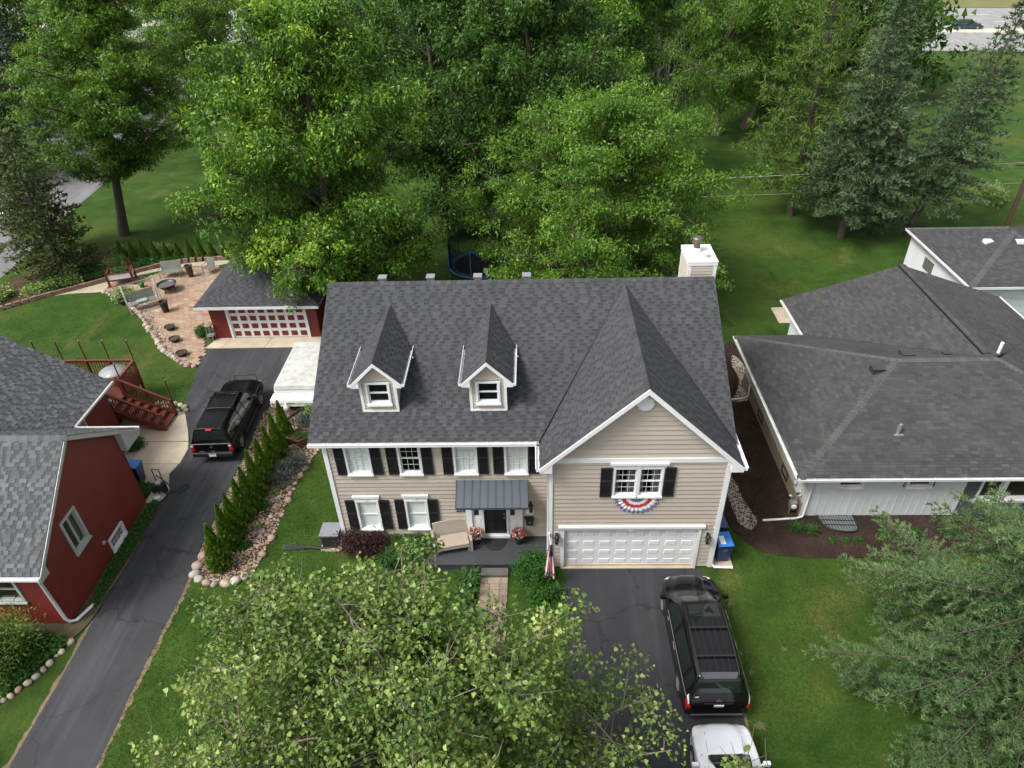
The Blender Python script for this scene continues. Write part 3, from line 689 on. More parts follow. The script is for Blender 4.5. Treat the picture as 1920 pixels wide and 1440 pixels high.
UP = [(-10.42,-9.48),(-8.48,-7.62),(-6.46,-5.58),(-4.60,-3.75)]; LO = [(-10.40,-9.50),(-8.50,-7.62)]
ops = [(a-.0, b+.0, 3.72, 5.22) for a, b in UP]+[(LO[0][0],LO[0][1],.81,2.40),(LO[1][0],LO[1][1],.83,2.44),(-6.16,-4.0,.0,2.62)]
ops = [(a+.03-XM, b-.03-XM, c+.03, d-.03) for a, b, c, d in ops]
lap_wall(H, (XM,SET,0), FX, FN, .3, 5.4, lambda z: (0, XL-XM), ops, .2, K['siding'])
gops = [(-.80,.92,3.81,5.17),(-2.46,2.46,0,2.05)]
lap_wall(H, (XL,0,0), FX, FN, .1, 5.41, lambda z: (0, XR-XL), [(a+.03-XL, b-.03-XL, c+.03, d-.03) for a, b, c, d in gops], .2, K['siding'], seed=1)
lap_wall(H, (XA,0,0), FX, FN, 5.6, 8.5, lambda z: (-(8.62-z)/sl_g, (8.62-z)/sl_g), [], .2, K['siding'], seed=2)
lap_wall(H, (XM,YB,0), (0,-1,0), (-1,0,0), .3, 5.4, lambda z: (0, YB-SET), [], .2, K['siding'], joined=True, seed=3)
lap_wall(H, (XM,RY,0), (0,-1,0), (-1,0,0), 5.4, 8.7, lambda z: (-(8.66-z)/sl_m, (8.66-z)/sl_m), [], .2, K['siding'], joined=True, seed=4)
lap_wall(H, (XR,0,0), (0,1,0), (1,0,0), .1, 5.4, lambda z: (0, YB), [], .2, K['siding'], joined=True, seed=5)
lap_wall(H, (XR,RY,0), (0,1,0), (1,0,0), 5.4, 8.7, lambda z: (-(8.66-z)/sl_m, (8.66-z)/sl_m), [], .2, K['siding'], joined=True, seed=6)
lap_wall(H, (XR,YB,0), (-1,0,0), (0,1,0), .3, 5.4, lambda z: (0, XR-XM), [], .2, K['siding'], joined=True, seed=7)
lap_wall(H, (XL,SET,0), (0,-1,0), (-1,0,0), .1, 5.4, lambda z: (0, SET), [], .2, K['siding'], joined=True, seed=8)
# corner trim, frieze, header
for x, y, z0 in ((XM,SET,.28),(XL,0,.05),(XR,0,.05)):
    b = MB(); x0, x1 = (x-.1, x+.03) if x == XR else (x-.03, x+.1)
    b.box((x0-.03 if x != XR else x0, y-.062, z0), (x1 if x != XR else x1+.03, y+.07, 5.405)); b.build('corner_trim', K['white'], H)
b = MB(); b.box((XL-.02,-.075,5.41),(XR+.02,.0,5.6)); b.build('frieze_board', K['white'], H)
# roof: decks, shingles, caps
front_l = [(RL,EY,EZ),(GL,EY,EZ),(XA,YV,ZA),(XA,RY,RZ),(RL,RY,RZ)]
front_r = [(RR,RY,RZ),(XA,RY,RZ),(XA,YV,ZA),(RR,EY-.1,EZ-.06)]
yb = 2*RY-EY
back = [(RR,yb,EZ),(RL,yb,EZ),(RL,RY,RZ),(RR,RY,RZ)]
gab_l = [(GL,YO,ZE),(GL,EY,ZE),(XA,YV,ZA),(XA,YO,ZA)]
gab_r = [(GR,EY,ZE),(GR,YO,ZE),(XA,YO,ZA),(XA,YV,ZA)]
rb_ = MB()
for f in (front_l, front_r, back, gab_l, gab_r): deck(rb_, f)
ROOF = rb_.build('roof', K['shingle'], H)
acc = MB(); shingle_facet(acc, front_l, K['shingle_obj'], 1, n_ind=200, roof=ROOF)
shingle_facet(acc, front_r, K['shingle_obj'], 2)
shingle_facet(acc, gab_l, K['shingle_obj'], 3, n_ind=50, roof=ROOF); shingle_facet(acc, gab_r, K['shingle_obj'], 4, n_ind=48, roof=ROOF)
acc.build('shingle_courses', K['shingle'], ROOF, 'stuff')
ridge_caps(ROOF, (RR,RY,RZ+.01), (RL,RY,RZ+.01), K['shingle'], sl_m, sl_m, 1)
ridge_caps(ROOF, (XA,YO,ZA+.01), (XA,YV+.1,ZA+.01), K['shingle'], sl_g, sl_g, 2)
# rake boards, soffit returns, gutters
def rake(p, q, drop=.2, th=.04, out=(0,-1,0), name='rake_board', m='white', parent=None):
    p, q, out = Vector(p), Vector(q), Vector(out); b = MB(); dz = Vector((0,0,-drop)); b.prism([p, q, q+dz, p+dz], out*th); return b.build(name, K[m], parent or H)
for sx, xe in ((-1, GL), (1, GR)):
    rake((xe,YO,ZE-.005), (XA,YO,ZA-.005), .2)
    rake((xe,YO+.30,ZE-.17), (XA,YO+.30,ZA-.17), .06, .29, name='rake_soffit')
    b = MB(); xw = XL if sx < 0 else XR
    b.prism([(xe,YO-.03,ZE-.2),(xw-sx*.06,YO-.03,ZE-.2),(xw-sx*.06,YO-.03,ZE+.2),(xe,YO-.03,ZE-.05)], (0,.36,0)); b.build('soffit_return', K['white'], H)
rake((RL,EY+.05,EZ-.08), (RL,RY,RZ-.08), .16, .03, (-1,0,0)); rake((RR,EY+.05,EZ-.08), (RR,RY,RZ-.08), .16, .03, (1,0,0))
b = MB(); b.box((RL+.03,EY+.0,EZ-.19),(GL,SET,EZ-.16)); b.build('soffit', K['white'], H)
b = MB(); b.box((RL+.03,EY+.005,EZ-.16),(GL-.02,EY+.03,EZ-.0)); b.build('fascia', K['white'], H)
gutter(H, (RL,EY-.002,EZ-.02), (GL-.10,EY-.002,EZ-.02), (0,-1,0), K['white'])
gutter(H, (GL-.002,YO-.02,ZE-.02), (GL-.002,EY-.12,ZE-.02), (-1,0,0), K['white'])
gutter(H, (GR+.002,YO-.02,ZE-.02), (GR+.002,EY+.5,ZE-.02), (1,0,0), K['white'])
downspout(H, [(GR+.06,.12,ZE-.13),(GR+.03,.1,ZE-.3),(XR+.07,.05,ZE-.5),(XR+.07,.05,.35),(XR+.09,.0,.16),(XR+.15,-.08,.09),(3.98,-.09,.06)], K['white'], .085)
downspout(H, [(GL-.05,-.2,ZE-.13),(XL-.06,-.03,ZE-.35),(XL-.06,-.03,.6)], K['white'], .07)
# upper windows with shutters
for i, (a, c_) in enumerate(UP):
    window(H, (a,SET,3.73), FX, FN, c_-a, 1.5, 3, 2, cover=None if i == 1 else 'blind')
for a, b_ in ((-10.79,-10.44),(-9.46,-9.09),(-8.89,-8.51),(-7.59,-7.22),(-6.86,-6.49),(-5.55,-5.19),(-5.01,-4.63),(-3.72,-3.35)):
    shutter(H, (a,SET,3.74), FX, FN, b_-a, 1.45, K['shutter'])
for i, (a, c_) in enumerate(LO):
    window(H, (a,SET,.81+.02*i), FX, FN, c_-a, 1.58, 1, 1, cover='blind')
    z = 2.39+.045*i; b = MB(); b.box((a-.03,SET-.06,z),(c_+.03,SET-.001,z+.16)); b.box((a-.07,SET-.11,z+.161),(c_+.07,SET-.001,z+.25)); b.prism([((a+c_)/2-.07,SET-.062,z+.16),((a+c_)/2+.07,SET-.062,z+.16),((a+c_)/2+.045,SET-.062,z+.01),((a+c_)/2-.045,SET-.062,z+.01)], (0,-.02,0)); b.build('window_header', K['white'], H)
for a, b_, z in ((-10.79,-10.42,.82),(-9.48,-9.10,.82),(-8.88,-8.52,.84),(-7.60,-7.22,.84)):
    shutter(H, (a,SET,z), FX, FN, b_-a, 1.59, K['shutter'])
# double window over the garage
for a, c_ in ((-.80,.06),(.06,.92)):
    window(H, (a,0,3.81), FX, FN, c_-a, 1.36, 3, 2, cover='curtain', case=.06)
for a, b_ in ((-1.24,-.84),(.95,1.33)): shutter(H, (a,0,3.81), FX, FN, b_-a, 1.36, K['shutter'])
b = MB(); b.box((-.86,-.07,5.18),(.98,-.001,5.33)); b.box((-.93,-.13,5.331),(1.05,-.051,5.43)); b.prism([(-.03,-.071,5.33),(.15,-.071,5.33),(.12,-.071,5.19),(0,-.071,5.19)], (0,-.025,0)); b.build('window_header', K['white'], H)
# garage door
gd = MB(); gd.box((-2.44,.09,.06),(2.44,.14,2.06)); gd = gd.build('garage_door', K['white'], H)
for r in range(4):
    sec = MB(); z0 = .065+r*.497; sec.box((-2.435,.062,z0),(2.435,.092,z0+.488)); sec.build('door_section', K['white'], gd)
    for c in range(8):
        x0 = -2.44+.61*c+.07; pn = MB()
        for (p, q, r0, s0, yy) in ((x0, x0+.47, z0+.1, z0+.385, .05),): 
            o4 = [(p,.06,r0),(q,.06,r0),(q,.06,s0),(p,.06,s0)]; i4 = [(p+.05,.045,r0+.05),(q-.05,.045,r0+.05),(q-.05,.045,s0-.05),(p+.05,.045,s0-.05)]
            e4 = [(p+.012,.075,r0+.012),(q-.012,.075,r0+.012),(q-.012,.075,s0-.012),(p+.012,.075,s0-.012)]
            pn.add(o4+e4+i4, [(0,1,5,4),(1,2,6,5),(2,3,7,6),(3,0,4,7),(4,5,9,8),(5,6,10,9),(6,7,11,10),(7,4,8,11),(8,9,10,11)])
        pn.build('door_panel', K['white'], gd)
b = MB(); b.box((-2.56,-.065,.0),(-2.44,.1,2.1)); b.box((2.44,-.065,.0),(2.56,.1,2.1)); b.box((-2.56,-.07,2.1),(2.56,.1,2.25)); b.box((-2.66,-.14,2.251),(2.66,-.0,2.35)); b.prism([(-.14,-.071,2.25),(.14,-.071,2.25),(.09,-.071,2.11),(-.09,-.071,2.11)], (0,-.03,0)); b.build('garage_door_surround', K['white'], H)
# round gable vent
b = MB(); b.lathe([(.285,0),(.285,-.05),(.235,-.06),(.235,-.03)], (XA-.01,-.02,7.9), 28, 'y', close=False); vv = b.build('gable_vent', K['white'], H)
for k in range(6):
    z = -.19+.076*k; hw = sqrt(max(.01, .235**2-z*z)); b = MB(); b.obox((XA-.01,-.055,7.9+z), (hw,0,0), (0,.022,.03), (0,.004,-.003)); b.build('vent_slat', K['white'], vv)
# dormers
def dormer(cx):
    DY, OV, AZ, DE, hw, ew = 2.0, 1.78, 8.33, 7.45, .63, .89
    zb = lambda y: EZ+(y-EY)*sl_m
    d = MB(); zb0 = zb(DY)
    d.box((cx-hw-.03,DY-.045,zb0-.02),(cx-hw+.07,DY+.05,DE+.1)); d.box((cx+hw-.07,DY-.045,zb0-.02),(cx+hw+.03,DY+.05,DE+.1)); d.box((cx-hw-.02,DY-.06,zb0-.04),(cx+hw+.02,DY+.02,zb0+.05))
    D = d.build('dormer', K['white'], H)
    lap_wall(D, (cx,DY,0), FX, FN, zb0+.03, 8.2, lambda z: (-hw+.05, hw-.05) if z < DE+.12 else (-(8.25-z)/.99, (8.25-z)/.99), [(-.4,.4,6.48,7.38)], .13, K['siding'], seed=int(cx*7) % 9)
    for s in (-1, 1):
        y1 = y_valley(DE+.05); b = MB(); b.prism([(cx+s*hw,DY+.05,zb0+.02),(cx+s*hw,y1,DE+.05),(cx+s*hw,DY+.05,DE+.05)], (-s*.05,0,0)); b.build('dormer_side', K['siding'], D)
    window(D, (cx-.43,DY,6.45), FX, FN, .86, .96, 1, 1, case=.07)
    rd = MB(); yl, yr = y_valley(DE), y_valley(AZ); rm = MB()
    L = [(cx-ew,OV,DE),(cx-ew,yl,DE),(cx,yr,AZ),(cx,OV,AZ)]; Rr = [(cx+ew,yl,DE),(cx+ew,OV,DE),(cx,OV,AZ),(cx,yr,AZ)]
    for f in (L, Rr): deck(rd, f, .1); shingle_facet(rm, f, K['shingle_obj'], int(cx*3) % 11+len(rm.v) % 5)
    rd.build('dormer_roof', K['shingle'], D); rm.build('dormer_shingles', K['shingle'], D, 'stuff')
    cm = MB()
    k = 0
    while OV+.2*k < yr-.05:
        y0 = OV+.2*k; t = (.45, .6, .5, .7)[k % 4]
        cm.add([(cx-.13,y0,AZ+.035-.13),(cx,y0,AZ+.045),(cx+.13,y0,AZ+.035-.13),(cx-.13,y0+.23,AZ+.02-.13),(cx,y0+.23,AZ+.028),(cx+.13,y0+.23,AZ+.02-.13)], [(1,0,3,4),(2,1,4,5)], tone=t); k += 1
    cm.build('dormer_ridge', K['shingle'], D, 'stuff')
    for s in (-1, 1):
        rake((cx+s*ew,OV,DE-.005), (cx,OV,AZ-.005), .14, .03, parent=D)
        rake((cx+s*ew,OV+.2,DE-.11), (cx,OV+.2,AZ-.11), .04, .19, parent=D, name='rake_soffit')
        b = MB(); b.prism([(cx+s*ew,OV-.02,DE-.15),(cx+s*(hw-.03),OV-.02,DE-.15),(cx+s*(hw-.03),OV-.02,DE+.12),(cx+s*ew,OV-.02,DE-.04)], (0,.22,0)); b.build('soffit_return', K['white'], D)
        b = MB(); Z0 = DE-.1; b.box((min(cx+s*ew,cx+s*(ew+.1)),OV-.02,Z0),(max(cx+s*ew,cx+s*(ew+.1)),yl-.05,Z0+.012)); b.box((cx+s*(ew+.1)-.008,OV-.02,Z0+.013),(cx+s*(ew+.1)+.008,yl-.05,Z0+.11)); b.box((min(cx+s*ew,cx+s*(ew+.09)),OV-.022,Z0+.013),(max(cx+s*ew,cx+s*(ew+.09)),OV-.01,Z0+.1)); b.build('dormer_gutter', K['white'], D)
    b = MB(); b.tube([(cx+ew+.06,3.7,DE-.08),(cx+ew+.16,3.66,DE-.16)], .035, 8); b.build('gutter_outlet', K['white'], D)
dormer(-8.98); dormer(-5.11)
# entry: surround, door, sidelights, awning
b = MB()
for x0, x1 in ((-6.16,-5.95),(-4.2,-3.99)): b.box((x0,SET-.09,.34),(x1,SET+.05,2.5))
for x0, x1 in ((-5.56,-5.49),(-4.62,-4.55)): b.box((x0,SET-.06,.34),(x1,SET+.05,2.5))
b.box((-6.18,SET-.1,2.5),(-3.97,SET+.05,2.72)); ent = b.build('entry_surround', K['white'], H)
for x0, x1, g0, g1 in ((-5.95,-5.56,-5.87,-5.68),(-4.55,-4.2,-4.47,-4.28)):
    b = MB(); b.box((x0,SET-.015,.4),(x1,SET+.03,1.5)); b.box((x0,SET-.015,1.5),(g0,SET+.03,2.5)); b.box((g1,SET-.015,1.5),(x1,SET+.03,2.5)); b.box((g0,SET-.015,2.35),(g1,SET+.03,2.5)); b.box((x0+.05,SET-.028,.5),(x1-.05,SET-.014,1.4)); b.build('sidelight_panel', K['white'], H)
    b = MB(); b.add([(g0,SET+.01,1.5),(g1,SET+.01,1.5),(g1,SET+.01,2.35),(g0,SET+.01,2.35)], [(0,1,2,3)]); b.build('sidelight_pane', K['carglass'], H)
b = MB(); b.box((-5.49,SET+.0,.5),(-4.62,SET+.05,2.5)); dr = b.build('front_door', mat('black_door', (.012,.012,.013), None, .35), H)
for x0 in (-5.37,-4.99):
    for z0, z1 in ((.62,1.15),(1.27,1.8),(1.9,2.35)):
        b = MB(); b.box((x0,SET-.014,z0),(x0+.27,SET-.001,z1)); b.build('door_panel', K['black'], dr)
b = MB(); b.lathe([(.028,0),(.03,-.03),(.03,-.06),(.01,-.075)], (-4.7,SET-.001,1.42), 12, 'y'); b.build('door_knob', K['alloy'], dr); b = MB(); b.lathe([(.03,0),(.03,-.03)], (-4.7,SET-.001,1.58), 12, 'y'); b.build('door_lock', K['alloy'], dr)
b = MB(); b.box((-5.62,SET-.13,.345),(-4.5,SET+.05,.46)); b.build('door_sill', K['white'], H)
AW = mat('blue_grey_metal_roof', (.060, .072, .090), (.052, .063, .080), .42, scale=1.5)
b = MB(); wx0, wx1, fx0, fx1, az, fz, fy = -6.43, -3.79, -6.42, -3.77, 3.4, 2.92, .3
b.prism([(wx0,SET-.03,az),(fx0,fy,fz),(fx1,fy,fz),(wx1,SET-.03,az)], (0,0,-.05)); aw = b.build('awning', AW, H)
for k in range(10):
    t = k/9; b = MB(); b.bar((wx0+(wx1-wx0)*t,SET-.03,az+.015), (fx0+(fx1-fx0)*t,fy,fz+.015), .02, .035); b.build('awning_seam', AW, aw)
for x in (wx0+.01, wx1-.02):
    b = MB(); b.prism([(x,SET-.03,az-.05),(x,fy+.02,fz-.05),(x,fy+.02,fz-.09),(x,SET-.03,fz-.12)], (.02,0,0)); b.build('awning_end', AW, aw)
b = MB(); b.prism([(wx0,fy,fz-.05),(wx1,fy,fz-.05),(wx1,fy,fz-.1),(wx0,fy,fz-.1)], (0,.02,0)); b.build('awning_fascia', AW, aw)
def text3(name, s, loc, size, m, parent, rx=pi/2, rz=0, ext=.012):
    cu = bpy.data.curves.new(name, 'FONT'); cu.body = s; cu.size = size; cu.extrude = ext; cu.align_x = 'CENTER'; cu.align_y = 'CENTER'
    t = bpy.data.objects.new('tmp_text', cu); COL.objects.link(t); bpy.context.view_layer.update()
    me = bpy.data.meshes.new_from_object(t.evaluated_get(bpy.context.evaluated_depsgraph_get())); me.name = name; bpy.data.objects.remove(t)
    me.materials.clear(); me.materials.append(m); o = bpy.data.objects.new(name, me); COL.objects.link(o); w = wloc(parent); o.parent = parent
    o.location = (loc[0]-w[0], loc[1]-w[1], loc[2]-w[2]); o.rotation_euler = (rx, 0, rz); o['_w'] = list(loc); return o
text3('house_number', '235', (-6.38,SET-.045,1.83), .25, K['black'], H)
# chimney
b = MB(); CX0, CX1, CY0, CY1, CZ = 2.66, 3.72, 7.45, 8.95, 9.12
b.box((CX0+.03,CY0+.03,0),(CX1-.03,CY1-.03,CZ)); ch = b.build('chimney', K['siding'], H)
lap_wall(ch, (CX0,CY0,0), FX, FN, 8.0, 9.0, lambda z: (.09, CX1-CX0-.09), [], .125, K['siding'], seed=4)
lap_wall(ch, (CX0,CY1,0), (0,-1,0), (-1,0,0), 7.8, 9.0, lambda z: (.09, CY1-CY0-.09), [], .125, K['siding'], joined=True)
for x0, x1, y0, y1 in ((CX0-.03,CX0+.1,CY0-.03,CY0+.1),(CX1-.1,CX1+.03,CY0-.03,CY0+.1),(CX0-.03,CX0+.1,CY1-.1,CY1+.03)):
    b = MB(); b.box((x0,y0,7.6),(x1,y1,9.0)); b.build('chimney_trim', K['white'], ch)
b = MB(); b.box((CX0-.05,CY0-.05,9.0),(CX1+.05,CY1+.05,9.13)); b.build('chimney_cap', K['white'], ch)
b = MB(); b.box((CX0-.06,CY0-.06,9.131),(CX1+.06,CY1+.06,9.165)); b.build('chimney_top', K['slatewhite'], ch)
b = MB(); b.lathe([(.22,0),(.17,.1),(.16,.16)], (3.1,8.4,9.165), 18); b.build('flue_collar', K['white'], ch)
b = MB(); b.lathe([(.13,0),(.13,.2),(.2,.22),(.2,.38),(.22,.4),(.22,.43),(.05,.47)], (3.1,8.4,9.32), 20); b.build('flue_pipe', mat('brown_flue', (.10,.085,.075), (.2,.18,.16), .4, .6), ch)
b = MB(); b.lathe([(.1,0),(.1,.12),(.15,.13),(.15,.2),(.03,.24)], (3.35,7.85,9.165), 18); b.build('small_vent_cap', K['white_old'], ch)
for x in (-9.45,-7.54,-5.67,-3.74):
    b = MB(); yv = 7.12; zv = RZ-(yv-RY)*sl_m
    b.box((x-.14,yv-.14,zv-.1),(x+.14,yv+.14,zv+.24)); b.box((x-.17,yv-.17,zv+.241),(x+.17,yv+.17,zv+.28)); b.build('roof_vent', mat('grey_vent', (.22,.225,.23), None, .5), H)
# porch deck: boards
b = MB(); b.box((-7.75,-.13,.0),(-2.99,SET-.03,.3)); po = b.build('porch', K['deckdark'], H)
for k in range(10):
    y0 = -.16+k*.142; b = MB(); b.box((-7.78,y0,.301),(-2.995,y0+.136,.35)); b.build('porch_board', K['deckdark'], po)
b = MB(); b.box((-5.58,-.52,.0),(-4.55,-.165,.17)); st = b.build('stone_step', mat('grey_stone_step', (.105,.095,.09), (.085,.078,.075), .8, bump=.3), None, None, .01)
tag(st, 'grey slab step between the dark porch and the paver walk', 'step')
# ------------------------------------------------------------------ the red house on the left with its deck
RH = thing('red_house', 'barn red house with grey shingle roofs beside the narrow driveway', 'house', (-24,1,0))
RX = -20.4; y0w, y1w = -2.49, 3.6
RFY, RFZ, RRY, RRZ, RBY, RBZ, REX = -2.85, 3.02, .9, 6.0, 4.65, 3.3, -20.1
sf = (RRZ-RFZ)/(RRY-RFY); sb = (RRZ-RBZ)/(RBY-RRY)
b = MB(); b.box((-34,y0w+.03,-.2),(RX-.03,y1w-.03,.1)); b.box((-34,y1w-.03,-.2),(-23.5,8.0,.1)); b.build('foundation', K['concrete'], RH)
wz = lambda z: (max(y0w, RRY-(RRZ-.2-z)/sf), min(y1w, RRY+(RRZ-.2-z)/sb))
lap_wall(RH, (RX,0,0), (0,1,0), (1,0,0), .05, 5.75, wz, [(-.86,.03,1.82,3.4),(.74,1.8,.1,.72)], .125, K['red'], joined=True)
lap_wall(RH, (-34,y0w,0), FX, FN, .05, 2.9, lambda z: (0, 34+RX), [(34-22.55,34-21.5,1.3,2.5)], .125, K['red'], joined=True)
lap_wall(RH, (RX,y1w,0), (-1,0,0), (0,1,0), .05, 3.3, lambda z: (0, 3.1), [], .125, K['red'], joined=True)
lap_wall(RH, (-23.45,3.6,0), (0,1,0), (1,0,0), .05, 3.15, lambda z: (0, 4.4), [(1.6,2.5,2.0,2.9)], .125, K['red'], joined=True)
lap_wall(RH, (-23.45,8.0,0), (-1,0,0), (0,1,0), .05, 3.15, lambda z: (0, 10.5), [], .125, K['red'], joined=True)
lap_wall(RH, (-23.45,8.0,0), (-1,0,0), (0,1,0), 3.15, 6.8, lambda z: (max(0, (z-3.15)/.62), 10.5-max(0, (z-3.15)/.62)), [], .125, K['red'], joined=True)
for y in (y0w, y1w):
    b = MB(); b.box((RX-.06,y-.03 if y < 0 else y-.08,0.02),(RX+.03,y+.08 if y < 0 else y+.03,2.95)); b.build('corner_trim', K['red'], RH)
U = Vector((0,1,0)); NX = Vector((1,0,0))
c = window(RH, (RX,-.9,1.78), U, NX, .96, 1.64, 1, 1, 'grey_trim', 'curtain', .11, sashes=2, vertical=False)
c = window(RH, (RX,.72,.06), U, NX, 1.1, .68, 4, 2, 'white', None, .08, sashes=1)
window(RH, (-22.6,y0w,1.25), FX, FN, 1.15, 1.3, 1, 1, 'grey_trim', None, .1)
window(RH, (-23.45,5.15,2.0), U, NX, .95, .95, 1, 1, 'grey_trim', None, .1)
b = MB(); b.lathe([(.09,0),(.1,.04),(.06,.09)], (RX+.02,.5,.92), 12, 'x'); b.build('wall_vent', K['wicker'], RH)
ff = [(-34,RFY,RFZ),(REX,RFY,RFZ),(REX,RRY,RRZ),(-34,RRY,RRZ)]
vx = -22.95-(RRZ-3.3)/.62
fbk = [(REX,RBY,RBZ),(-22.95,RBY,RBZ),(vx,RRY,RRZ),(REX,RRY,RRZ)]
zr = 3.3+.62*6.0
fr = [(-22.95,4.65,3.3),(-22.95,8.1,3.3),(-28.95,8.1,zr),(-28.95,.9,zr),(vx,.9,RRZ)]
frl = [(-34.95,8.1,3.3),(-34.95,4.65,3.3),(vx-8,.9,RRZ),(-28.95,.9,zr),(-28.95,8.1,zr)]
rb_ = MB()
for f in (ff, fbk, fr, frl): deck(rb_, f)
RR_ = rb_.build('roof', K['shingle_grey'], RH)
acc = MB(); shingle_facet(acc, ff, K['shingle_grey_obj'], 11, style='block'); shingle_facet(acc, fbk, K['shingle_grey_obj'], 12, style='block'); shingle_facet(acc, fr, K['shingle_grey_obj'], 13, style='block')
acc.build('shingle_courses', K['shingle_grey'], RR_, 'stuff')
ridge_caps(RR_, (-30,RRY,RRZ+.01), (REX,RRY,RRZ+.01), K['shingle_grey'], sb, sf, 3)
def rake2(p, q, parent, drop=.18, th=.04, out=(1,0,0), m='grey_trim', name='rake_board'):
    p, q, out = Vector(p), Vector(q), Vector(out); b = MB(); dz = Vector((0,0,-drop)); b.prism([p, q, q+dz, p+dz], out*th); return b.build(name, K[m], parent)
rake2((REX,RFY,RFZ-.01), (REX,RRY,RRZ-.01), RH); rake2((REX,RBY,RBZ-.01), (REX,RRY,RRZ-.01), RH)
rake2((REX-.28,RFY,RFZ-.17), (REX-.28,RRY,RRZ-.17), RH, .05, .27, name='rake_soffit'); rake2((REX-.28,RBY,RBZ-.17), (REX-.28,RRY,RRZ-.17), RH, .05, .27, name='rake_soffit')
for ye, yw, ze in ((RFY,y0w,RFZ),(RBY,y1w,RBZ)):
    b = MB(); s = -1 if ye < yw else 1
    b.prism([(REX-.0,ye,ze-.05),(REX-.0,ye,ze-.3),(REX,yw-s*.05,ze-.3),(REX,yw-s*.05,ze+abs(ye-yw)*.7)], (-.28,0,0)); b.build('soffit_return', K['grey_trim'], RH)
gutter(RH, (-34,RFY,RFZ-.02), (REX+.02,RFY,RFZ-.02), (0,-1,0), K['white']); gutter(RH, (-22.8,RBY,RBZ-.02), (REX,RBY,RBZ-.02), (0,1,0), K['white'], .1, .1)
gutter(RH, (-22.948,4.8,3.28), (-22.948,8.1,3.28), (1,0,0), K['white'], .1, .1)
downspout(RH, [(REX-.1,RFY-.03,RFZ-.12),(RX-.12,y0w-.08,RFZ-.4),(RX-.05,y0w-.07,.35),(RX+.02,y0w-.05,.16),(RX+.2,y0w+.05,.1),(-19.95,-1.73,.06)], K['white'], .1)
b = MB(); b.tube([(-22.5,-.6,4.75),(-22.5,-.6,5.25)], .06, 10); b.build('vent_pipe', K['plastic'], RH)
b = MB(); b.box((-22.9,.15,5.45),(-22.4,.55,5.62)); b.build('roof_vent', K['plastic'], RH)
# deck with stairs
D = thing('deck', 'red stained wooden deck with railing and stairs behind the red house', 'deck', (-26,10,0))
DX, DY0, DY1, DZ, RT = -23.75, 8.12, 11.35, 1.35, 2.3
x = -30.0
k = 0
while DY0+.15*k < DY1-.1:
    b = MB(); y = DY0+.15*k; b.box((-30,y,DZ-.04),(DX,y+.144,DZ)); b.build('deck_board', K['redwood'], D); k += 1
b = MB(); b.box((-30,DY1-.02,.95),(DX,DY1+.03,DZ-.005)); b.build('rim_joist', K['redwood'], D); b = MB(); b.box((DX-.02,DY0,.95),(DX+.03,DY1+.03,DZ-.005)); b.build('rim_joist', K['redwood'], D)
def post(x, y, z0, z1, w=.1, name='post'): b = MB(); b.box((x-w/2,y-w/2,z0),(x+w/2,y+w/2,z1)); b.build(name, K['redwood'], D)
for x in (-29.9,-28.6,-27.4,-26.2,-25.0,-23.77): post(x, DY1-.03, 0, RT)
for y in (9.7, 8.42): post(DX-.03, y, 0, RT)
def railing(p, q, h0, h1, n):
    p, q = Vector(p), Vector(q); b = MB(); b.bar(p+Vector((0,0,h1)), q+Vector((0,0,h1)), .13, .04); b.build('top_rail', K['redwood'], D)
    b = MB(); b.bar(p+Vector((0,0,h0)), q+Vector((0,0,h0)), .05, .07); b.build('bottom_rail', K['redwood'], D); b = MB(); b.bar(p+Vector((0,0,h1-.07)), q+Vector((0,0,h1-.07)), .04, .08); b.build('upper_rail', K['redwood'], D)
    for i in range(n):
        c = p+(q-p)*((i+.5)/n); b = MB(); b.box((c.x-.017,c.y-.017,c.z+h0),(c.x+.017,c.y+.017,c.z+h1-.04)); b.build('baluster', K['redwood'], D)
railing((-30,DY1,DZ), (DX,DY1,DZ), .1, .95, 46); railing((DX,DY1,DZ), (DX,9.7,DZ), .1, .95, 13); railing((DX,8.42,DZ), (DX,DY0,DZ), .1, .95, 3)
SX1 = -21.5
for k in range(6):
    t = (k+.5)/6; xx = DX+(SX1-DX)*k/6; z = DZ-(k+1)*.193
    b = MB(); b.box((xx,8.5,z-.04),(xx+.36,9.62,z)); b.build('stair_tread', K['redwood'], D); b = MB(); b.box((xx+.002,8.5,z+.003),(xx+.02,9.62,z+.15)); b.build('stair_riser', K['redwood'], D)
for y in (8.44, 9.64):
    b = MB(); b.prism([(DX,y,DZ-.02),(SX1,y,.12),(SX1,y,-.02),(SX1-.25,y,-.02),(DX,y,.95)], (0,.05,0)); b.build('stringer', K['redwood'], D)
    railing((DX,y+.02,DZ), (SX1-.05,y+.02,.06), .12, .93, 17); post(SX1-.05, y+.02, 0, 1.05)
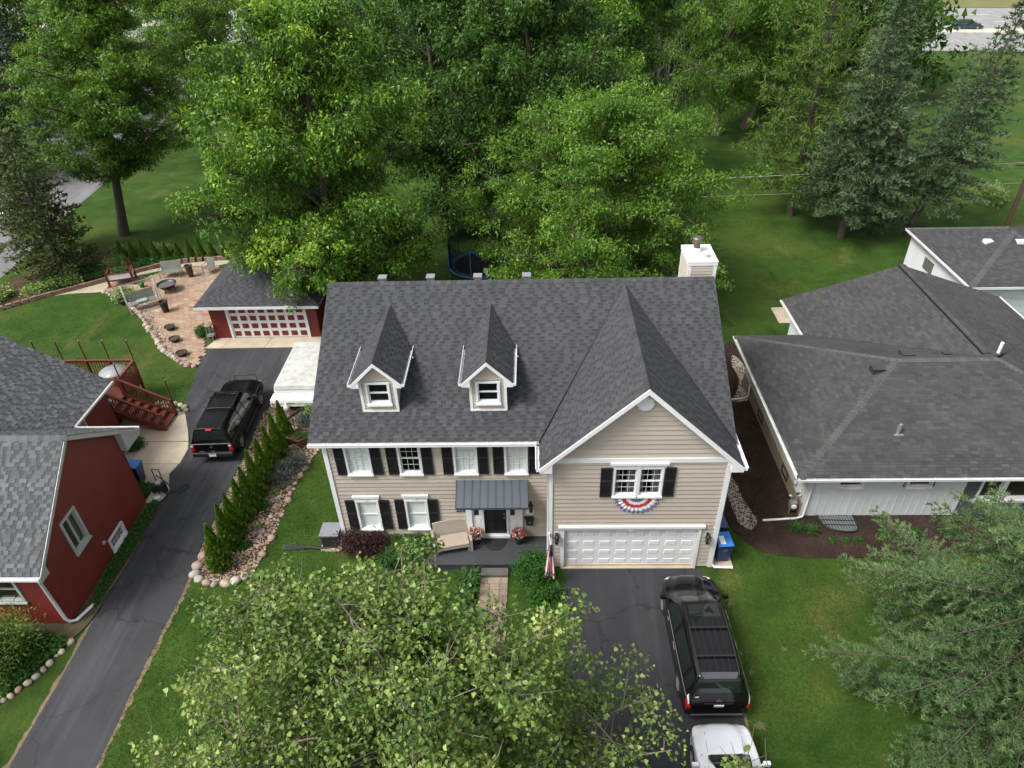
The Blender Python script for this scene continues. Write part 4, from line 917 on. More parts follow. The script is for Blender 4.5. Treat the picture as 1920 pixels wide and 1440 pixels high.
# string-light poles along the deck
PL = mat('red_pole', (.10,.02,.016), None, .5)
for i, (x, y, z0, z1, w_) in enumerate([(-28.6,DY1+.06,1.4,3.62,'behind the roof edge, leftmost'),(-27.4,DY1+.06,1.4,3.62,'second from the left'),(-26.2,DY1+.06,1.4,3.62,'third from the left'),(-25.0,DY1+.06,1.4,3.62,'fourth from the left'),(-23.77,DY1+.06,1.4,3.62,'at the far right corner'),(DX+.06,9.76,.6,3.3,'at the top of the stairs'),(SX1,9.74,0,2.35,'at the bottom of the stairs')]):
    b = MB(); b.tube([(x,y,z0),(x,y,z1)], .03, 8); p_ = b.build('light_pole', PL, None); tag(p_, 'thin red light pole on the deck railing, '+w_, 'pole', 'light poles round the deck')
    b = MB(); b.tube([(x,y,z1-.02),(x+.06,y-.05,z1+.02),(x+.08,y-.08,z1-.06)], .012, 6); b.build('hook', K['black'], p_)
    b = MB(); b.lathe([(.01,.06),(.03,.02),(.03,-.03),(.005,-.06)], (x+.08,y-.08,z1-.12), 10); b.build('bulb', K['glasstop'], p_)
T = thing('patio_table', 'round frosted glass table on the red deck', 'table', (-24.6,10.72,DZ))
b = MB(); b.lathe([(.62,0),(.62,.02)], (-24.6,10.72,DZ+.7), 32); b.build('table_top', K['glasstop'], T)
b = MB(); b.lathe([(.64,0),(.66,.012),(.64,.025),(.62,.012)], (-24.6,10.72,DZ+.69), 32, close=False); b.build('table_rim', K['mesh_grey'], T)
for a in range(4):
    b = MB(); b.tube([(-24.6+.55*cos(a*pi/2+.7),10.72+.55*sin(a*pi/2+.7),DZ),(-24.6+.2*cos(a*pi/2+.7),10.72+.2*sin(a*pi/2+.7),DZ+.4),(-24.6+.5*cos(a*pi/2+.7),10.72+.5*sin(a*pi/2+.7),DZ+.69)], .018, 6); b.build('leg', K['mesh_grey'], T)
CH = thing('deck_chair', 'grey metal armchair beside the round deck table', 'chair', (-25.35,9.75,DZ))
b = MB(); b.box((-25.6,9.5,DZ+.4),(-25.1,10.0,DZ+.43)); b.build('seat', K['mesh_grey'], CH); b = MB(); b.prism([(-25.6,9.5,DZ+.43),(-25.1,9.5,DZ+.43),(-25.1,9.38,DZ+.95),(-25.6,9.38,DZ+.95)], (0,-.03,0)); b.build('backrest', K['mesh_grey'], CH)
for x in (-25.6,-25.1):
    for y in (9.52,9.98): b = MB(); b.tube([(x,y,DZ),(x,y,DZ+.42)], .015, 6); b.build('leg', K['steel'], CH)
    b = MB(); b.tube([(x,9.45,DZ+.66),(x,9.98,DZ+.64)], .02, 6); b.build('armrest', K['steel'], CH)
b = MB(); b.lathe([(.02,.0),(.17,.03),(.24,.12),(.25,.16),(.22,.16),(.15,.06),(.02,.03)], (-24.2,8.85,DZ+.01), 20); tag(b.build('pet_bowl', K['steel'], None), 'shiny round metal bowl on the deck landing', 'bowl')

# ------------------------------------------------------------------ red garage behind the narrow driveway
G = thing('red_garage', 'red detached garage with charcoal hip roof and chequered door', 'garage', (-19.2,19.6,0))
gx0, gx1, gy0, gy1, gz = -22.15, -15.95, 17.05, 22.4, 2.25
b = MB(); b.box((gx0+.02,gy0+.03,-.1),(gx1-.02,gy1-.02,.04)); b.build('foundation', K['concrete'], G)
lap_wall(G, (gx0,gy0,0), FX, FN, .04, gz, lambda z: (0, gx1-gx0), [(1.0,5.55,0,2.1)], .13, K['red'])
lap_wall(G, (gx0,gy1,0), (0,-1,0), (-1,0,0), .04, gz, lambda z: (0, gy1-gy0), [], .13, K['red'], joined=True); lap_wall(G, (gx1,gy0,0), (0,1,0), (1,0,0), .04, gz, lambda z: (0, gy1-gy0), [], .13, K['red'], joined=True)
lap_wall(G, (gx1,gy1,0), (-1,0,0), (0,1,0), .04, gz, lambda z: (0, gx1-gx0), [], .13, K['red'], joined=True)
b = MB(); b.box((-21.08,17.08,.04),(-16.64,17.12,2.08)); gd = b.build('garage_door', K['white'], G)
RP = mat('door_panel_red', (.155,.024,.017), None, .5)
for r in range(4):
    for c_ in range(8):
        xx = -21.08+.555*c_+.09; zz = .04+.51*r+.1; b = MB(); b.box((xx,17.062,zz),(xx+.37,17.079,zz+.31)); b.build('door_panel', RP, gd)
b = MB(); b.box((-21.2,16.99,.03),(-21.08,17.11,2.2)); b.box((-16.64,16.99,.03),(-16.52,17.11,2.2)); b.box((-21.2,16.985,2.08),(-16.52,17.1,2.2)); b.build('door_trim', K['white'], G)
b = MB(); b.tube([(-20.55,17.03,.45),(-19.5,17.0,2.1)], .008, 5); b.build('pull_cord', K['steel'], gd)
e0, e1, f0, f1, ez, rz = -22.65, -15.55, 16.5, 22.75, 2.4, 4.3; ym = (f0+f1)/2; xa_, xb_ = e0+3.0, e1-3.0
gf = [[(e0,f0,ez),(e1,f0,ez),(xb_,ym,rz),(xa_,ym,rz)], [(e0,f1,ez),(e0,f0,ez),(xa_,ym,rz)], [(e1,f0,ez),(e1,f1,ez),(xb_,ym,rz)], [(e1,f1,ez),(e0,f1,ez),(xa_,ym,rz),(xb_,ym,rz)]]
rd = MB(); acc = MB()
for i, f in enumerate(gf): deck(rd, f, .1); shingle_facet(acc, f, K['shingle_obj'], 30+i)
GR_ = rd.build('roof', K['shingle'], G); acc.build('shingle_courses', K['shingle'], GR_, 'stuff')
ridge_caps(GR_, gf[0][0], gf[0][3], K['shingle'], .45, .45, 5); ridge_caps(GR_, gf[0][1], gf[0][2], K['shingle'], .45, .45, 6); ridge_caps(GR_, gf[0][3], gf[0][2], K['shingle'], .6, .6, 7)
gutter(G, (e0,f0,ez-.01), (e1,f0,ez-.01), (0,-1,0), K['white'], .09, .14)
b = MB(); b.box((e0,f0+.02,ez-.2),(e1,f0+.04,ez-.02)); b.box((e0-.01,f0+.041,ez-.2),(e0+.02,f1,ez-.03)); b.build('fascia', K['white'], G)
b = MB(); b.box((e0+.03,f0+.04,ez-.2),(e1-.03,f1-.04,ez-.17)); b.build('soffit', K['white'], G)

# ------------------------------------------------------------------ white ranch house on the right
N = thing('ranch_house', 'low white ranch house with worn grey hip roof on the right', 'house', (13,8,0))
nx0, nx1, ny0, ny1, nz = 7.3, 20.8, 2.6, 11.9, 2.4
b = MB(); b.box((nx0+.03,ny0+.03,-.1),(nx1-.03,ny1-.03,.22)); b.box((10.65,ny1-.03,-.1),(20.9,15.6,.22)); b.build('foundation', mat('tan_foundation', (.30,.25,.18), (.24,.2,.15), .9), N)
WV = mat('white_vertical_siding', (.62,.64,.66), (.55,.57,.59), .55, scale=1.1, objrand=.02)
WS = mat('cream_side_panels', (.60,.585,.54), (.52,.51,.48), .6, scale=.8)
for i in range(20):       # vertical boards, each with its rib
    x = 7.32+i*.3065; z0, z1 = .12, 2.42
    for (a, c_) in ([(z0, z1)] if not (8.4 < x+.15 < 9.45 or 11.1 < x+.15 < 12.15) else [(z0, 1.62), (2.1, z1)]):
        b = MB(); b.box((x,ny0-.03,a),(x+.3,ny0,c_)); b.box((x+.25,ny0-.045,a),(x+.3,ny0-.031,c_)); b.build('siding_board', WV, N)
for a in (8.45, 11.12): window(N, (a,ny0,1.62), FX, FN, 1.0, .5, 1, 1, 'white_old', None, .07, sashes=1, depth=.08)
b = MB(); b.box((7.28,ny0-.02,.05),(13.5,ny0+.05,.14)); b.build('base_trim', K['white'], N)
BR = mat('dark_grey_brick', (.075,.08,.085), (.06,.065,.07), .8)
lap_wall(N, (13.45,ny0,0), FX, FN, .1, 2.42, lambda z: (0, nx1-13.45), [(.55,3.3,.95,2.05)], .12, BR, 'brick_course')
window(N, (14.0,ny0,.93), FX, FN, .95, 1.15, 1, 1, 'white', None, .09, sashes=1); window(N, (14.95,ny0,.93), FX, FN, 1.85, 1.15, 1, 1, 'white', None, .09, sashes=1)
b = MB(); b.box((13.9,ny0-.14,.83),(16.9,ny0+.0,.93)); b.build('stone_sill', mat('cream_sill', (.5,.44,.35), None, .8), N)
for j in range(4):
    y = ny0+j*2.32; b = MB(); b.box((nx0-.02,y+.01,.75),(nx0+.02,y+2.31,2.42)); b.build('side_panel', WS, N)
b = MB(); b.box((nx0-.03,ny0,-.05),(nx0+.03,ny1,.72)); b.build('foundation_wall', mat('tan_foundation_side', (.27,.225,.16), (.21,.18,.13), .9), N)
for y in (4.3,8.2): window(N, (nx0-.03,y+.8,.25), (0,-1,0), (-1,0,0), .8, .42, 1, 1, 'plastic', None, .05, sashes=1, depth=.02, sill=False)
lap_wall(N, (10.6,15.6,0), (0,-1,0), (-1,0,0), .1, 2.42, lambda z: (0, 3.75), [], .2, WV, joined=True); lap_wall(N, (20.9,15.6,0), (-1,0,0), (0,1,0), .1, 2.42, lambda z: (0, 10.3), [], .2, WV, joined=True)
lap_wall(N, (20.9,2.6,0), (0,1,0), (1,0,0), .1, 2.42, lambda z: (0, 13), [], .2, WV, joined=True); lap_wall(N, (10.6,11.9,0), (-1,0,0), (0,1,0), .1, 2.42, lambda z: (0, 3.3), [], .2, WV, joined=True)
lap_wall(N, (20.9,15.6,0), (-1,0,0), (0,1,0), 2.42, 4.3, lambda z: ((z-2.4)*2.7, 10.3-(z-2.4)*2.7), [], .2, WV, joined=True)
E1 = 2.6; rx0, rx1, ry0, ry1, ryr, rzr = 6.65, 21.4, 2.08, 12.4, 7.24, 4.55; ra, rbx = 11.9, 16.15; wx = 15.85; wy = 16.04; wl, wr = 10.03, 21.5
F = [[(rx0,ry0,E1),(rx1,ry0,E1),(rbx,ryr,rzr),(ra,ryr,rzr)], [(rx0,ry1,E1),(rx0,ry0,E1),(ra,ryr,rzr)], [(rx1,ry0,E1),(rx1,ry1,E1),(rbx,ryr,rzr)],
     [(wl,ry1,E1),(rx0,ry1,E1),(ra,ryr,rzr),(wx,ryr,rzr)], [(wl,wy,E1),(wl,ry1,E1),(wx,ryr,rzr),(wx,wy,rzr)], [(wr,ry1-.6,E1),(wr,wy,E1),(wx,wy,rzr),(wx,ryr,rzr)]]
K['cap_brown'] = mat('hip_cap_shingle', (.082, .082, .082), (.066, .066, .066), .92, scale=.8, tone=(.8, 1.25), bump=.4, bscale=160, spec=.2)
rd = MB(); acc = MB()
for f in F: deck(rd, f, .12)
NR = rd.build('roof', K['shingle_brown'], N)
for i, f in enumerate(F): shingle_facet(acc, f, K['shingle_brown_obj'], 50+i, .14, '3tab', 296 if i == 0 else 0, NR)
acc.build('shingle_courses', K['shingle_brown'], NR, 'stuff')
for i, (p, q) in enumerate((((rx0,ry0,E1),(ra,ryr,rzr)), ((rx1,ry0,E1),(rbx,ryr,rzr)), ((rx0,ry1,E1),(ra,ryr,rzr)), ((ra,ryr,rzr),(rbx,ryr,rzr)))): ridge_caps(NR, p, q, K['cap_brown'], .3, .3, 20+i, w=.17)
rv = MB(); rv.box((wx-.17,7.6,rzr+.01),(wx+.17,wy,rzr+.05)); rv.build('ridge_vent', K['shingle_brown'], NR); rv = MB(); rv.box((wx-.2,7.6,rzr-.04),(wx-.172,wy,rzr+.03)); rv.build('ridge_vent_slot', K['black'], NR)
ridge_caps(NR, (wx,wy,rzr+.055), (wx,7.6,rzr+.055), K['shingle_brown'], .25, .25, 29)
gutter(N, (rx0-.02,ry0,E1-.01), (rx1,ry0,E1-.01), (0,-1,0), K['white'], .11, .1); gutter(N, (rx0,ry0,E1-.01), (rx0,ry1,E1-.01), (-1,0,0), K['white_old'], .11, .1); gutter(N, (wl,ry1+.02,E1-.01), (wl,wy,E1-.01), (-1,0,0), K['white_old'], .1, .1); gutter(N, (wr,ry1,E1-.01), (wr,wy,E1-.01), (1,0,0), K['white'], .1, .1)
b = MB(); b.box((rx0+.05,ry0+.05,E1-.16),(nx0+.0,ry1-.05,E1-.13)); b.box((nx0,ry0+.05,E1-.161),(rx1-.05,ny0,E1-.131)); b.box((wl+.05,ry1-.05,E1-.162),(10.6,wy-.02,E1-.132)); b.build('soffit', K['white_old'], N)
b = MB(); b.prism([(wl,wy,E1-.01),(wx,wy,rzr-.01),(wx,wy,rzr-.16),(wl,wy,E1-.16)], (0,.03,0)); b.prism([(wr,wy,E1-.01),(wx,wy,rzr-.01),(wx,wy,rzr-.16),(wr,wy,E1-.16)], (0,.03,0)); b.build('rake_board', K['white'], N)
b = MB(); b.box((rx0,ry1+.0,E1-.16),(wl,ry1+.03,E1-.02)); b.build('fascia', K['white'], N)
downspout(N, [(7.5,2.05,2.48),(7.45,2.45,2.25),(7.42,2.5,.4),(7.36,2.42,.17),(7.1,2.38,.1),(5.75,2.3,.08)], K['white'], .08)
downspout(N, [(6.6,10.6,2.48),(7.15,10.55,2.2),(7.2,10.5,.3),(7.0,10.5,.12),(6.35,10.45,.08)], K['white_old'], .08)
for (x, y, s, hh, nm) in ((11.0,6.9,.22,.16,'roof_vent'),(12.7,8.0,.24,.14,'roof_vent'),(14.4,8.05,.12,.1,'roof_vent')):
    zz = E1+.379*min(y-ry0, ry1-y, x-rx0) ; b = MB(); b.box((x-s,y-s,zz-.1),(x+s,y+s,zz+hh)); b.box((x-s-.03,y-s-.03,zz+hh+.001),(x+s+.03,y+s+.03,zz+hh+.03)); b.build(nm, mat('dark_roof_vent', (.04,.042,.047), None, .5), N)
b = MB(); b.tube([(10.9,3.9,3.2),(10.9,3.9,3.75)], .085, 14, cap=False); b.tube([(10.9,3.9,3.2),(10.9,3.9,3.72)], .06, 14); b.build('vent_pipe', mat('blue_grey_pipe', (.28,.31,.36), None, .4, .4), N); b = MB(); b.box((10.72,3.75,3.2),(11.08,4.1,3.29)); b.build('pipe_flashing', K['steel'], N)
b = MB(); b.tube([(16.6,8.0,4.2),(16.6,8.0,4.85)], .07, 12); b.build('vent_pipe', K['white'], N)
b = MB(); b.box((17.75,6.9,3.7),(18.75,7.9,4.95)); b.build('chimney', mat('grey_metal_cladding', (.22,.25,.27), (.19,.22,.24), .45, .3), N); b = MB(); b.box((17.68,6.83,4.951),(18.82,7.97,5.05)); b.build('chimney_cap', mat('pinkish_cap', (.55,.46,.4), (.45,.36,.3), .8), N)
# gas meter on the corner wall
gm = thing('gas_meter', 'grey gas meter and pipes on the corner of the ranch house', 'gas meter', (6.95,2.75,0))
b = MB(); b.box((6.85,2.62,.35),(7.15,2.85,.72)); b.build('meter_body', K['steel'], gm, bevel=.03); b = MB(); b.lathe([(.11,0),(.11,-.06),(.08,-.07)], (7.0,2.61,.55), 16, 'y'); b.build('dial', K['white_old'], gm)
b = MB(); b.tube([(6.93,2.75,0),(6.93,2.75,.36)], .03, 8); b.tube([(7.08,2.75,.72),(7.08,2.75,1.0),(7.24,2.75,1.05)], .03, 8); b.lathe([(.02,0),(.1,.02),(.1,.06),(.02,.1)], (6.9,2.9,.85), 14); b.build('pipe', K['steel'], gm)
em = thing('electric_meter', 'round white electric meter on the side wall of the ranch house', 'meter', (7.2,3.2,1.2))
b = MB(); b.box((7.1,2.95,1.0),(7.28,3.3,1.6)); b.build('meter_box', K['white_old'], em); b = MB(); b.lathe([(.13,0),(.13,-.1),(.08,-.14)], (7.1,3.12,1.4), 16, 'x'); b.build('meter_glass', K['glasstop'], em); b = MB(); b.tube([(7.2,3.12,1.6),(7.2,3.12,2.5)], .03, 8); b.build('conduit', K['white_old'], em)
# window well
ww = thing('window_well', 'grated half oval window well against the ranch house wall', 'window well', (8.7,2.2,0))
pts = [(8.0,2.55),(8.05,2.15),(8.35,1.8),(8.9,1.65),(9.35,1.75),(9.45,2.2),(9.45,2.55)]
b = MB(); b.tube([(x,y,.09) for x, y in catmull(pts, 5, False)], .035, 6); b.build('well_rim', K['black'], ww); b = MB(); b.prism([(x,y,.037) for x, y in catmull(pts, 5, False)], (0,0,.004)); b.build('well_floor', mat('well_shade', (.1,.12,.115), None, .6), ww)
for k in range(12):
    x = 8.15+k*.11; yb_ = 1.72+.4*abs((x-8.85)/.75)**2.2; b = MB(); b.bar((x,yb_,.085),(x,2.55,.085), .02, .015); b.build('grate_bar', K['steel'], ww)
for y in (2.0,2.25): b = MB(); b.bar((8.05,y+.05,.1),(9.44,y,.1), .03, .015); b.build('cross_bar', K['black'], ww)
w2 = thing('window_well', 'grated window well under the picture window of the ranch house', 'window well', (16.1,2.2,0))
b = MB(); pts = [(15.2,2.55),(15.4,1.9),(16.2,1.6),(17,1.9),(17.1,2.55)]; b.tube([(x,y,.12) for x, y in catmull(pts, 5, False)], .04, 6); b.build('well_rim', K['black'], w2)
for k in range(14): x = 15.4+k*.12; b = MB(); b.bar((x,1.75,.1),(x,2.55,.1), .03, .02); b.build('grate_bar', K['steel'], w2)
ls = MB(); ls.lathe([(.07,0),(.07,.05),(.03,.06)], (11.0,1.85,.04), 12); tag(ls.build('ground_spotlight', K['black'], None), 'tiny black spotlight in the mulch before the ranch house', 'spotlight')
# black hose lying on the mulch
ho = []
rg = random.Random(4)
for i in range(150):
    t = i/149; a = t*20; ho.append((5.9+.45*sin(a*.9+.4)+.4*sin(a*.31), 5.6-3.4*t+.5*cos(a*.8), .055+.015*(i % 3)))
b = MB(); b.tube(ho, .02, 6); tag(b.build('garden_hose', K['plastic'], None), 'tangled black hose lying on the mulch beside the tan house', 'hose')
# far right white garage
Q = thing('white_garage', 'white detached garage with grey hip roof behind the ranch house', 'garage', (24.3,21.3,0))
q0, q1, p0, p1, qz = 21.1, 27.9, 17.7, 25.1, 2.35
lap_wall(Q, (q0,p1,0), (0,-1,0), (-1,0,0), .05, qz, lambda z: (0, p1-p0), [(2.2,3.3,1.0,1.7)], .15, WV, joined=True)
lap_wall(Q, (q0,p0,0), FX, FN, .05, qz, lambda z: (0, q1-q0), [(.9,5.9,0,2.1)], .15, WV, joined=True); lap_wall(Q, (q1,p0,0), (0,1,0), (1,0,0), .05, qz, lambda z: (0, p1-p0), [], .15, WV, joined=True); lap_wall(Q, (q1,p1,0), (-1,0,0), (0,1,0), .05, qz, lambda z: (0, q1-q0), [], .15, WV, joined=True)
lv = MB(); lv.box((q0-.06,21.8,1.0),(q0+.02,22.9,1.7)); lv = lv.build('louvre', K['black'], Q)
for k in range(4): b = MB(); b.box((q0-.08,21.83+.27*k,1.02),(q0-.061,22.03+.27*k,1.68)); b.build('louvre_slat', K['mesh_grey'], lv)
gd = MB(); gd.box((22.0,17.72,.03),(27.0,17.76,2.1)); gd = gd.build('garage_door', K['white_old'], Q)
for r in range(4): b = MB(); b.box((22.0,17.69,.05+.51*r),(27.0,17.719,.53+.51*r)); b.build('door_section', mat('pale_grey_door', (.55,.6,.62), None, .5) if r == 0 else gd_m, gd); gd_m = bpy.data.materials['pale_grey_door']
o0, o1, d0, d1, oz, tz = 20.75, 28.2, 17.3, 25.4, 2.5, 4.1; mx = (o0+o1)/2; ya, yb2 = d0+3.7, d1-3.7
F = [[(o0,d0,oz),(o1,d0,oz),(mx,ya,tz)], [(o0,d1,oz),(o0,d0,oz),(mx,ya,tz),(mx,yb2,tz)], [(o1,d0,oz),(o1,d1,oz),(mx,yb2,tz),(mx,ya,tz)], [(o1,d1,oz),(o0,d1,oz),(mx,yb2,tz)]]
rd = MB(); acc = MB()
for i, f in enumerate(F): deck(rd, f, .1); shingle_facet(acc, f, K['shingle_brown_obj'], 70+i, .14, '3tab')
QR = rd.build('roof', K['shingle_brown'], Q); acc.build('shingle_courses', K['shingle_brown'], QR, 'stuff')
for p, q in ((F[0][0], F[0][2]), (F[0][1], F[0][2]), (F[3][1], F[3][2])): ridge_caps(QR, p, q, K['cap_brown'], .3, .3, 33)
for a, c_, out in (((o0,d0,oz),(o1,d0,oz),(0,-1,0)), ((o0,d0,oz),(o0,d1,oz),(-1,0,0))): gutter(Q, a, c_, out, K['white'], .08, .12)
b = MB(); b.box((o0+.02,d1,oz-.12),(o1,d1+.03,oz)); b.build('fascia', K['white'], Q); b = MB(); b.box((o0+.03,d0+.03,oz-.14),(o1-.03,d1-.03,oz-.11)); b.build('soffit', K['white'], Q)
for x, y in ((23.2,20.9),(24.6,20.3)): zz = oz+.43*(min(x-o0, y-d0, o1-x)); b = MB(); b.box((x-.25,y-.2,zz-.1),(x+.25,y+.2,zz+.1)); b.build('roof_vent', K['white'], Q)
sl = sheet('side_slab', [(10.9,17.9),(12.6,17.9),(12.4,19.8),(10.9,19.7)], .03, K['concrete'])
# ------------------------------------------------------------------ vehicles
def prof(w, zbot, zbelt, zroof, wroof, crown=.03):
    return [(0, zroof+crown), (wroof*.62, zroof+crown*.75), (wroof, zroof-.035), (w*.965, zbelt), (w, zbelt-.2), (w*.995, zbot+.22), (w*.93, zbot), (0, zbot)]
def cr(a, b, c, d, t): return .5*((2*b)+(c-a)*t+(2*a-5*b+4*c-d)*t*t+(3*b-a-3*c+d)*t**3)
class Loft:
    def __init__(s, st):   # st: (y, profile)
        s.Y = [q[0] for q in st]; s.P = [q[1] for q in st]; s.n = len(st); s.m = 8
    def at(s, t, j):
        t = min(max(t, 0), s.n-1-1e-6); i = int(t); f = t-i; I = [max(0, i-1), i, min(i+1, s.n-1), min(i+2, s.n-1)]
        aj = abs(j); aj = min(aj, 7-1e-6); k = int(aj); g_ = aj-k; Jn = [k-1 if k > 0 else 1, k, min(k+1, 7), min(k+2, 7)]
        def at_i(ii):
            P = s.P[ii]; q = [P[x] for x in Jn]
            if k == 0: q[0] = (-P[1][0], P[1][1])
            return (cr(q[0][0], q[1][0], q[2][0], q[3][0], g_), cr(q[0][1], q[1][1], q[2][1], q[3][1], g_))
        C = [at_i(x) for x in I]
        x = cr(C[0][0], C[1][0], C[2][0], C[3][0], f); z = cr(C[0][1], C[1][1], C[2][1], C[3][1], f); y = cr(s.Y[I[0]], s.Y[I[1]], s.Y[I[2]], s.Y[I[3]], f)
        return Vector((x if j >= 0 else -x, y, z))
    def nrm(s, t, j):
        e = .02; a = s.at(t+e, j)-s.at(t-e, j); b = s.at(t, j+e)-s.at(t, j-e); n = a.cross(b)
        if n.length < 1e-9: return Vector((0,0,1))
        n.normalize(); c = s.at(t, j); ctr = Vector((0, c.y, .8))
        return n if n.dot(c-ctr) > 0 else -n
    def body(s, b, dt=5, dj=4):
        nt, nj = (s.n-1)*dt, 14*dj
        b.grid(lambda u, v: s.at(v*(s.n-1), -7+14*u), nj, nt, True, True)
        for t in (0, s.n-1):
            ring = [s.at(t, -7+14*k/nj) for k in range(nj)]; b.add(ring, [tuple(range(nj)) if t == 0 else tuple(range(nj))[::-1]])
    def patch(s, t0, t1, j0, j1, off=.006, nt=8, nj=6, shape=None):
        b = MB()
        def P(u, v):
            t = t0+(t1-t0)*v; a, c = j0, j1
            if shape: a, c = shape(v)
            j = a+(c-a)*u; return s.at(t, j)+s.nrm(t, j)*off
        b.grid(P, nj, nt); n0 = Vector(b.v[1])-Vector(b.v[0]); n1 = Vector(b.v[nj+1])-Vector(b.v[0])
        if n0.cross(n1).dot(s.nrm((t0+t1)/2, (j0+j1)/2)) < 0: b.f = [q[::-1] for q in b.f]
        return b
def wheel(root, x, y, r, w, rim='alloy'):
    s = 1 if x > 0 else -1; b = MB()
    b.lathe([(r*.62, -w/2), (r*.93, -w/2), (r, -w*.3), (r, w*.3), (r*.93, w/2), (r*.62, w/2)], (x, y, r), 28, 'x', close=False); wh = b.build('wheel', K['tyre'], root)
    b = MB(); xo = s*w*.38
    b.lathe([(r*.63, -w*.4), (r*.63, w*.4)], (x, y, r), 24, 'x', close=True); b.build('rim_dish', K['plastic'], wh)
    b = MB(); b.lathe([(r*.64, xo), (r*.64, xo+s*.03), (r*.56, xo+s*.03), (r*.56, xo)], (x, y, r), 24, 'x', close=False)
    for k in range(5):
        a = 2*pi*k/5+.3; b.bar((x+xo+s*.02, y, r), (x+xo+s*.02, y+cos(a)*r*.58, r+sin(a)*r*.58), .07, .03, (1,0,0))
    b.lathe([(.06, xo), (.05, xo+s*.05)], (x, y, r), 14, 'x'); b.build('rim', K[rim], wh)
def car(name, label, cat, loc, rz, st, paint, wheels, wr, glass, extra, group=None):
    root = thing(name, label, cat, (0,0,0), group); L = Loft(st); b = MB(); L.body(b); b.build('body', paint, root)
    wmax = max(p[4][0] for _, p in st)
    for y in wheels:
        for s in (-1, 1):
            a = MB(); a.lathe([(wr*1.17, -.012), (wr*1.17, .012), (wr*.9, .014)], (s*(wmax-.012), y, wr*1.02), 24, 'x'); a.build('wheel_arch', K['plastic'], root)
            wheel(root, s*(wmax-.09), y, wr, .22)
    for nm, t0, t1, j0, j1, shp in glass:
        L.patch(t0, t1, j0, j1, .006, shape=shp).build(nm, K['carglass'], root)
    extra(root, L); place(root, loc, rz); return root
# minivan
MV = [(-2.57, prof(.84,.38,.62,.70,.72,.0)), (-2.54, prof(.95,.30,.80,.93,.80,.01)), (-2.46, prof(.975,.28,.98,1.12,.80,.02)), (-2.34, prof(.985,.26,1.03,1.42,.74,.03)), (-2.2, prof(.99,.25,1.04,1.66,.685,.04)), (-2.0, prof(.99,.25,1.04,1.735,.675,.04)), (-1.3, prof(.995,.24,1.04,1.775,.69,.04)),
      (-.3, prof(.995,.24,1.03,1.78,.69,.04)), (.45, prof(.99,.24,1.02,1.73,.675,.04)), (.8, prof(.985,.24,1.01,1.55,.69,.04)), (1.2, prof(.98,.24,.99,1.24,.74,.04)), (1.5, prof(.975,.24,.96,1.04,.76,.04)), (1.9, prof(.95,.25,.89,.95,.70,.05)), (2.2, prof(.87,.26,.80,.86,.58,.06)), (2.4, prof(.72,.28,.70,.75,.44,.05)), (2.54, prof(.46,.32,.58,.61,.28,.02))]
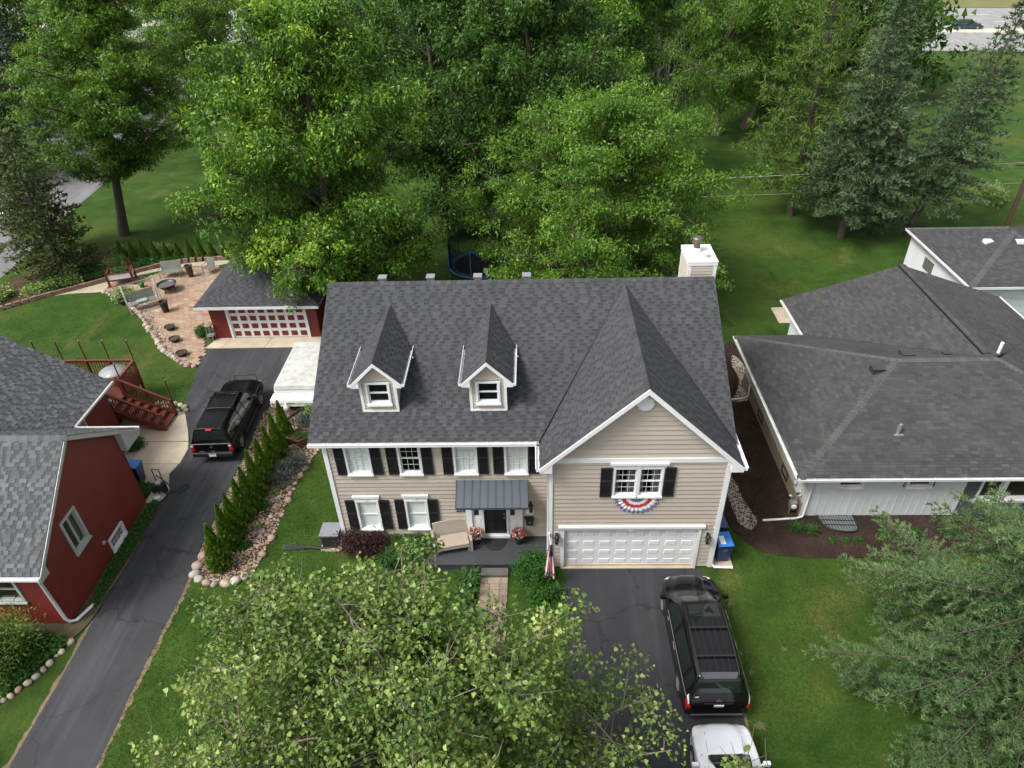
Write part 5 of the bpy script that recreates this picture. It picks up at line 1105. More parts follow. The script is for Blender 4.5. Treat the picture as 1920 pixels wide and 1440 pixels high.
def mv_extra(root, L):
    for s in (-1, 1):
        b = MB(); b.tube([L.at(4.6, s*1.72)+Vector((0,0,.01)), L.at(5.2, s*1.7)+Vector((0,0,.06)), L.at(6.5, s*1.7)+Vector((0,0,.065)), L.at(7.4, s*1.7)+Vector((0,0,.06)), L.at(7.9, s*1.72)+Vector((0,0,.005))], .018, 6); b.build('roof_rail', K['plastic'], root)
        L.patch(.9, 2.6, s*3.05, s*4.1, .012).build('tail_lamp', K['redlens'], root)
        L.patch(1.2, 2.9, s*2.62, s*3.0, .014, nj=3).build('tail_lamp_edge', K['clearlens'], root)
        L.patch(.55, 1.1, s*2.5, s*3.3, .014, nj=4).build('tail_lamp_inner', K['redlens'], root)
        L.patch(13.1, 14.4, s*2.3, s*3.4, .012).build('headlamp', K['clearlens'], root)
        b = MB(); c = L.at(10.1, s*3)+Vector((s*.13, .05, .06)); b.obox(c, (.1,0,0), (0,.05,0), (0,0,.07)); b.tube([L.at(10.1, s*3), c], .02, 6); b.build('door_mirror', K['carblack'], root, bevel=.02)
        b = MB(); b.tube([L.at(t, s*3.15)+L.nrm(t, s*3.15)*.004 for t in (3.0,4,5,6,7,8,9)], .009, 5); b.build('belt_moulding', K['steel'], root)
        for t in (8.3, 6.9): b = MB(); b.tube([L.at(t, s*3.5)+L.nrm(t, s*3.5)*.02, L.at(t-.15, s*3.5)+L.nrm(t-.15, s*3.5)*.03, L.at(t-.3, s*3.5)+L.nrm(t-.3, s*3.5)*.02], .012, 5); b.build('door_handle', K['steel'], root)
    for t in (5.7, 6.75): b = MB(); b.bar(L.at(t, -1.7)+Vector((0,0,.07)), L.at(t, 1.7)+Vector((0,0,.07)), .055, .03); b.build('cross_bar', K['plastic'], root)
    for j in (-1.0, -.55, -.1, .4, .85):
        b = MB(); b.tube([L.at(t, j)+L.nrm(t, j)*.004 for t in (4.95,5.4,6,6.6,7.1)], .009, 5); b.build('roof_rib', K['plastic'], root)
    L.patch(7.25, 7.95, -1.25, 1.25, .004).build('sunroof', K['carglass'], root)
    L.patch(3.95, 4.9, -1.55, 1.55, .012, shape=lambda v: (-1.1-.45*v**.5, 1.1+.45*v**.5)).build('spoiler', mat('satin_black_spoiler', (.07,.072,.08), None, .35), root)
    b = MB(); b.tube([L.at(5.15, 0)+Vector((0,0,.004)), L.at(5.15, 0)+Vector((0,0,.03))], .03, 10); b.build('antenna_base', K['plastic'], root)
    L.patch(.75, 1.0, -.9, .9, .012).build('tailgate_trim', K['plastic'], root)
    b = MB(); c = L.at(.7, .0); b.obox(c+Vector((0,-.035,-.03)), (.15,0,0), (0,.006,.012), (0,-.012,.06)); b.build('licence_plate', K['white'], root)
    b = MB(); c = L.at(1.3, 0)+L.nrm(1.3, 0)*.012; b.lathe([(.07,-.006),(.07,.006)], c, 18, 'y', close=False); b.obox(c, (.1,0,0), (0,.003,0), (0,0,.012)); b.build('emblem', K['alloy'], root)
    b = MB(); c = L.at(2.0, -1.55)+L.nrm(2.0, -1.55)*.012; b.obox(c, (.05,0,0), (0,.006,.012), (0,-.018,.05)); b.build('sticker', K['white'], root)
    b = MB(); b.box((-.8,-2.6,.3),(.8,-2.5,.36)); b.build('bumper_strip', mat('grey_bumper', (.08,.08,.085), None, .6), root)
car('minivan', 'black minivan with roof rails parked nose in on the driveway', 'minivan', (2.02,-3.47,.012), radians(.6), MV, K['carblack'], (-1.55, 1.53), .34,
    [('windscreen', 8.25, 10.7, -1.6, 1.6, None), ('rear_window', 2.45, 3.8, -1.5, 1.5, None)]+[('side_window', a, c, s*2.18, s*2.88, None) for s in (-1,1) for a, c in ((3.9,5.3),(5.5,7.0),(7.2,9.4))], mv_extra)
# pickup with cap
TK = [(-2.6, prof(.93,.52,.96,1.0,.86,.0)), (-2.58, prof(.94,.5,1.06,1.1,.86,.01)), (-2.53, prof(.945,.5,1.09,1.2,.82,.01)), (-2.36, prof(.95,.48,1.1,1.68,.685,.03)), (-2.2, prof(.95,.46,1.1,1.75,.67,.04)), (-1.5, prof(.95,.45,1.1,1.78,.67,.04)), (-.86, prof(.95,.45,1.1,1.76,.665,.035)), (-.8, prof(.95,.45,1.1,1.72,.66,.03)), (-.72, prof(.95,.45,1.1,1.76,.665,.035)), (-.1, prof(.95,.45,1.1,1.775,.67,.035)), (.5, prof(.95,.45,1.1,1.72,.66,.03)), (.85, prof(.95,.45,1.1,1.48,.68,.03)), (1.2, prof(.945,.45,1.09,1.2,.75,.03)), (1.6, prof(.94,.45,1.07,1.14,.77,.04)), (2.1, prof(.93,.47,1.04,1.1,.75,.04)), (2.5, prof(.88,.5,.98,1.04,.68,.03)), (2.62, prof(.76,.52,.86,.92,.58,.0))]
def tk_extra(root, L):
    for s in (-1, 1):
        b = MB(); b.obox((s*.86,-2.6,.86), (.085,0,0), (0,.035,0), (0,0,.17)); b.build('tail_lamp', K['redlens'], root, bevel=.03)
        b = MB(); b.obox((s*.86,-2.64,1.0), (.05,0,0), (0,.008,0), (0,0,.035)); b.build('tail_lamp_top', K['clearlens'], root)
        b = MB(); c = L.at(11.0, s*3)+Vector((s*.14, .0, .08)); b.obox(c, (.1,0,0), (0,.05,0), (0,0,.08)); b.tube([L.at(11.0, s*3), c], .02, 6); b.build('door_mirror', K['plastic'], root, bevel=.02)
        L.patch(14.6, 15.7, s*2.4, s*3.4, .012).build('headlamp', K['amber'], root)
        b = MB(); b.tube([L.at(7.9, s*1.72)+Vector((0,0,.01)), L.at(8.6, s*1.72)+Vector((0,0,.05)), L.at(9.6, s*1.72)+Vector((0,0,.05)), L.at(10.1, s*1.75)+Vector((0,0,.01))], .018, 6); b.build('roof_rail', K['plastic'], root)
        b = MB(); b.tube([(s*.98,-1.0,.42),(s*.99,1.0,.42)], .05, 8); b.build('step_bar', K['plastic'], root)
    b = MB(); b.box((-.93,-2.74,.42),(.93,-2.58,.64)); b.build('rear_bumper', K['plastic'], root, bevel=.04)
    b = MB(); b.box((-.16,-2.755,.47),(.16,-2.741,.62)); pl = b.build('licence_plate', K['white'], root); b = MB(); b.box((-.16,-2.758,.585),(.16,-2.7555,.62)); b.build('plate_band', K['bluelid'], pl)
    b = MB(); b.obox((0,-2.38,1.72), (.13,0,0), (0,.03,.01), (0,0,.022)); b.build('brake_lamp', K['redlens'], root)
    b = MB(); b.box((-.9,-2.615,1.075),(.9,-2.59,1.1)); b.build('tailgate_lip', K['steel'], root)
    b = MB(); b.lathe([(.09,0),(.09,-.012)], (0,-2.604,.9), 18, 'y'); b.build('emblem', K['plastic'], root)
    b = MB(); b.obox((-.5,-2.606,.66), (.1,0,0), (0,.006,0), (0,0,.02)); b.build('badge', K['alloy'], root); b = MB(); b.obox((.02,-2.606,.67), (.06,0,0), (0,.006,0), (0,0,.014)); b.build('tailgate_badge', K['alloy'], root)
    b = MB(); b.tube([(-.3,-2.41,1.2),(.3,-2.41,1.2)], .012, 6); b.build('window_handle', K['steel'], root)
    L.patch(9.55, 10.1, -1.25, 1.25, .006).build('sunroof', K['carglass'], root)
    for j in (-.9,-.3,.3,.9): b = MB(); b.tube([L.at(t, j)+L.nrm(t, j)*.004 for t in (7.95,8.5,9.3)], .009, 5); b.build('roof_rib', K['plastic'], root)
    b = MB(); b.tube([(-.6,2.75,.6),(-.55,2.78,1.15),(.55,2.78,1.15),(.6,2.75,.6)], .03, 8); b.tube([(-.58,2.75,.85),(.58,2.75,.85)], .025, 8); b.build('brush_guard', K['plastic'], root)
    b = MB(); b.box((-.85,2.55,.45),(.85,2.72,.66)); b.build('front_bumper', K['plastic'], root, bevel=.04)
    b = MB(); b.tube([L.at(12.0, -1.3)+Vector((0,0,.01)), L.at(11.8, -.2)+Vector((0,0,.02)), L.at(12.0, .9)+Vector((0,0,.01))], .014, 5); b.build('wiper', K['steel'], root)
    L.patch(6.05, 6.85, -1.6, 1.6, .01, nt=3).build('cap_gap_strip', mat('cap_edge_grey', (.12,.125,.135), None, .4), root)
car('pickup_truck', 'black pickup truck with bed cap parked on the narrow driveway', 'truck', (-18.28,8.75,.012), radians(2.0), TK, K['truckblack'], (-1.62, 1.68), .37,
    [('windscreen', 10.15, 12.0, -1.6, 1.6, None), ('rear_window', 2.15, 2.97, -1.75, 1.75, None)]+[('side_window', a, c, s*2.2, s*2.88, None) for s in (-1,1) for a, c in ((3.4,5.9),(7.6,8.8),(9.0,10.8))], tk_extra)
# white car
WC = [(-2.2, prof(.72,.4,.66,.74,.6,.0)), (-2.1, prof(.86,.3,.84,.95,.68,.02)), (-1.8, prof(.89,.26,.93,1.2,.62,.03)), (-1.3, prof(.9,.24,.94,1.42,.58,.04)), (-.5, prof(.91,.24,.94,1.5,.58,.04)), (.2, prof(.91,.24,.94,1.45,.57,.04)), (.6, prof(.905,.24,.94,1.25,.6,.04)), (1.0, prof(.9,.24,.92,1.02,.68,.04)), (1.3, prof(.895,.24,.89,.96,.68,.05)), (1.75, prof(.87,.25,.82,.89,.64,.05)), (2.05, prof(.8,.27,.72,.79,.56,.04)), (2.2, prof(.66,.3,.6,.66,.44,.02))]
def wc_extra(root, L):
    for s in (-1, 1):
        L.patch(9.0, 10.3, s*2.2, s*3.3, .012).build('headlamp', K['clearlens'], root); L.patch(.8, 1.6, s*2.7, s*3.9, .012).build('tail_lamp', K['redlens'], root)
        b = MB(); c = L.at(6.6, s*3)+Vector((s*.14, 0, .06)); b.obox(c, (.1,0,0), (0,.05,0), (0,0,.07)); b.tube([L.at(6.6, s*3), c], .02, 6); b.build('door_mirror', K['carwhite'] if 'white' in root['label'] else K['plastic'], root, bevel=.02)
        b = MB(); b.tube([L.at(t, s*1.5)+L.nrm(t, s*1.5)*.003 for t in (7.6,8.3,9.2,10.2)], .005, 4); b.build('bonnet_seam', K['plastic'], root)
    b = MB(); b.tube([L.at(7.35, -1.3)+Vector((0,0,.02)), L.at(7.1, -.2)+Vector((0,0,.03)), L.at(7.35, .9)+Vector((0,0,.02))], .012, 5); b.build('wiper', K['plastic'], root)
    L.patch(10.6, 10.95, -1.2, 1.2, .012, nt=3).build('grille', K['plastic'], root)
WG = [('windscreen', 5.1, 7.35, -1.6, 1.6, None), ('rear_window', 1.6, 3.0, -1.5, 1.5, None)]+[('side_window', a, c, s*2.2, s*2.88, None) for s in (-1,1) for a, c in ((2.4,3.9),(4.1,6.2))]
car('white_car', 'white car behind the minivan, half hidden by tree leaves', 'car', (1.98,-8.72,.012), radians(1.0), WC, K['carwhite'], (-1.35, 1.35), .31, WG, wc_extra)
car('passing_car', 'dark blue car driving on the main road at upper right', 'car', (66.5,108.3,.02), radians(-101), WC, mat('dark_blue_paint', (.012,.03,.06), None, .2, coat=1.), (-1.35, 1.35), .31, WG, wc_extra)
car('parked_car', 'silver white car parked on the side street at far left', 'car', (-45.6,36.6,.012), radians(4), WC, mat('silver_paint', (.5,.52,.55), None, .25, coat=1.), (-1.35, 1.35), .31, WG, wc_extra)
# folded pop-up camper
C_ = thing('camper_trailer', 'white folded pop up camper trailer beside the tan house', 'trailer', (-15.4,12,0))
def taper_box(x0, x1, y0, y1, z0, z1, d, name, m, bev): b = MB(); b.add([(x0,y0,z0),(x1,y0,z0),(x1,y1,z0),(x0,y1,z0),(x0+d,y0+d,z1),(x1-d,y0+d,z1),(x1-d,y1-d,z1),(x0+d,y1-d,z1)], [(0,3,2,1),(4,5,6,7),(0,1,5,4),(1,2,6,5),(2,3,7,6),(3,0,4,7)]); return b.build(name, m, C_, None, bev)
taper_box(-16.6,-14.35,10.4,14.6,.97,1.27,.06, 'camper_roof', K['campertop'], .06); taper_box(-16.62,-14.33,10.42,14.58,.42,.94,.02, 'camper_body', K['white'], .03)
taper_box(-16.65,-14.3,9.72,10.41,.45,.86,.04, 'front_trunk', K['white_old'], .04)
b = MB(); b.box((-16.66,9.70,.66),(-14.29,9.719,.68)); b.build('trunk_trim', K['steel'], C_)
for x in (-16.5,-14.45): b = MB(); b.box((x-.05,9.69,.56),(x+.05,9.72,.63)); b.build('marker_lamp', K['redlens'], C_)
b = MB(); b.lathe([(.05,0),(.15,.03),(.155,.25),(.13,.32),(.06,.36),(.06,.42)], (-15.75,9.5,.38), 18); b.build('propane_tank', mat('tank_cream', (.6,.6,.5), None, .5), C_); b = MB(); b.tube([(-15.75,9.5,.8),(-15.6,9.48,.86),(-15.4,9.55,.8),(-15.35,9.68,.7)], .015, 6); b.build('gas_hose', K['plastic'], C_)
b = MB(); b.bar((-16.3,10.4,.42),(-15.6,8.75,.42),.07,.09); b.bar((-14.7,10.4,.42),(-15.55,8.75,.42),.07,.09); b.build('tongue', K['black'], C_); b = MB(); b.tube([(-15.57,8.85,.02),(-15.57,8.85,.75)], .03, 8); b.tube([(-15.57,8.7,.44),(-15.57,8.55,.46)], .05, 8); b.build('tongue_jack', K['steel'], C_)
for x in (-16.63,-14.32): b = MB(); b.lathe([(.12,-.08),(.29,-.08),(.3,0),(.29,.08),(.12,.08)], (x,12.6,.3), 20, 'x'); b.build('wheel', K['tyre'], C_)
# ------------------------------------------------------------------ things round the tan house
def leaf_cloud(*a, **k): pass
def wall_lamp(x, y, z, label):
    t = thing('wall_lantern', label, 'wall lamp', (x,y,z), 'black wall lanterns on the tan house')
    b = MB(); b.box((x-.08,y-.03,z-.06),(x+.08,y-.002,z+.16)); b.build('mounting_plate', K['white'], t)
    b = MB(); b.box((x-.045,y-.1,z-.02),(x+.045,y-.031,z+.1)); b.bar((x,y-.07,z+.08),(x,y-.2,z+.1),.03); b.build('bracket', K['black'], t)
    b = MB(); b.lathe([(.02,.1),(.1,.02),(.1,0)], (x,y-.19,z), 10); b.build('lantern_hood', K['black'], t)
    b = MB()
    for sx in (-1, 1):
        for sy in (-1, 1): b.bar((x+sx*.07,y-.19+sy*.07,z),(x+sx*.05,y-.19+sy*.05,z-.3),.016)
    b.box((x-.055,y-.245,z-.32),(x+.055,y-.135,z-.3)); b.build('lantern_cage', K['black'], t)
    b = MB(); b.lathe([(.045,0),(.05,-.26)], (x,y-.19,z-.02), 10); b.build('lantern_glass', mat('smoked_glass', (.05,.05,.05), None, .1), t)
wall_lamp(-2.72,0,1.86,'black wall lantern left of the white garage door'); wall_lamp(2.80,0,1.84,'black wall lantern right of the white garage door'); wall_lamp(-3.66,SET,2.2,'black wall lantern between the awning and the white corner trim')
b = MB(); b.lathe([(.17,0),(.17,-.02),(.15,-.025)], (-3.70,SET-.03,1.72), 24, 'y'); tag(b.build('wall_plaque', K['white_old'], None), 'round white plaque above the black mailbox', 'plaque')
mb = thing('mailbox', 'black wall mailbox beside the front door', 'mailbox', (-3.72,SET-.1,1.1)); b = MB(); b.box((-3.86,SET-.16,1.08),(-3.58,SET-.03,1.42)); b.build('box', K['black'], mb); b = MB(); b.prism([(-3.88,SET-.03,1.48),(-3.88,SET-.18,1.421),(-3.88,SET-.18,1.40),(-3.88,SET-.03,1.40)], (.32,0,0)); b.build('lid', K['black'], mb); b = MB(); b.obox((-3.72,SET-.163,1.25),(.05,0,0),(0,.003,0),(0,0,.035)); b.build('badge', K['mesh_grey'], mb)
b = MB(); b.box((-3.93,SET-.045,1.34),(-3.88,SET-.02,1.48)); tag(b.build('doorbell', K['black'], None), 'small black doorbell between the door frame and the mailbox', 'doorbell')
b = MB(); b.box((2.98,-.06,2.15),(3.05,-.03,2.24)); tag(b.build('security_sensor', K['white'], None), 'small white sensor high on the wall above the right garage lantern', 'sensor')
# loveseat
LS = thing('loveseat', 'beige wicker loveseat standing askew on the porch', 'loveseat', (0,0,0))
b = MB(); b.box((-.66,-.36,.26),(.66,.3,.34)); b.build('seat_frame', K['wicker'], LS)
b = MB(); b.grid(lambda u, v: Vector((-.66+1.32*u, .3+.14*v, .3+(.62+.06*sin(pi*u))*v)), 12, 4); b.grid(lambda u, v: Vector((-.66+1.32*u, .36+.14*v, .3+(.62+.06*sin(pi*u))*v)), 12, 4, flip=True); b.tube([(-.66+1.32*k/12,.47,.92+.06*sin(pi*k/12)) for k in range(13)], .035, 8); b.build('backrest', K['wicker'], LS)
for s in (-1, 1):
    b = MB(); b.prism([(s*.66,-.38,.0),(s*.66,-.3,.0),(s*.66,-.24,.5),(s*.66,.24,.5),(s*.66,.34,0),(s*.66,.42,.0),(s*.66,.44,.62),(s*.66,-.38,.58)], (s*.09,0,0)); b.build('arm', K['wicker'], LS)
b = MB(); b.box((-.64,-.36,.342),(.64,.27,.46)); b.build('cushion', K['cushion'], LS, bevel=.04)
for sx in (-.6,.6):
    for sy in (-.3,.25): b = MB(); b.box((sx-.03,sy-.03,0),(sx+.03,sy+.03,.26)); b.build('leg', K['wicker'], LS)
place(LS, (-6.75,.72,.35), radians(12), 1.02)
b = MB(); N_ = 24; b.prism([(-5.07+.47*cos(pi+pi*k/N_),SET-.16+.62*sin(pi+pi*k/N_),.352) for k in range(N_+1)], (0,0,.014)); tag(b.build('doormat', mat('dark_mat', (.012,.012,.013), (.018,.018,.018), .95, scale=40, bump=.8), None), 'half round black doormat before the front door', 'doormat')
# trash bins
def bin_(name, label, x, y, rz, lidm, sticker):
    t = thing(name, label, 'bin', (0,0,0), 'blue wheeled bins')
    b = MB(); b.add([(-.21,-.24,.06),(.21,-.24,.06),(.21,.22,.06),(-.21,.22,.06),(-.29,-.33,.98),(.29,-.33,.98),(.29,.34,.98),(-.29,.34,.98)], [(0,3,2,1),(0,1,5,4),(1,2,6,5),(2,3,7,6),(3,0,4,7),(4,5,6,7)]); b.build('bin_body', K['bluebin'], t)
    b = MB(); b.box((-.31,-.35,.96),(.31,.36,1.0)); b.build('bin_rim', K['bluebin'], t)
    b = MB(); b.add([(-.3,-.37,1.0),(.3,-.37,1.0),(.3,.36,1.02),(-.3,.36,1.02),(-.27,-.33,1.06),(.27,-.33,1.06),(.27,.3,1.1),(-.27,.3,1.1)], [(0,3,2,1),(4,5,6,7),(0,1,5,4),(1,2,6,5),(2,3,7,6),(3,0,4,7)]); b.build('bin_lid', lidm, t, bevel=.015)
    if sticker:
        b = MB(); b.add([(-.2,-.28,1.069),(.0,-.28,1.069),(.0,.1,1.093),(-.2,.1,1.093)], [(0,1,2,3)]); b.build('lid_sticker', K['white'], t); b = MB(); b.obox((.0,-.312,.72),(.09,0,0),(0,-.02,.09),(0,.002,.0005)); b.build('bin_logo', K['mesh_grey'], t)
    b = MB(); b.tube([(-.26,.4,.95),(.26,.4,.95)], .018, 8); b.build('handle', K['plastic'], t)
    for s in (-1, 1): b = MB(); b.lathe([(.02,-.03),(.11,-.03),(.11,.03),(.02,.03)], (s*.25,.24,.11), 16, 'x'); b.build('wheel', K['tyre'], t)
    place(t, (x,y,.05), rz)
bin_('recycling_bin', 'bright blue lidded bin beside the garage corner', 3.62, .42, radians(4), K['bluelid'], True)
bin_('trash_bin', 'blue bin with faded navy lid behind the bright lidded bin', 3.62, 1.35, radians(3), K['bluedark'], False)
bin_('garden_bin', 'blue bin against the red house wall on the concrete pad', -21.25, 4.85, radians(90), K['bluelid'], False)
sheet('bin_slab', [(3.2,-.05),(4.0,-.02),(3.98,1.9),(3.2,1.9)], .05, K['concrete'])
# flag on its short pole and the bunting
FG = thing('flag', 'striped flag hanging from a short white pole on the garage corner', 'flag', (-3.02,-.1,1.5))
b = MB(); b.tube([(-3.0,-.06,1.9),(-2.97,-.95,2.36)], .016, 8); b.lathe([(.0,.03),(.03,.0),(0,-.03)], (-2.97,-.96,2.37), 10); b.build('flag_pole', K['white'], FG)
b = MB(); b.box((-3.04,-.10,1.8),(-2.96,-.06,2.0)); b.build('pole_bracket', K['white'], FG)
def fl(u, v):   # u along the stripes (down), v across
    w = .10+.36*u**.9; fold = .05*sin(v*9+u*3)*(0.3+u)
    return Vector((-2.96-.04*u+(v-.5)*w, -.88+fold, 2.26-1.70*u-.12*v*u))
for k in range(9):
    v0, v1 = k/9, (k+1)/9; u0 = .36 if k >= 3 else 0
    b = MB(); b.grid(lambda s, t: fl(u0+(1-u0)*s, v0+(v1-v0)*t), 12, 2); b.build('stripe', K['flagred'] if k % 2 == 0 else K['flagwhite'], FG)
b = MB(); b.grid(lambda s, t: fl(.36*s, 3/9+6/9*t), 8, 6); cn = b.build('canton', K['flagblue'], FG)
sb_ = MB()
for i in range(5):
    for j in range(4): c = fl(.04+.07*i, 3/9+6/9*(j+.5)/4); sb_.add([c+Vector((.011*cos(q*pi/5)*(1 if q % 2 else .45), -.004, .011*sin(q*pi/5)*(1 if q % 2 else .45))) for q in range(10)], [tuple(range(10))])
sb_.build('stars', K['flagwhite'], cn, 'stuff')
BU = thing('bunting', 'red white and blue pleated half round bunting under the garage window', 'bunting', (.09,-.06,3.77))
bands = [(.0,.16,'flagwhite'),(.16,.34,'buntblue'),(.34,.50,'flagwhite'),(.50,.68,'buntred'),(.68,.86,'flagwhite'),(.86,1.0,'buntblue')]
for r0, r1, m_ in bands:
    def bp(u, v): a = pi+pi*u; r = (r0+(r1-r0)*v)*(1+.03*cos(u*pi*14)*(r0+r1)/2); return Vector((.09+.80*r*cos(a), -.045-.02*(1+sin(u*pi*28))*r, 3.80+.80*r*sin(a)))
    b = MB(); b.grid(bp, 84, 3); b.build('bunting_band', K[m_], BU)
# air conditioner and black downspout extension on the left
AC = thing('air_conditioner', 'grey outdoor air conditioner at the front left corner of the tan house', 'air conditioner', (-11.62,1.3,0))
b = MB(); b.box((-11.98,.95,.08),(-11.3,1.6,.72)); b.build('cabinet', mat('grey_cabinet', (.14,.15,.16), None, .5), AC); b = MB(); b.box((-12.02,.91,.721),(-11.26,1.64,.78)); b.build('top_panel', mat('grey_top', (.2,.21,.225), None, .5), AC)
for k in range(11): b = MB(); b.box((-11.97,.936,.14+.05*k),(-11.31,.949,.165+.05*k)); b.build('louvre', K['black'], AC)
b = MB(); b.box((-12.05,.85,.0),(-11.2,1.7,.08)); b.build('pad', K['concrete'], AC)
DE_ = thing('downspout_extension', 'black corrugated drain extension lying on the lawn left of the house', 'drain pipe', (-12.4,.95,0))
b = MB(); pts = [(-11.3,.98,.1),(-11.55,.97,.09),(-11.8,.93,.07),(-12.1,.92,.07),(-12.4,.97,.07),(-12.75,.96,.07)]; P = catmull([(p[0],p[1]) for p in pts], 8, False); b.tube([(x,y,.075) for x, y in P], [.055+.012*(i % 2) for i in range(len(P))], 8); b.build('corrugated_pipe', K['plastic'], DE_)
b = MB(); b.add([(-12.7,.88,.02),(-12.7,1.04,.02),(-13.6,1.06,.02),(-13.6,.84,.02),(-12.7,.88,.13),(-12.7,1.04,.13),(-13.6,1.06,.07),(-13.6,.84,.07)], [(0,1,2,3),(4,7,6,5),(0,4,5,1),(1,5,6,2),(2,6,7,3),(3,7,4,0)]); b.build('splash_end', mat('dark_grey_splash', (.05,.05,.055), None, .6), DE_)
for k in range(9): b = MB(); x = -12.75-.095*k; b.box((x-.02,.86,.13-.0067*k),(x+.02,1.05,.142-.0067*k)); b.build('rib', K['plastic'], DE_)
b = MB(); b.tube([(-11.2,1.1,.5),(-11.2,1.05,.25),(-11.25,.98,.13),(-11.35,.98,.1)], .05, 8); b.build('white_elbow', K['white'], DE_)
sheet('drain_tile', [(-11.9,.8),(-11.25,.8),(-11.25,.94),(-11.9,.94)], .02, K['paver'])
# wheelbarrow planter, pressure washer, dish
WB = thing('wheelbarrow', 'rusty wheelbarrow filled with plants beside the tan house', 'wheelbarrow', (-14.55,7.3,0))
b = MB(); wt = [(-15.1,7.15),(-14.5,6.85),(-13.95,7.25),(-14.0,7.75),(-14.7,7.85)]; wbm = [(x*.75-14.55*.25, y*.75+7.35*.25) for x, y in wt]
b.add([(x,y,.62) for x, y in wt]+[(x,y,.32) for x, y in wbm], [(i,(i+1) % 5,5+(i+1) % 5,5+i) for i in range(5)]+[(9,8,7,6,5)]); b.tube([(x,y,.62) for x, y in wt+wt[:1]], .03, 6); b.build('tray', K['rust'], WB)
b = MB(); b.prism([(x*.92-14.55*.08,y*.92+7.35*.08,.55) for x, y in wt], (0,0,.02)); b.build('soil', K['soil'], WB)
for a_, c_ in (((-15.0,7.3,.35),(-13.4,8.0,.55)),((-14.9,7.7,.35),(-13.5,8.3,.55))): b = MB(); b.tube([a_, c_], .022, 6); b.build('handle', K['rust'], WB)
b = MB(); b.lathe([(.05,-.04),(.18,-.04),(.18,.04),(.05,.04)], (-15.15,7.35,.18), 16, 'x'); b.build('wheel', K['tyre'], WB)
for y in (7.2,7.9): b = MB(); b.tube([(-14.2,y,.34),(-14.15,y,.04)], .02, 6); b.build('leg', K['rust'], WB)
PW = thing('pressure_washer', 'black pressure washer with hose on the concrete pad', 'pressure washer', (-20.0,4.35,0))
b = MB(); b.box((-20.2,4.1,.15),(-19.75,4.45,.42)); b.build('engine', K['plastic'], PW, bevel=.04); b = MB(); b.box((-20.1,4.15,.421),(-19.85,4.4,.55)); b.build('fuel_tank', K['steel'], PW, bevel=.03)
for s in (0,1): b = MB(); b.tube([(-19.95+s*.3,4.05,.1),(-20.15+s*.3,4.45,.35),(-20.3+s*.3,4.65,.95)], .022, 6); b.build('frame_tube', K['black'], PW); b = MB(); b.lathe([(.04,-.04),(.14,-.04),(.14,.04),(.04,.04)], (-20.22+s*.5,4.2,.14), 16, 'x'); b.build('wheel', K['tyre'], PW)
b = MB(); b.bar((-20.3,4.66,.95),(-20.0,4.66,.95),.03); b.build('handlebar', K['black'], PW); b = MB(); b.tube([(-20.1,4.5,.75),(-19.6,4.3,.5),(-19.45,4.2,.3)], .025, 6); b.build('spray_gun', K['black'], PW)
b = MB(); hp = catmull([(-19.9,4.2),(-19.6,4.25),(-19.3,4.15),(-18.95,4.3),(-18.85,4.55),(-19.1,4.6),(-19.3,4.3),(-19.5,4.1)], 6, False); b.tube([(x,y,.06) for x, y in hp], .018, 6); hp = catmull([(-19.95,4.3),(-19.65,4.1),(-19.6,3.8),(-19.85,3.5)], 6, False); b.tube([(x,y,.05) for x, y in hp], .018, 6); b.build('hose', K['plastic'], PW)
b = MB(); b.lathe([(.14,0),(.15,.02),(.1,.03)], (-20.0,3.85,.03), 20); tag(b.build('frisbee', K['white'], None), 'flat white disc lying on the concrete pad', 'disc')
b = MB(); b.tube([(x,y,.03) for x, y in catmull([(-19.65,-1.8),(-19.75,-2.6),(-20.1,-3.4),(-20.6,-4.3),(-21.2,-4.9)], 8, False)], .02, 6); tag(b.build('drain_hose', K['plastic'], None), 'thin black hose along the driveway edge at lower left', 'hose')
# ------------------------------------------------------------------ things on the patio
PB = thing('raised_planter', 'dark red raised planter box with white panels on the patio', 'planter', (0,0,0))
RW = mat('planter_red', (.13,.018,.014), None, .55)
for sx in (-.75,.75):
    for sy in (-.5,.5): b = MB(); b.box((sx-.06,sy-.06,0),(sx+.06,sy+.06,.95)); b.build('leg', RW, PB); b = MB(); b.bar((sx,sy,.95),(sx*.95,sy*.95,1.55),.04); b.build('stake', RW, PB)
b = MB(); b.box((-.75,-.5,.42),(.75,.5,.5)); b.build('shelf', RW, PB)
for p, q in (((-.69,-.5),(.69,-.5)),((-.69,.5),(.69,.5)),((-.75,-.44),(-.75,.44)),((.75,-.44),(.75,.44))):
    b = MB(); b.bar((p[0],p[1],.70),(q[0],q[1],.70),.03,.36); b.build('white_panel', K['white'], PB); b = MB(); b.bar((p[0],p[1],.93),(q[0],q[1],.93),.1,.06); b.build('top_rail', RW, PB)
b = MB(); b.box((-.7,-.46,.5),(.7,.46,.82)); b.build('soil', K['soil'], PB)
place(PB, (-31.2,24.3,.04), radians(18))
SW = thing('garden_swing', 'grey metal garden swing with canopy frame on the patio', 'swing', (0,0,0))
for s in (-1, 1):
    b = MB(); b.tube([(s*.95,-.65,0),(s*.95,-.1,1.75),(s*.95,.1,1.8),(s*.95,.65,0)], .03, 8); b.build('side_frame', K['steel'], SW); b = MB(); b.tube([(s*.95,-.45,.62),(s*.95,.45,.62)], .02, 6); b.build('side_brace', K['steel'], SW)
    b = MB(); b.tube([(s*.7,0,1.78),(s*.72,-.1,.75)], .01, 5); b.build('hanger', K['steel'], SW)
b = MB(); b.tube([(-.95,0,1.79),(.95,0,1.79)], .03, 8); b.tube([(-.95,-.62,.08),(.95,-.62,.08)], .025, 8); b.build('cross_tube', K['steel'], SW)
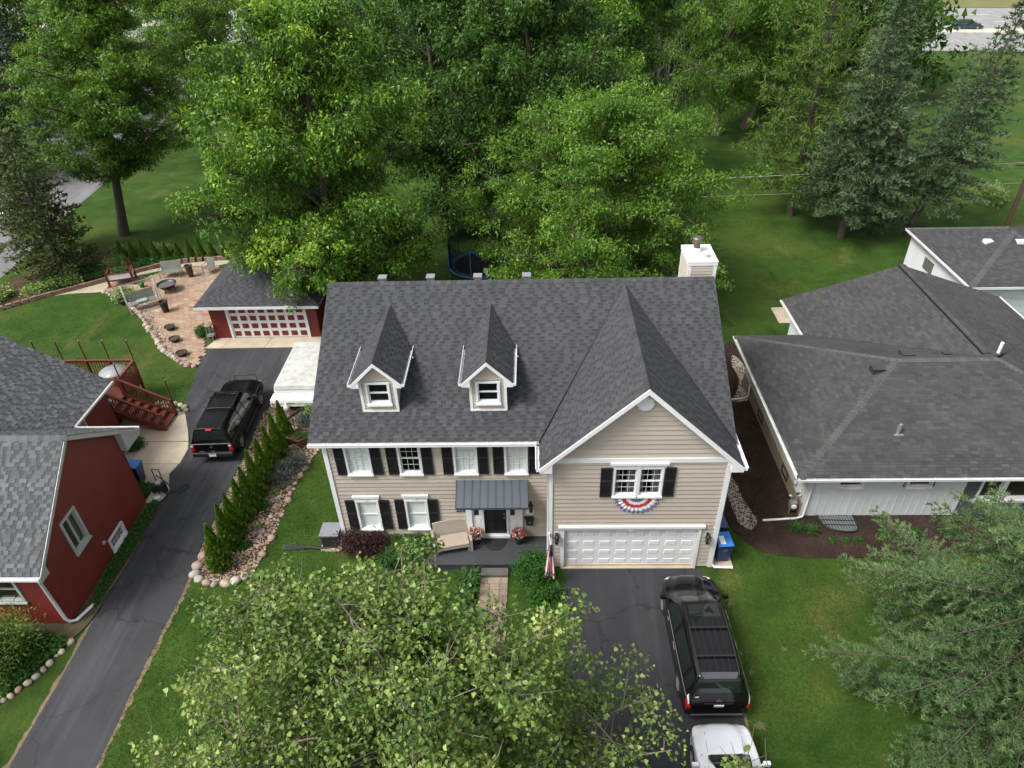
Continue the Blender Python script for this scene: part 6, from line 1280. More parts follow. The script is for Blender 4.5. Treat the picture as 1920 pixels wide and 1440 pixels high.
b = MB(); b.box((-.75,-.35,.45),(.75,.2,.5)); b.build('seat', K['mesh_grey'], SW); b = MB(); b.prism([(-.75,.2,.48),(.75,.2,.48),(.75,.42,1.02),(-.75,.42,1.02)], (0,.04,0)); b.build('backrest', K['mesh_grey'], SW); b = MB(); b.box((-.4,-.3,.502),(.25,.1,.6)); b.build('pillow', K['glasstop'], SW, bevel=.05)
place(SW, (-28.15,20.9,.04), radians(38))
FP = thing('fire_pit', 'round black metal fire pit on the patio pavers', 'fire pit', (-27.55,23.0,.045))
b = MB(); b.lathe([(.12,.26),(.38,.32),(.55,.52),(.6,.56),(.63,.56),(.63,.53),(.57,.49),(.42,.28),(.12,.22)], (-27.55,23.0,.045), 28, close=False); b.build('bowl', K['black'], FP); b = MB(); b.lathe([(.02,.47),(.53,.46)], (-27.55,23.0,.045), 24, close=False); b.build('ash', mat('ash', (.06,.06,.06), (.12,.12,.12), .95, scale=12), FP)
for a in range(3): b = MB(); b.bar((-27.55+.45*cos(a*2.09+.5),23.0+.45*sin(a*2.09+.5),.0),(-27.55+.35*cos(a*2.09+.5),23.0+.35*sin(a*2.09+.5),.4),.05); b.build('leg', K['black'], FP)
def mesh_chair(name, label, x, y, rz, w, cat):
    t = thing(name, label, cat, (0,0,0)); b = MB(); b.box((-w/2,-.28,.4),(w/2,.25,.43)); b.build('seat', K['mesh_grey'], t); b = MB(); b.prism([(-w/2,.25,.43),(w/2,.25,.43),(w/2,.4,.98),(-w/2,.4,.98)], (0,.025,0)); b.build('backrest', K['mesh_grey'], t)
    for s in (-1, 1): b = MB(); b.tube([(s*w/2,-.28,0),(s*w/2,-.27,.62),(s*w/2,.3,.64)], .022, 6); b.build('arm', K['mesh_grey'], t); b = MB(); b.tube([(s*w/2,.3,0),(s*w/2,.22,.42)], .022, 6); b.build('leg', K['mesh_grey'], t)
    place(t, (x,y,.045), rz)
mesh_chair('mesh_loveseat', 'grey green mesh loveseat behind the fire pit', -28.2, 25.1, radians(4), 1.35, 'loveseat'); mesh_chair('mesh_chair', 'grey green mesh chair beside the tall brown pot', -25.75, 25.6, radians(-20), .65, 'chair')
def pot(name, label, x, y, r, h, m, z=.04, neck=None, group=None):
    t = thing(name, label, 'pot', (x,y,z), group); b = MB(); b.lathe([(r*.7,0),(r*.95,h*.8),(r,h*.9),(r*1.08,h*.92),(r*1.08,h),(r*.92,h),(r*.86,h*.8)], (x,y,z), 20, close=False); b.build('pot_body', m, t); b = MB(); b.lathe([(.01,h*.8),(r*.86,h*.8)], (x,y,z), 16, close=False); b.build('soil', K['soil'], t); return t
pot('tall_pot', 'tall dark brown urn between the two mesh seats', -26.85, 25.05, .25, .85, K['brown'])
pot('patio_pot', 'black pot with leafy plants at the lawn end of the swing', -29.75, 21.3, .25, .3, K['plastic'], group='black pots round the patio'); pot('patio_pot', 'black cylindrical bin standing right of the swing', -26.55, 20.25, .26, .75, K['plastic'], group='black pots round the patio')
for x, y, w_ in ((-25.35,18.05,'nearest the swing'),(-24.5,16.7,'in the middle of the three'),(-23.45,15.15,'nearest the driveway')): pot('rock_edge_pot', 'low black pot among the patio edge stones, '+w_, x, y, .3, .2, K['plastic'], .08, group='low pots along the patio edge')
b = MB(); b.lathe([(.12,0),(.17,.25),(.19,.26)], (-29.6,23.6,.045), 16); tag(b.build('bucket', mat('green_plastic', (.02,.25,.06), None, .45), None), 'small green bucket beside the red raised planter', 'bucket')
SG = thing('plant_stand', 'round topped metal plant stand left of the red garage', 'plant stand', (-22.35,16.85,.03))
b = MB(); b.lathe([(.22,.0),(.24,.05),(.2,.07)], (-22.35,16.85,.98), 18); b.build('top', K['paver'], SG)
for a in range(4): b = MB(); b.tube([(-22.35+.24*cos(a*1.57+.7),16.85+.24*sin(a*1.57+.7),.03),(-22.35+.14*cos(a*1.57+.7),16.85+.14*sin(a*1.57+.7),1.0)], .016, 6); b.build('leg', K['steel'], SG)
b = MB(); b.box((-22.55,16.65,.35),(-22.15,17.05,.37)); b.build('shelf', K['steel'], SG)
# trampoline behind the house
TR = thing('trampoline', 'blue padded trampoline with black safety net behind the tan house', 'trampoline', (-6.95,24.1,0))
cx_, cy_, ra_ = -6.95, 24.45, 2.05
ring = lambda r, z, n=40: [(cx_+r*cos(2*pi*k/n), cy_+r*sin(2*pi*k/n), z) for k in range(n+1)]
b = MB(); b.lathe([(ra_-.35,.94),(ra_+.02,.96),(ra_+.05,.9),(ra_-.3,.88)], (cx_,cy_,0), 40, close=False); b.build('pad', K['bluepad'], TR); b = MB(); b.lathe([(.02,.88),(ra_-.3,.89)], (cx_,cy_,0), 40, close=False); b.build('mat', K['net'], TR)
for k in range(6):
    a = 2*pi*k/6+.3; x, y = cx_+(ra_+.03)*cos(a), cy_+(ra_+.03)*sin(a); b = MB(); b.tube([(x,y,0),(x,y,2.7)], .035, 8); b.build('pole', K['bluepad'], TR)
b = MB()
for z in np.arange(1.0, 2.7, .085): b.tube(ring(ra_-.02, z, 30), .02, 3, cap=False)
for k in range(130): a = 2*pi*k/130; b.bar((cx_+(ra_-.02)*cos(a),cy_+(ra_-.02)*sin(a),.95),(cx_+(ra_-.02)*cos(a),cy_+(ra_-.02)*sin(a),2.65),.016)
b.build('safety_net', K['net'], TR, 'stuff')
b = MB(); b.add([(-6.6,22.36,1.3),(-6.35,22.38,1.3),(-6.35,22.38,1.65),(-6.6,22.36,1.65)], [(0,1,2,3)]); b.build('net_label', K['white_old'], TR)
b = MB(); b.tube([(3.4,26.2,.1),(3.0,25.2,1.2),(2.9,24.9,1.6)], .16, 8); tag(b.build('slide', mat('red_plastic', (.35,.02,.03), None, .4), None), 'red plastic slide seen under the elm behind the ridge', 'slide')
# utility pole and wires
UPo = thing('utility_pole', 'brown wooden utility pole at the right edge', 'pole', (31,31,0)); b = MB(); b.tube([(31,31,0),(31.02,31,9)], [.16,.12], 12); b.build('pole_shaft', K['pole'], UPo); b = MB(); b.bar((30.0,31,4.55),(32,31,4.55),.1,.1); b.build('cross_arm', K['pole'], UPo)
def wire_(name, label, p, q, sag, r):
    p, q = Vector(p), Vector(q); b = MB(); b.tube([p+(q-p)*k/24-Vector((0,0,4*sag*(k/24)*(1-k/24))) for k in range(25)], r, 5); tag(b.build(name, K['wire'], None), label, 'wire', 'overhead wires')
wire_('power_line', 'pale overhead wire running left from the pole, upper one', (31,31,4.75), (-3.7,30.0,4.15), .12, .022); wire_('power_line', 'thin dark overhead wire running left from the pole, lower one', (31,31,3.3), (-3.7,30.0,3.0), .15, .013)
far_pole = MB(); far_pole.tube([(-61,142,0),(-60.6,142,10)], .2, 8); tag(far_pole.build('street_lamp_post', K['pole'], None), 'grey post by the far road at upper left', 'pole'); far_pole = MB(); far_pole.tube([(84,115,0),(84.6,115,14)], .25, 8); tag(far_pole.build('roadside_pole', K['bark_grey'], None), 'pale wooden pole beside the main road at upper right', 'pole')
# far building beyond the road at the upper left
FB = thing('far_building', 'pale low building with a pink brick wall beyond the road at upper left', 'building', (-75,172,0))
b = MB(); b.box((-120,172,0),(-40,190,7)); b.build('wall', mat('pink_wall', (.55,.42,.36), (.5,.38,.33), .8, scale=.3), FB); b = MB(); b.box((-66,171.8,0),(-40,171.99,7)); b.build('wall_panel', K['white_old'], FB); b = MB(); b.box((-121,171,7),(-39,191,7.4)); b.build('roof', K['road'], FB)
for k in range(12): b = MB(); x = -118+k*6.5; b.box((x,171.6,0),(x+.25,171.79,6.9)); b.build('pilaster', K['mesh_grey'], FB)
b = MB(); b.box((-73,171.5,3.2),(-67,171.7,4.4)); b.build('sign_panel', K['bluedark'], FB)
# ------------------------------------------------------------------ vegetation
def unit(A): return A/np.maximum(np.linalg.norm(A, axis=1, keepdims=True), 1e-9)
def leaf_quads(C, D, N, L, Wd, fold=.18):
    D = unit(D); S = unit(np.cross(D, N)); N2 = np.cross(S, D); L = L[:, None]; Wd = Wd[:, None]
    n = len(C); V = np.empty((n, 4, 3))
    V[:, 0] = C-D*L*.5; V[:, 1] = C+S*Wd*.5+N2*Wd*fold-D*L*.05; V[:, 2] = C+D*L*.5; V[:, 3] = C-S*Wd*.5+N2*Wd*fold-D*L*.05
    F = np.arange(n*4).reshape(n, 4); return V.reshape(-1, 3), F
_LOBE = np.array([(0,-.44),(.46,-.26),(.34,.16),(0,.54),(-.34,.16),(-.46,-.26)])
def leaf_tris(C, D, N, L, Wd):
    D = unit(D); S = unit(np.cross(D, N)); L = L[:, None]; Wd = Wd[:, None]; n = len(C); V = np.empty((n, 3, 3))
    V[:, 0] = C-D*L*.42+S*Wd*.5; V[:, 1] = C-D*L*.42-S*Wd*.5; V[:, 2] = C+D*L*.58
    return V.reshape(-1, 3), np.arange(n*3).reshape(n, 3)
def leaf_stars(C, D, N, L):
    D = unit(D); S = unit(np.cross(D, N)); N2 = np.cross(S, D); n = len(C); k = len(_LOBE)
    P = _LOBE[None]*L[:, None, None]; r2 = (_LOBE**2).sum(1)[None]*L[:, None]
    V = C[:, None]+P[:, :, 0:1]*S[:, None]+P[:, :, 1:2]*D[:, None]-N2[:, None]*(r2*.9)[:, :, None]
    return V.reshape(-1, 3), np.arange(n*k).reshape(n, k)
def rand_dirs(rg, n, up=0.): v = rg.normal(size=(n, 3)); v[:, 2] += up; return unit(v)
def clump_leaves(rg, centres, radii, n_each, leaf, flat=.72, droop=.35, up=.9, tip=.0, tone_c=.16, tone_l=.16, base_tone=.42, wid=.55, shell=.42, size_var=.3, droopx=None):
    """leaves scattered through clumps: returns C, D, N, L, W, tone"""
    m = len(centres); n = m*n_each
    ci = np.repeat(np.arange(m), n_each); d = rand_dirs(rg, n); r = rg.rand(n)**shell
    lumps = 1+.35*np.sin(d[:, 0]*5+ci*1.7)*np.cos(d[:, 1]*4.3+ci*.9)
    P = d*(r*lumps)[:, None]; P[:, 2] *= flat; C = centres[ci]+P*radii[ci][:, None]
    D = d*.8+rg.normal(size=(n, 3))*.55; D[:, 2] -= droop
    N = rg.normal(size=(n, 3))*.55; N[:, 2] += up; N += d*.35
    L = leaf*(1+size_var*(rg.rand(n)-.5)*2)
    t = base_tone+tone_c*rg.normal(size=m)[ci]+tone_l*rg.normal(size=n)
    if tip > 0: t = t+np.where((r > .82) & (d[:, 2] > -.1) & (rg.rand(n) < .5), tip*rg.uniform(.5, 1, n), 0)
    return C, D, N, L, L*wid*(1+.2*rg.normal(size=n)).clip(.5, 1.6), t.clip(0, 1)
def crown_obj(name, parent, parts, m, star=False, tri=False):
    C = np.concatenate([p[0] for p in parts]); D = np.concatenate([p[1] for p in parts]); N = np.concatenate([p[2] for p in parts]); L = np.concatenate([p[3] for p in parts]); Wd = np.concatenate([p[4] for p in parts]); T = np.concatenate([p[5] for p in parts])
    w = np.array(wloc(parent)); C = C-w
    V, F = leaf_stars(C, D, N, L) if star else leaf_tris(C, D, N, L, Wd) if tri else leaf_quads(C, D, N, L, Wd)
    o = np_obj(name, np_mesh(name, V, F, T), m, parent, tuple(w)); o['kind'] = 'stuff'; return o
def env(f, p, q): return max(0., math.sin(pi*max(0, min(1, f))**p))**q
def bez(a, b, c, n): return [a*(1-t)**2+b*2*t*(1-t)+c*t*t for t in [k/n for k in range(n+1)]]
GA = pi*(3-sqrt(5))
def broadleaf(label, base, H, R, z_low, seed, leafm, barkm='bark', n_limbs=46, per=6, n_each=190, leaf=.2, cr_=1.0, p=.75, q=.62, lean=(0,0), trunk_r=.3, name='maple_tree', squash=(1,1), star=False, group=None, cat='tree', rise=.45, gapf=0., kw=None, side=None, twig=False, notch=None, bough=.11):
    rg = np.random.RandomState(seed); rr = random.Random(seed); base = Vector(base); kw = kw or {}
    T = thing(name, label, cat, tuple(base), group); b = MB()
    axis = lambda z: base+Vector((lean[0]*z/H, lean[1]*z/H, z))
    top = H*.9; tp = [axis(top*k/9)+Vector((rr.uniform(-.1,.1)*k/4, rr.uniform(-.1,.1)*k/4, 0)) for k in range(10)]
    b.tube(tp, [trunk_r*(1.25 if k == 0 else 1)*(1-.085*k) for k in range(10)], 10)
    cs, rs = [], []
    for i in range(n_limbs):
        f = .06+.92*((i+.5)/n_limbs); f = min(.985, max(.02, f+rr.uniform(-.05, .05))); z = z_low+f*(H-z_low); rad = R*env(f, p, q)*rr.uniform(.72, 1.06); a = i*GA+rr.uniform(-.4, .4)
        if gapf and mnoise.noise(Vector((cos(a)*1.4, sin(a)*1.4, f*3+seed))) > gapf: rad *= .55
        if notch and abs((a-notch[0]+pi) % (2*pi)-pi) < notch[1]: rad *= .42
        c = axis(z); end = c+Vector((cos(a)*rad*squash[0], sin(a)*rad*squash[1], 0)); z0 = max(z_low*.6, z-rad*rise-rr.uniform(.2, 1.)); st = axis(min(z0, top*.97))
        mid = (st+end)/2+Vector((0, 0, rad*.12)); cur = bez(st, mid, end, 7); r0 = max(.02, trunk_r*.42*(1-.6*f))
        b.tube(cur, [r0*(1-.11*k) for k in range(8)], 5, cap=False)
        for k in range(per):
            s = .34+.66*(k+rr.random())/per; idx = min(6, int(s*7)); P0 = cur[idx]+(cur[idx+1]-cur[idx])*(s*7-idx); of = Vector((rr.gauss(0, 1), rr.gauss(0, 1), rr.gauss(0, .7)))*(bough*rad+.2)
            if k == per-1: of *= .3
            e = P0+of; e.z = max(e.z, z_low*.8)
            b.tube([P0, (P0+e)/2+Vector((0,0,.06)), e], [r0*.45, r0*.3, r0*.16], 3, cap=False)
            cs.append(e); rs.append(cr_*rr.uniform(.6, 1.2))
            if twig and rr.random() < .55:
                for _ in range(2):
                    tv = Vector((rr.gauss(0, .6), rr.gauss(0, .6), rr.uniform(.3, 1.1))).normalized()*rr.uniform(.35, .95); m1 = e+tv*.55+Vector((rr.uniform(-.08,.08), rr.uniform(-.08,.08), 0)); b.tube([e, m1, e+tv], [.014, .01, .004], 3, cap=False)
    b.build('trunk', K[barkm], T)
    cs = np.array([tuple(v) for v in cs]); rs = np.array(rs)
    crown_obj('crown', T, [clump_leaves(rg, cs, rs, n_each, leaf, **kw)], leafm, star, True)
    return T
def conifer(label, base, H, R, z_low, seed, leafm, spray=.2, levels=26, per=7, lean=(0,0), trunk_r=.22, droop=.22, density=1., name='spruce_tree', barkm='bark', pw=.85, width=.4, upt=.5, base_tone=.45, tip_tone=.25, group=None, zdrop=.5, gap=.0, tuft=4, spread=.75, upn=.35, tl_k=.36):
    rg = np.random.RandomState(seed); rr = random.Random(seed); base = Vector(base); T = thing(name, label, 'tree', tuple(base), group); b = MB()
    axis = lambda z: base+Vector((lean[0]*z/H, lean[1]*z/H, z)); b.tube([axis(H*k/8) for k in range(9)], [trunk_r*(1-.115*k) for k in range(9)], 9)
    Cs, Ds, Ts = [], [], []
    for i in range(levels):
        f = i/(levels-1); z = z_low+(H-z_low)*f**.92; rad = R*max(.04, (1-f))**pw*(1-.25*max(0, .12-f)/.12); n = max(4, int(per*(1-.35*f)))
        for k in range(n):
            if gap and rr.random() < gap: continue
            a = i*1.1+2*pi*k/n+rr.uniform(-.3, .3); Lb = rad*rr.uniform(.68, 1.12); bt = rr.gauss(0, .07)
            d = Vector((cos(a), sin(a), 0)); st = axis(z+rr.uniform(-.2, .2)); dz = -droop*Lb*(1.1-f)+.12*Lb*f
            m1 = st+d*Lb*.5+Vector((0,0,dz*.75)); e = st+d*Lb+Vector((0,0,dz+upt*.14*Lb)); cur = bez(st, m1, e, 8)
            b.tube(cur[::2], [max(.008, .04*Lb/4*(1-.2*q)) for q in range(5)], 4, cap=False)
            side = d.cross(Vector((0,0,1))); ns = max(4, int(Lb/(spray*.8)*density))
            for s in range(ns):
                t = .12+.88*(s+rr.random())/ns; x = min(7.99, t*8); P0 = cur[int(x)]+(cur[int(x)+1]-cur[int(x)])*(x-int(x)); tl = ((1-t)**.75*Lb*tl_k+.13*min(1, Lb))*rr.uniform(.6, 1.15); sg = 1 if s % 2 else -1
                tw = (d*rr.uniform(.45, .95)+side*sg*rr.uniform(.4, 1)+Vector((0,0,rr.uniform(-.25, .25)))).normalized(); m_ = max(2, int(tl/(spray*.55)))
                for w_ in range(m_):
                    g_ = (w_+.6)/m_; Cs.append(tuple(P0+tw*tl*g_+Vector((0,0,-zdrop*.3*tl*g_*g_)))); Ds.append(tuple(tw)); Ts.append(base_tone+bt+(tip_tone*rr.random() if g_ > .7 or t > .86 else 0))
    b.build('trunk', K[barkm], T)
    C = np.repeat(np.array(Cs), tuft, 0); D = np.repeat(np.array(Ds), tuft, 0); n = len(C); t = np.repeat(np.array(Ts), tuft)+rg.normal(0, .1, n)
    D = D+rg.normal(0, spread, (n, 3)); D[:, 2] += upn*spread; L = spray*rg.uniform(.6, 1.25, n); D = unit(D); C = C+D*L[:, None]*.4
    N = rg.normal(0, .5, (n, 3)); N[:, 2] += 1
    crown_obj('crown', T, [(C, D, N, L, L*width, t.clip(0, 1))], leafm, tri=True); return T
G3 = lambda *s: [(i/(len(s)-1), c) for i, c in enumerate(s)]
LM = {}
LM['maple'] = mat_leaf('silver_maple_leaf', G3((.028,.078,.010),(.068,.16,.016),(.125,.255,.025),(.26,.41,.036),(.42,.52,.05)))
LM['dark'] = mat_leaf('dark_maple_leaf', G3((.020,.055,.009),(.046,.112,.015),(.082,.175,.022),(.165,.29,.034)))
LM['elm'] = mat_leaf('elm_leaf', G3((.038,.098,.011),(.09,.19,.019),(.145,.27,.029),(.235,.385,.045)))
LM['left'] = mat_leaf('left_tree_leaf', G3((.038,.095,.010),(.085,.18,.017),(.13,.245,.025),(.20,.34,.04)))
LM['plane'] = mat_leaf('plane_tree_leaf', G3((.035,.070,.014),(.085,.15,.03),(.16,.245,.055),(.27,.355,.095),(.42,.47,.17)), .3)
LM['spruce'] = mat_leaf('spruce_needles', G3((.030,.060,.028),(.064,.110,.048),(.105,.165,.072),(.17,.235,.105)), .15, .6)
LM['spruce_near'] = mat_leaf('near_spruce_needles', G3((.026,.056,.021),(.058,.108,.038),(.10,.165,.058),(.17,.245,.09)), .15, .6)
LM['pine'] = mat_leaf('pine_needles', G3((0.040,0.080,0.013),(0.072,0.136,0.019),(0.120,0.200,0.029),(.11,.165,.026)), .2, .6)
LM['cedar'] = mat_leaf('cedar_needles', G3((0.028,0.046,0.014),(0.049,0.073,0.018),(0.077,0.105,0.025),(.075,.10,.025)), .15, .6)
LM['arb'] = mat_leaf('arborvitae_sprays', G3((.030,.092,.013),(.070,.162,.018),(.125,.22,.025),(.19,.29,.036)), .15, .55)
LM['barberry'] = mat_leaf('barberry_leaf', G3((.022,.008,.008),(.042,.014,.014),(.065,.024,.02),(.045,.045,.014)), .25)
LM['shrub'] = mat_leaf('shrub_leaf', G3((0.016,0.069,0.009),(0.033,0.115,0.014),(0.055,0.163,0.019),(.075,.18,.022)), .3)
LM['lily'] = mat_leaf('daylily_blade', G3((.02,.066,.013),(.036,.10,.019),(.058,.14,.026),(.10,.19,.04)), .3)
LM['lavender'] = mat_leaf('lavender_leaf', G3((.06,.085,.06),(.10,.12,.105),(.13,.13,.15),(.09,.14,.06)), .2)
LM['variegated'] = mat_leaf('variegated_leaf', G3((.07,.14,.03),(.15,.25,.06),(.27,.36,.12),(.38,.44,.2)), .3)
LM['yew'] = mat_leaf('yew_needles', G3((.040,.085,.014),(.075,.14,.02),(.12,.195,.028),(.18,.25,.04)), .2)
LM['flower'] = mat_leaf('flower_petals', G3((.02,.12,.10),(.03,.14,.11),(.55,.03,.10),(.65,.06,.18),(.7,.62,.42),(.75,.72,.6),(.5,.02,.03)), .2)
LM['bluegrey'] = mat_leaf('blue_spruce_needles', G3((0.060,0.090,0.066),(0.096,0.132,0.096),(.11,.14,.10)), .15)
LM['wood'] = mat_leaf('far_wood_leaf', G3((.022,.058,.009),(.048,.11,.014),(.08,.16,.021),(.13,.23,.033)), .3)

# street-side tree in the foreground
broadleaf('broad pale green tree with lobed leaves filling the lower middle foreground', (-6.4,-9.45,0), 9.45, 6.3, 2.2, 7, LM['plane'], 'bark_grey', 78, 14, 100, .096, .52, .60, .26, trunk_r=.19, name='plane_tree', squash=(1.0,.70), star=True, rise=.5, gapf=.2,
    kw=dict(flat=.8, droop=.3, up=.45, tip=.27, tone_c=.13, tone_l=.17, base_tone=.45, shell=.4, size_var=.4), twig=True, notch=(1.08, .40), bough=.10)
broadleaf('small lobed leaf tree whose top covers the white car', (0.75,-10.9,0), 6.7, 1.05, 4.6, 17, LM['plane'], 'bark_grey', 15, 4, 20, .118, .36, .75, .5, trunk_r=.07, name='plane_tree', star=True, rise=.6, gapf=.1,
    kw=dict(flat=.85, droop=.2, up=.6, tip=.3, tone_c=.10, tone_l=.18, base_tone=.45, shell=.5), twig=True, bough=.2)
# the big trees behind the house
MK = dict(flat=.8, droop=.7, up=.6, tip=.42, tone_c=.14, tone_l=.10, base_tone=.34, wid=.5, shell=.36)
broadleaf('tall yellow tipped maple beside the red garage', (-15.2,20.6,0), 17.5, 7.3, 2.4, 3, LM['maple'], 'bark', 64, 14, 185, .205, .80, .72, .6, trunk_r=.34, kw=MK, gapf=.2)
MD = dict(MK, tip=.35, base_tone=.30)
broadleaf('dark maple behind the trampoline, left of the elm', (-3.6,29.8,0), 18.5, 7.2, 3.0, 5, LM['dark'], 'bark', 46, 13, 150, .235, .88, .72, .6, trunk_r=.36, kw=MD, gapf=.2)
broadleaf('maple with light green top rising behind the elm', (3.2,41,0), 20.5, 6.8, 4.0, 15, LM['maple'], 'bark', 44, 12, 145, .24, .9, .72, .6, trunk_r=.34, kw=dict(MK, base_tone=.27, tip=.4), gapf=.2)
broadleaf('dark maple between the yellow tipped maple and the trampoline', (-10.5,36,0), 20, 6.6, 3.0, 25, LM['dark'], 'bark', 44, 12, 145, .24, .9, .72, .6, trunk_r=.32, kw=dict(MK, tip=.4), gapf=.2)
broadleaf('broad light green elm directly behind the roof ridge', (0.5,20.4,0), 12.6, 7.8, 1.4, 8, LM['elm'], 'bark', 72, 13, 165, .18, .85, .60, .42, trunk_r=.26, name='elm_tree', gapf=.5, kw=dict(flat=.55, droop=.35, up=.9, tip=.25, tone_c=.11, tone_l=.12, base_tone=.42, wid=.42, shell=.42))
broadleaf('tall green tree with a bare leaning trunk behind the patio', (-35.1,32.5,0), 18, 7.6, 5.0, 11, LM['left'], 'bark', 48, 14, 165, .225, .85, .68, .55, lean=(3.2,1), trunk_r=.36, name='locust_tree', gapf=.15, kw=dict(flat=.5, droop=.3, up=.9, tip=.22, tone_c=.11, tone_l=.12, base_tone=.4, wid=.42, shell=.42))
broadleaf('green tree behind the leaning trunk at upper left', (-34.5,50,0), 19, 7.0, 4.0, 12, LM['left'], 'bark', 38, 11, 110, .29, 1.0, .7, .55, name='locust_tree', gapf=.2, kw=dict(flat=.55, droop=.3, up=.9, tip=.25, tone_c=.1, tone_l=.12, base_tone=.46, wid=.42))
broadleaf('dark green round tree at the upper left corner', (-55,44,0), 17, 6.8, 2.5, 13, LM['dark'], 'bark', 38, 11, 110, .29, 1.0, .7, .55, name='linden_tree', gapf=.2, kw=MD)
broadleaf('medium green tree left of the blue grey conifer', (-58,61,0), 19, 7.0, 3.0, 14, LM['wood'], 'bark', 36, 10, 75, .35, 1.1, .7, .55, name='linden_tree', gapf=.2, kw=MD)
conifer('blue grey conifer among the trees at upper left', (-52,52,0), 15, 3.6, 1.0, 21, LM['bluegrey'], .4, 20, 7, name='blue_spruce', density=.8)
broadleaf('willow like tree with several grey trunks right of the elm', (15.2,55,0), 17.5, 7.5, 3.5, 16, LM['elm'], 'bark_grey', 44, 11, 130, .28, .95, .66, .5, trunk_r=.4, name='willow_tree', gapf=.08, kw=dict(flat=.75, droop=1.0, up=.4, tip=.1, tone_c=.09, tone_l=.1, base_tone=.34, wid=.28))
broadleaf('second grey trunked willow leaning beside the first', (18.5,57,0), 18, 6.2, 5, 18, LM['elm'], 'bark_grey', 34, 10, 95, .3, .95, .66, .5, lean=(3.5,-2), trunk_r=.36, name='willow_tree', gapf=.02, kw=dict(flat=.75, droop=1.0, up=.4, tip=.1, tone_c=.09, tone_l=.1, base_tone=.32, wid=.28))
conifer('yellow green white pine left of the big spruce', (16.3,33.9,0), 16.5, 5.4, 2.2, 31, LM['pine'], .5, 20, 7, droop=.05, name='white_pine', density=.9, width=.16, upt=.9, trunk_r=.3, pw=.5, base_tone=.42, zdrop=-.2, tuft=10, spread=.9, tl_k=.3)
conifer('big grey green spruce behind the ranch house', (18.6,29.7,0), 15.2, 4.5, 2.7, 32, LM['spruce'], .27, 30, 10, trunk_r=.3, droop=.26, density=.85, base_tone=.42, tip_tone=.4, tuft=8, width=.26)
conifer('short spruce between the two tall spruces', (21.0,30.2,0), 8.0, 2.9, 1.4, 34, LM['spruce'], .28, 18, 9, trunk_r=.16, density=.8, tip_tone=.3, tuft=7, width=.28)
conifer('slender leaning spruce at the right edge above the white garage', (23.4,30,0), 15.5, 4.2, 3.0, 35, LM['spruce'], .28, 27, 9, lean=(3.3,.5), trunk_r=.26, density=.85, base_tone=.4, gap=.08, tuft=8, width=.26)
conifer('dark spruce standing farther back between the tall spruces', (25,43,0), 16, 4.6, 2.0, 36, LM['spruce'], .4, 22, 9, density=.75, base_tone=.36, tuft=7, width=.3)
conifer('large spruce reaching in from the lower right corner', (10.7,-5.9,0), 12.6, 7.0, 1.2, 41, LM['spruce_near'], .14, 15, 11, trunk_r=.24, droop=.16, density=.9, pw=1.08, width=.24, base_tone=.46, tip_tone=.36, tuft=12, spread=.7, upn=.6, tl_k=.3)
conifer('olive brown cedar at the left edge beside the side street', (-36.0,25.6,0), 9.5, 3.3, .8, 42, LM['cedar'], .3, 22, 9, name='cedar_tree', density=.9, pw=.5, gap=.1)
conifer('second olive cedar behind the first at the left edge', (-39.2,28.6,0), 11, 3.2, 2.0, 43, LM['cedar'], .34, 20, 8, name='cedar_tree', density=.9, pw=.5, gap=.1)
# farther trees one can tell apart
for i, (lab, x, y, h, r, s) in enumerate([('round green tree at the top centre behind the dark maples', -12, 58, 19, 7, 51), ('dark tree behind the grey brush at top centre right', 13, 76, 18, 7.5, 52), ('green tree at the top left of the willow', 22, 80, 17, 7, 53), ('tree behind the white pine at the top', 33, 66, 17, 6.5, 54),
        ('tree filling the gap left of the yellow tipped maple', -24.5, 55, 14, 6.5, 55), ('tree behind the cedars by the side street', -62, 84, 17, 8, 56), ('tall tree behind the locust at the upper left edge', -44, 78, 17, 8, 57)]):
    broadleaf(lab, (x,y,0), h, r, 2.0, s, LM['wood'], 'bark', 36, 5, 75, .4, 1.55, .7, .55, name='roadside_tree', gapf=.2, kw=MD, group='trees before the main road')
# far wood between the yards and the road: one mass
rg = np.random.RandomState(77); cs = []; rs = []
for i in range(230):
    x = rg.uniform(-34, 43); y = rg.uniform(68, 86)-.19*(x-20); h = rg.uniform(8, 15)
    for k in range(8): cs.append((x+rg.normal()*2.2, y+rg.normal()*2.0, rg.uniform(1.2, h))); rs.append(rg.uniform(1.3, 2.2))
wood = thing('distant_wood', 'dark mass of trees before the main road', 'trees', (8,78,0)); wood['kind'] = 'stuff'
crown_obj('foliage', wood, [clump_leaves(rg, np.array(cs), np.array(rs), 30, .75, flat=.8, base_tone=.35, wid=.6)], LM['wood'], tri=True)
for i, (x, y, r, h, w_) in enumerate([(-9.5,31.5,2.6,3.6,'left of the trampoline'),(-4.5,31.0,2.8,4.2,'behind the trampoline'),(2.0,31.5,2.6,3.4,'behind the elm'),(8.5,57,3.0,4.5,'left of the willow trunks'),(22,62,3.2,4.5,'right of the willow trunks'),(27.5,58,2.6,4.0,'behind the white pine'),(-19.5,33,2.4,3.0,'behind the red garage')]):
    rg = np.random.RandomState(300+i); T = thing('undergrowth', 'dark leafy undergrowth '+w_, 'bushes', (x,y,0), 'undergrowth'); k = 16
    c_ = np.stack([x+rg.normal(0, r*.5, k), y+rg.normal(0, r*.35, k), rg.uniform(.5, h, k)], 1); crown_obj('foliage', T, [clump_leaves(rg, c_, np.full(k, r*.42), 150, .28, base_tone=.34, **{'flat': .9})], LM['dark'])
    b = MB()
    for q in c_: b.tube([(x+(q[0]-x)*.5,y+(q[1]-y)*.5,0),tuple(q)], [.05,.015], 5, cap=False)
    b.build('stems', K['bark'], T, 'stuff')
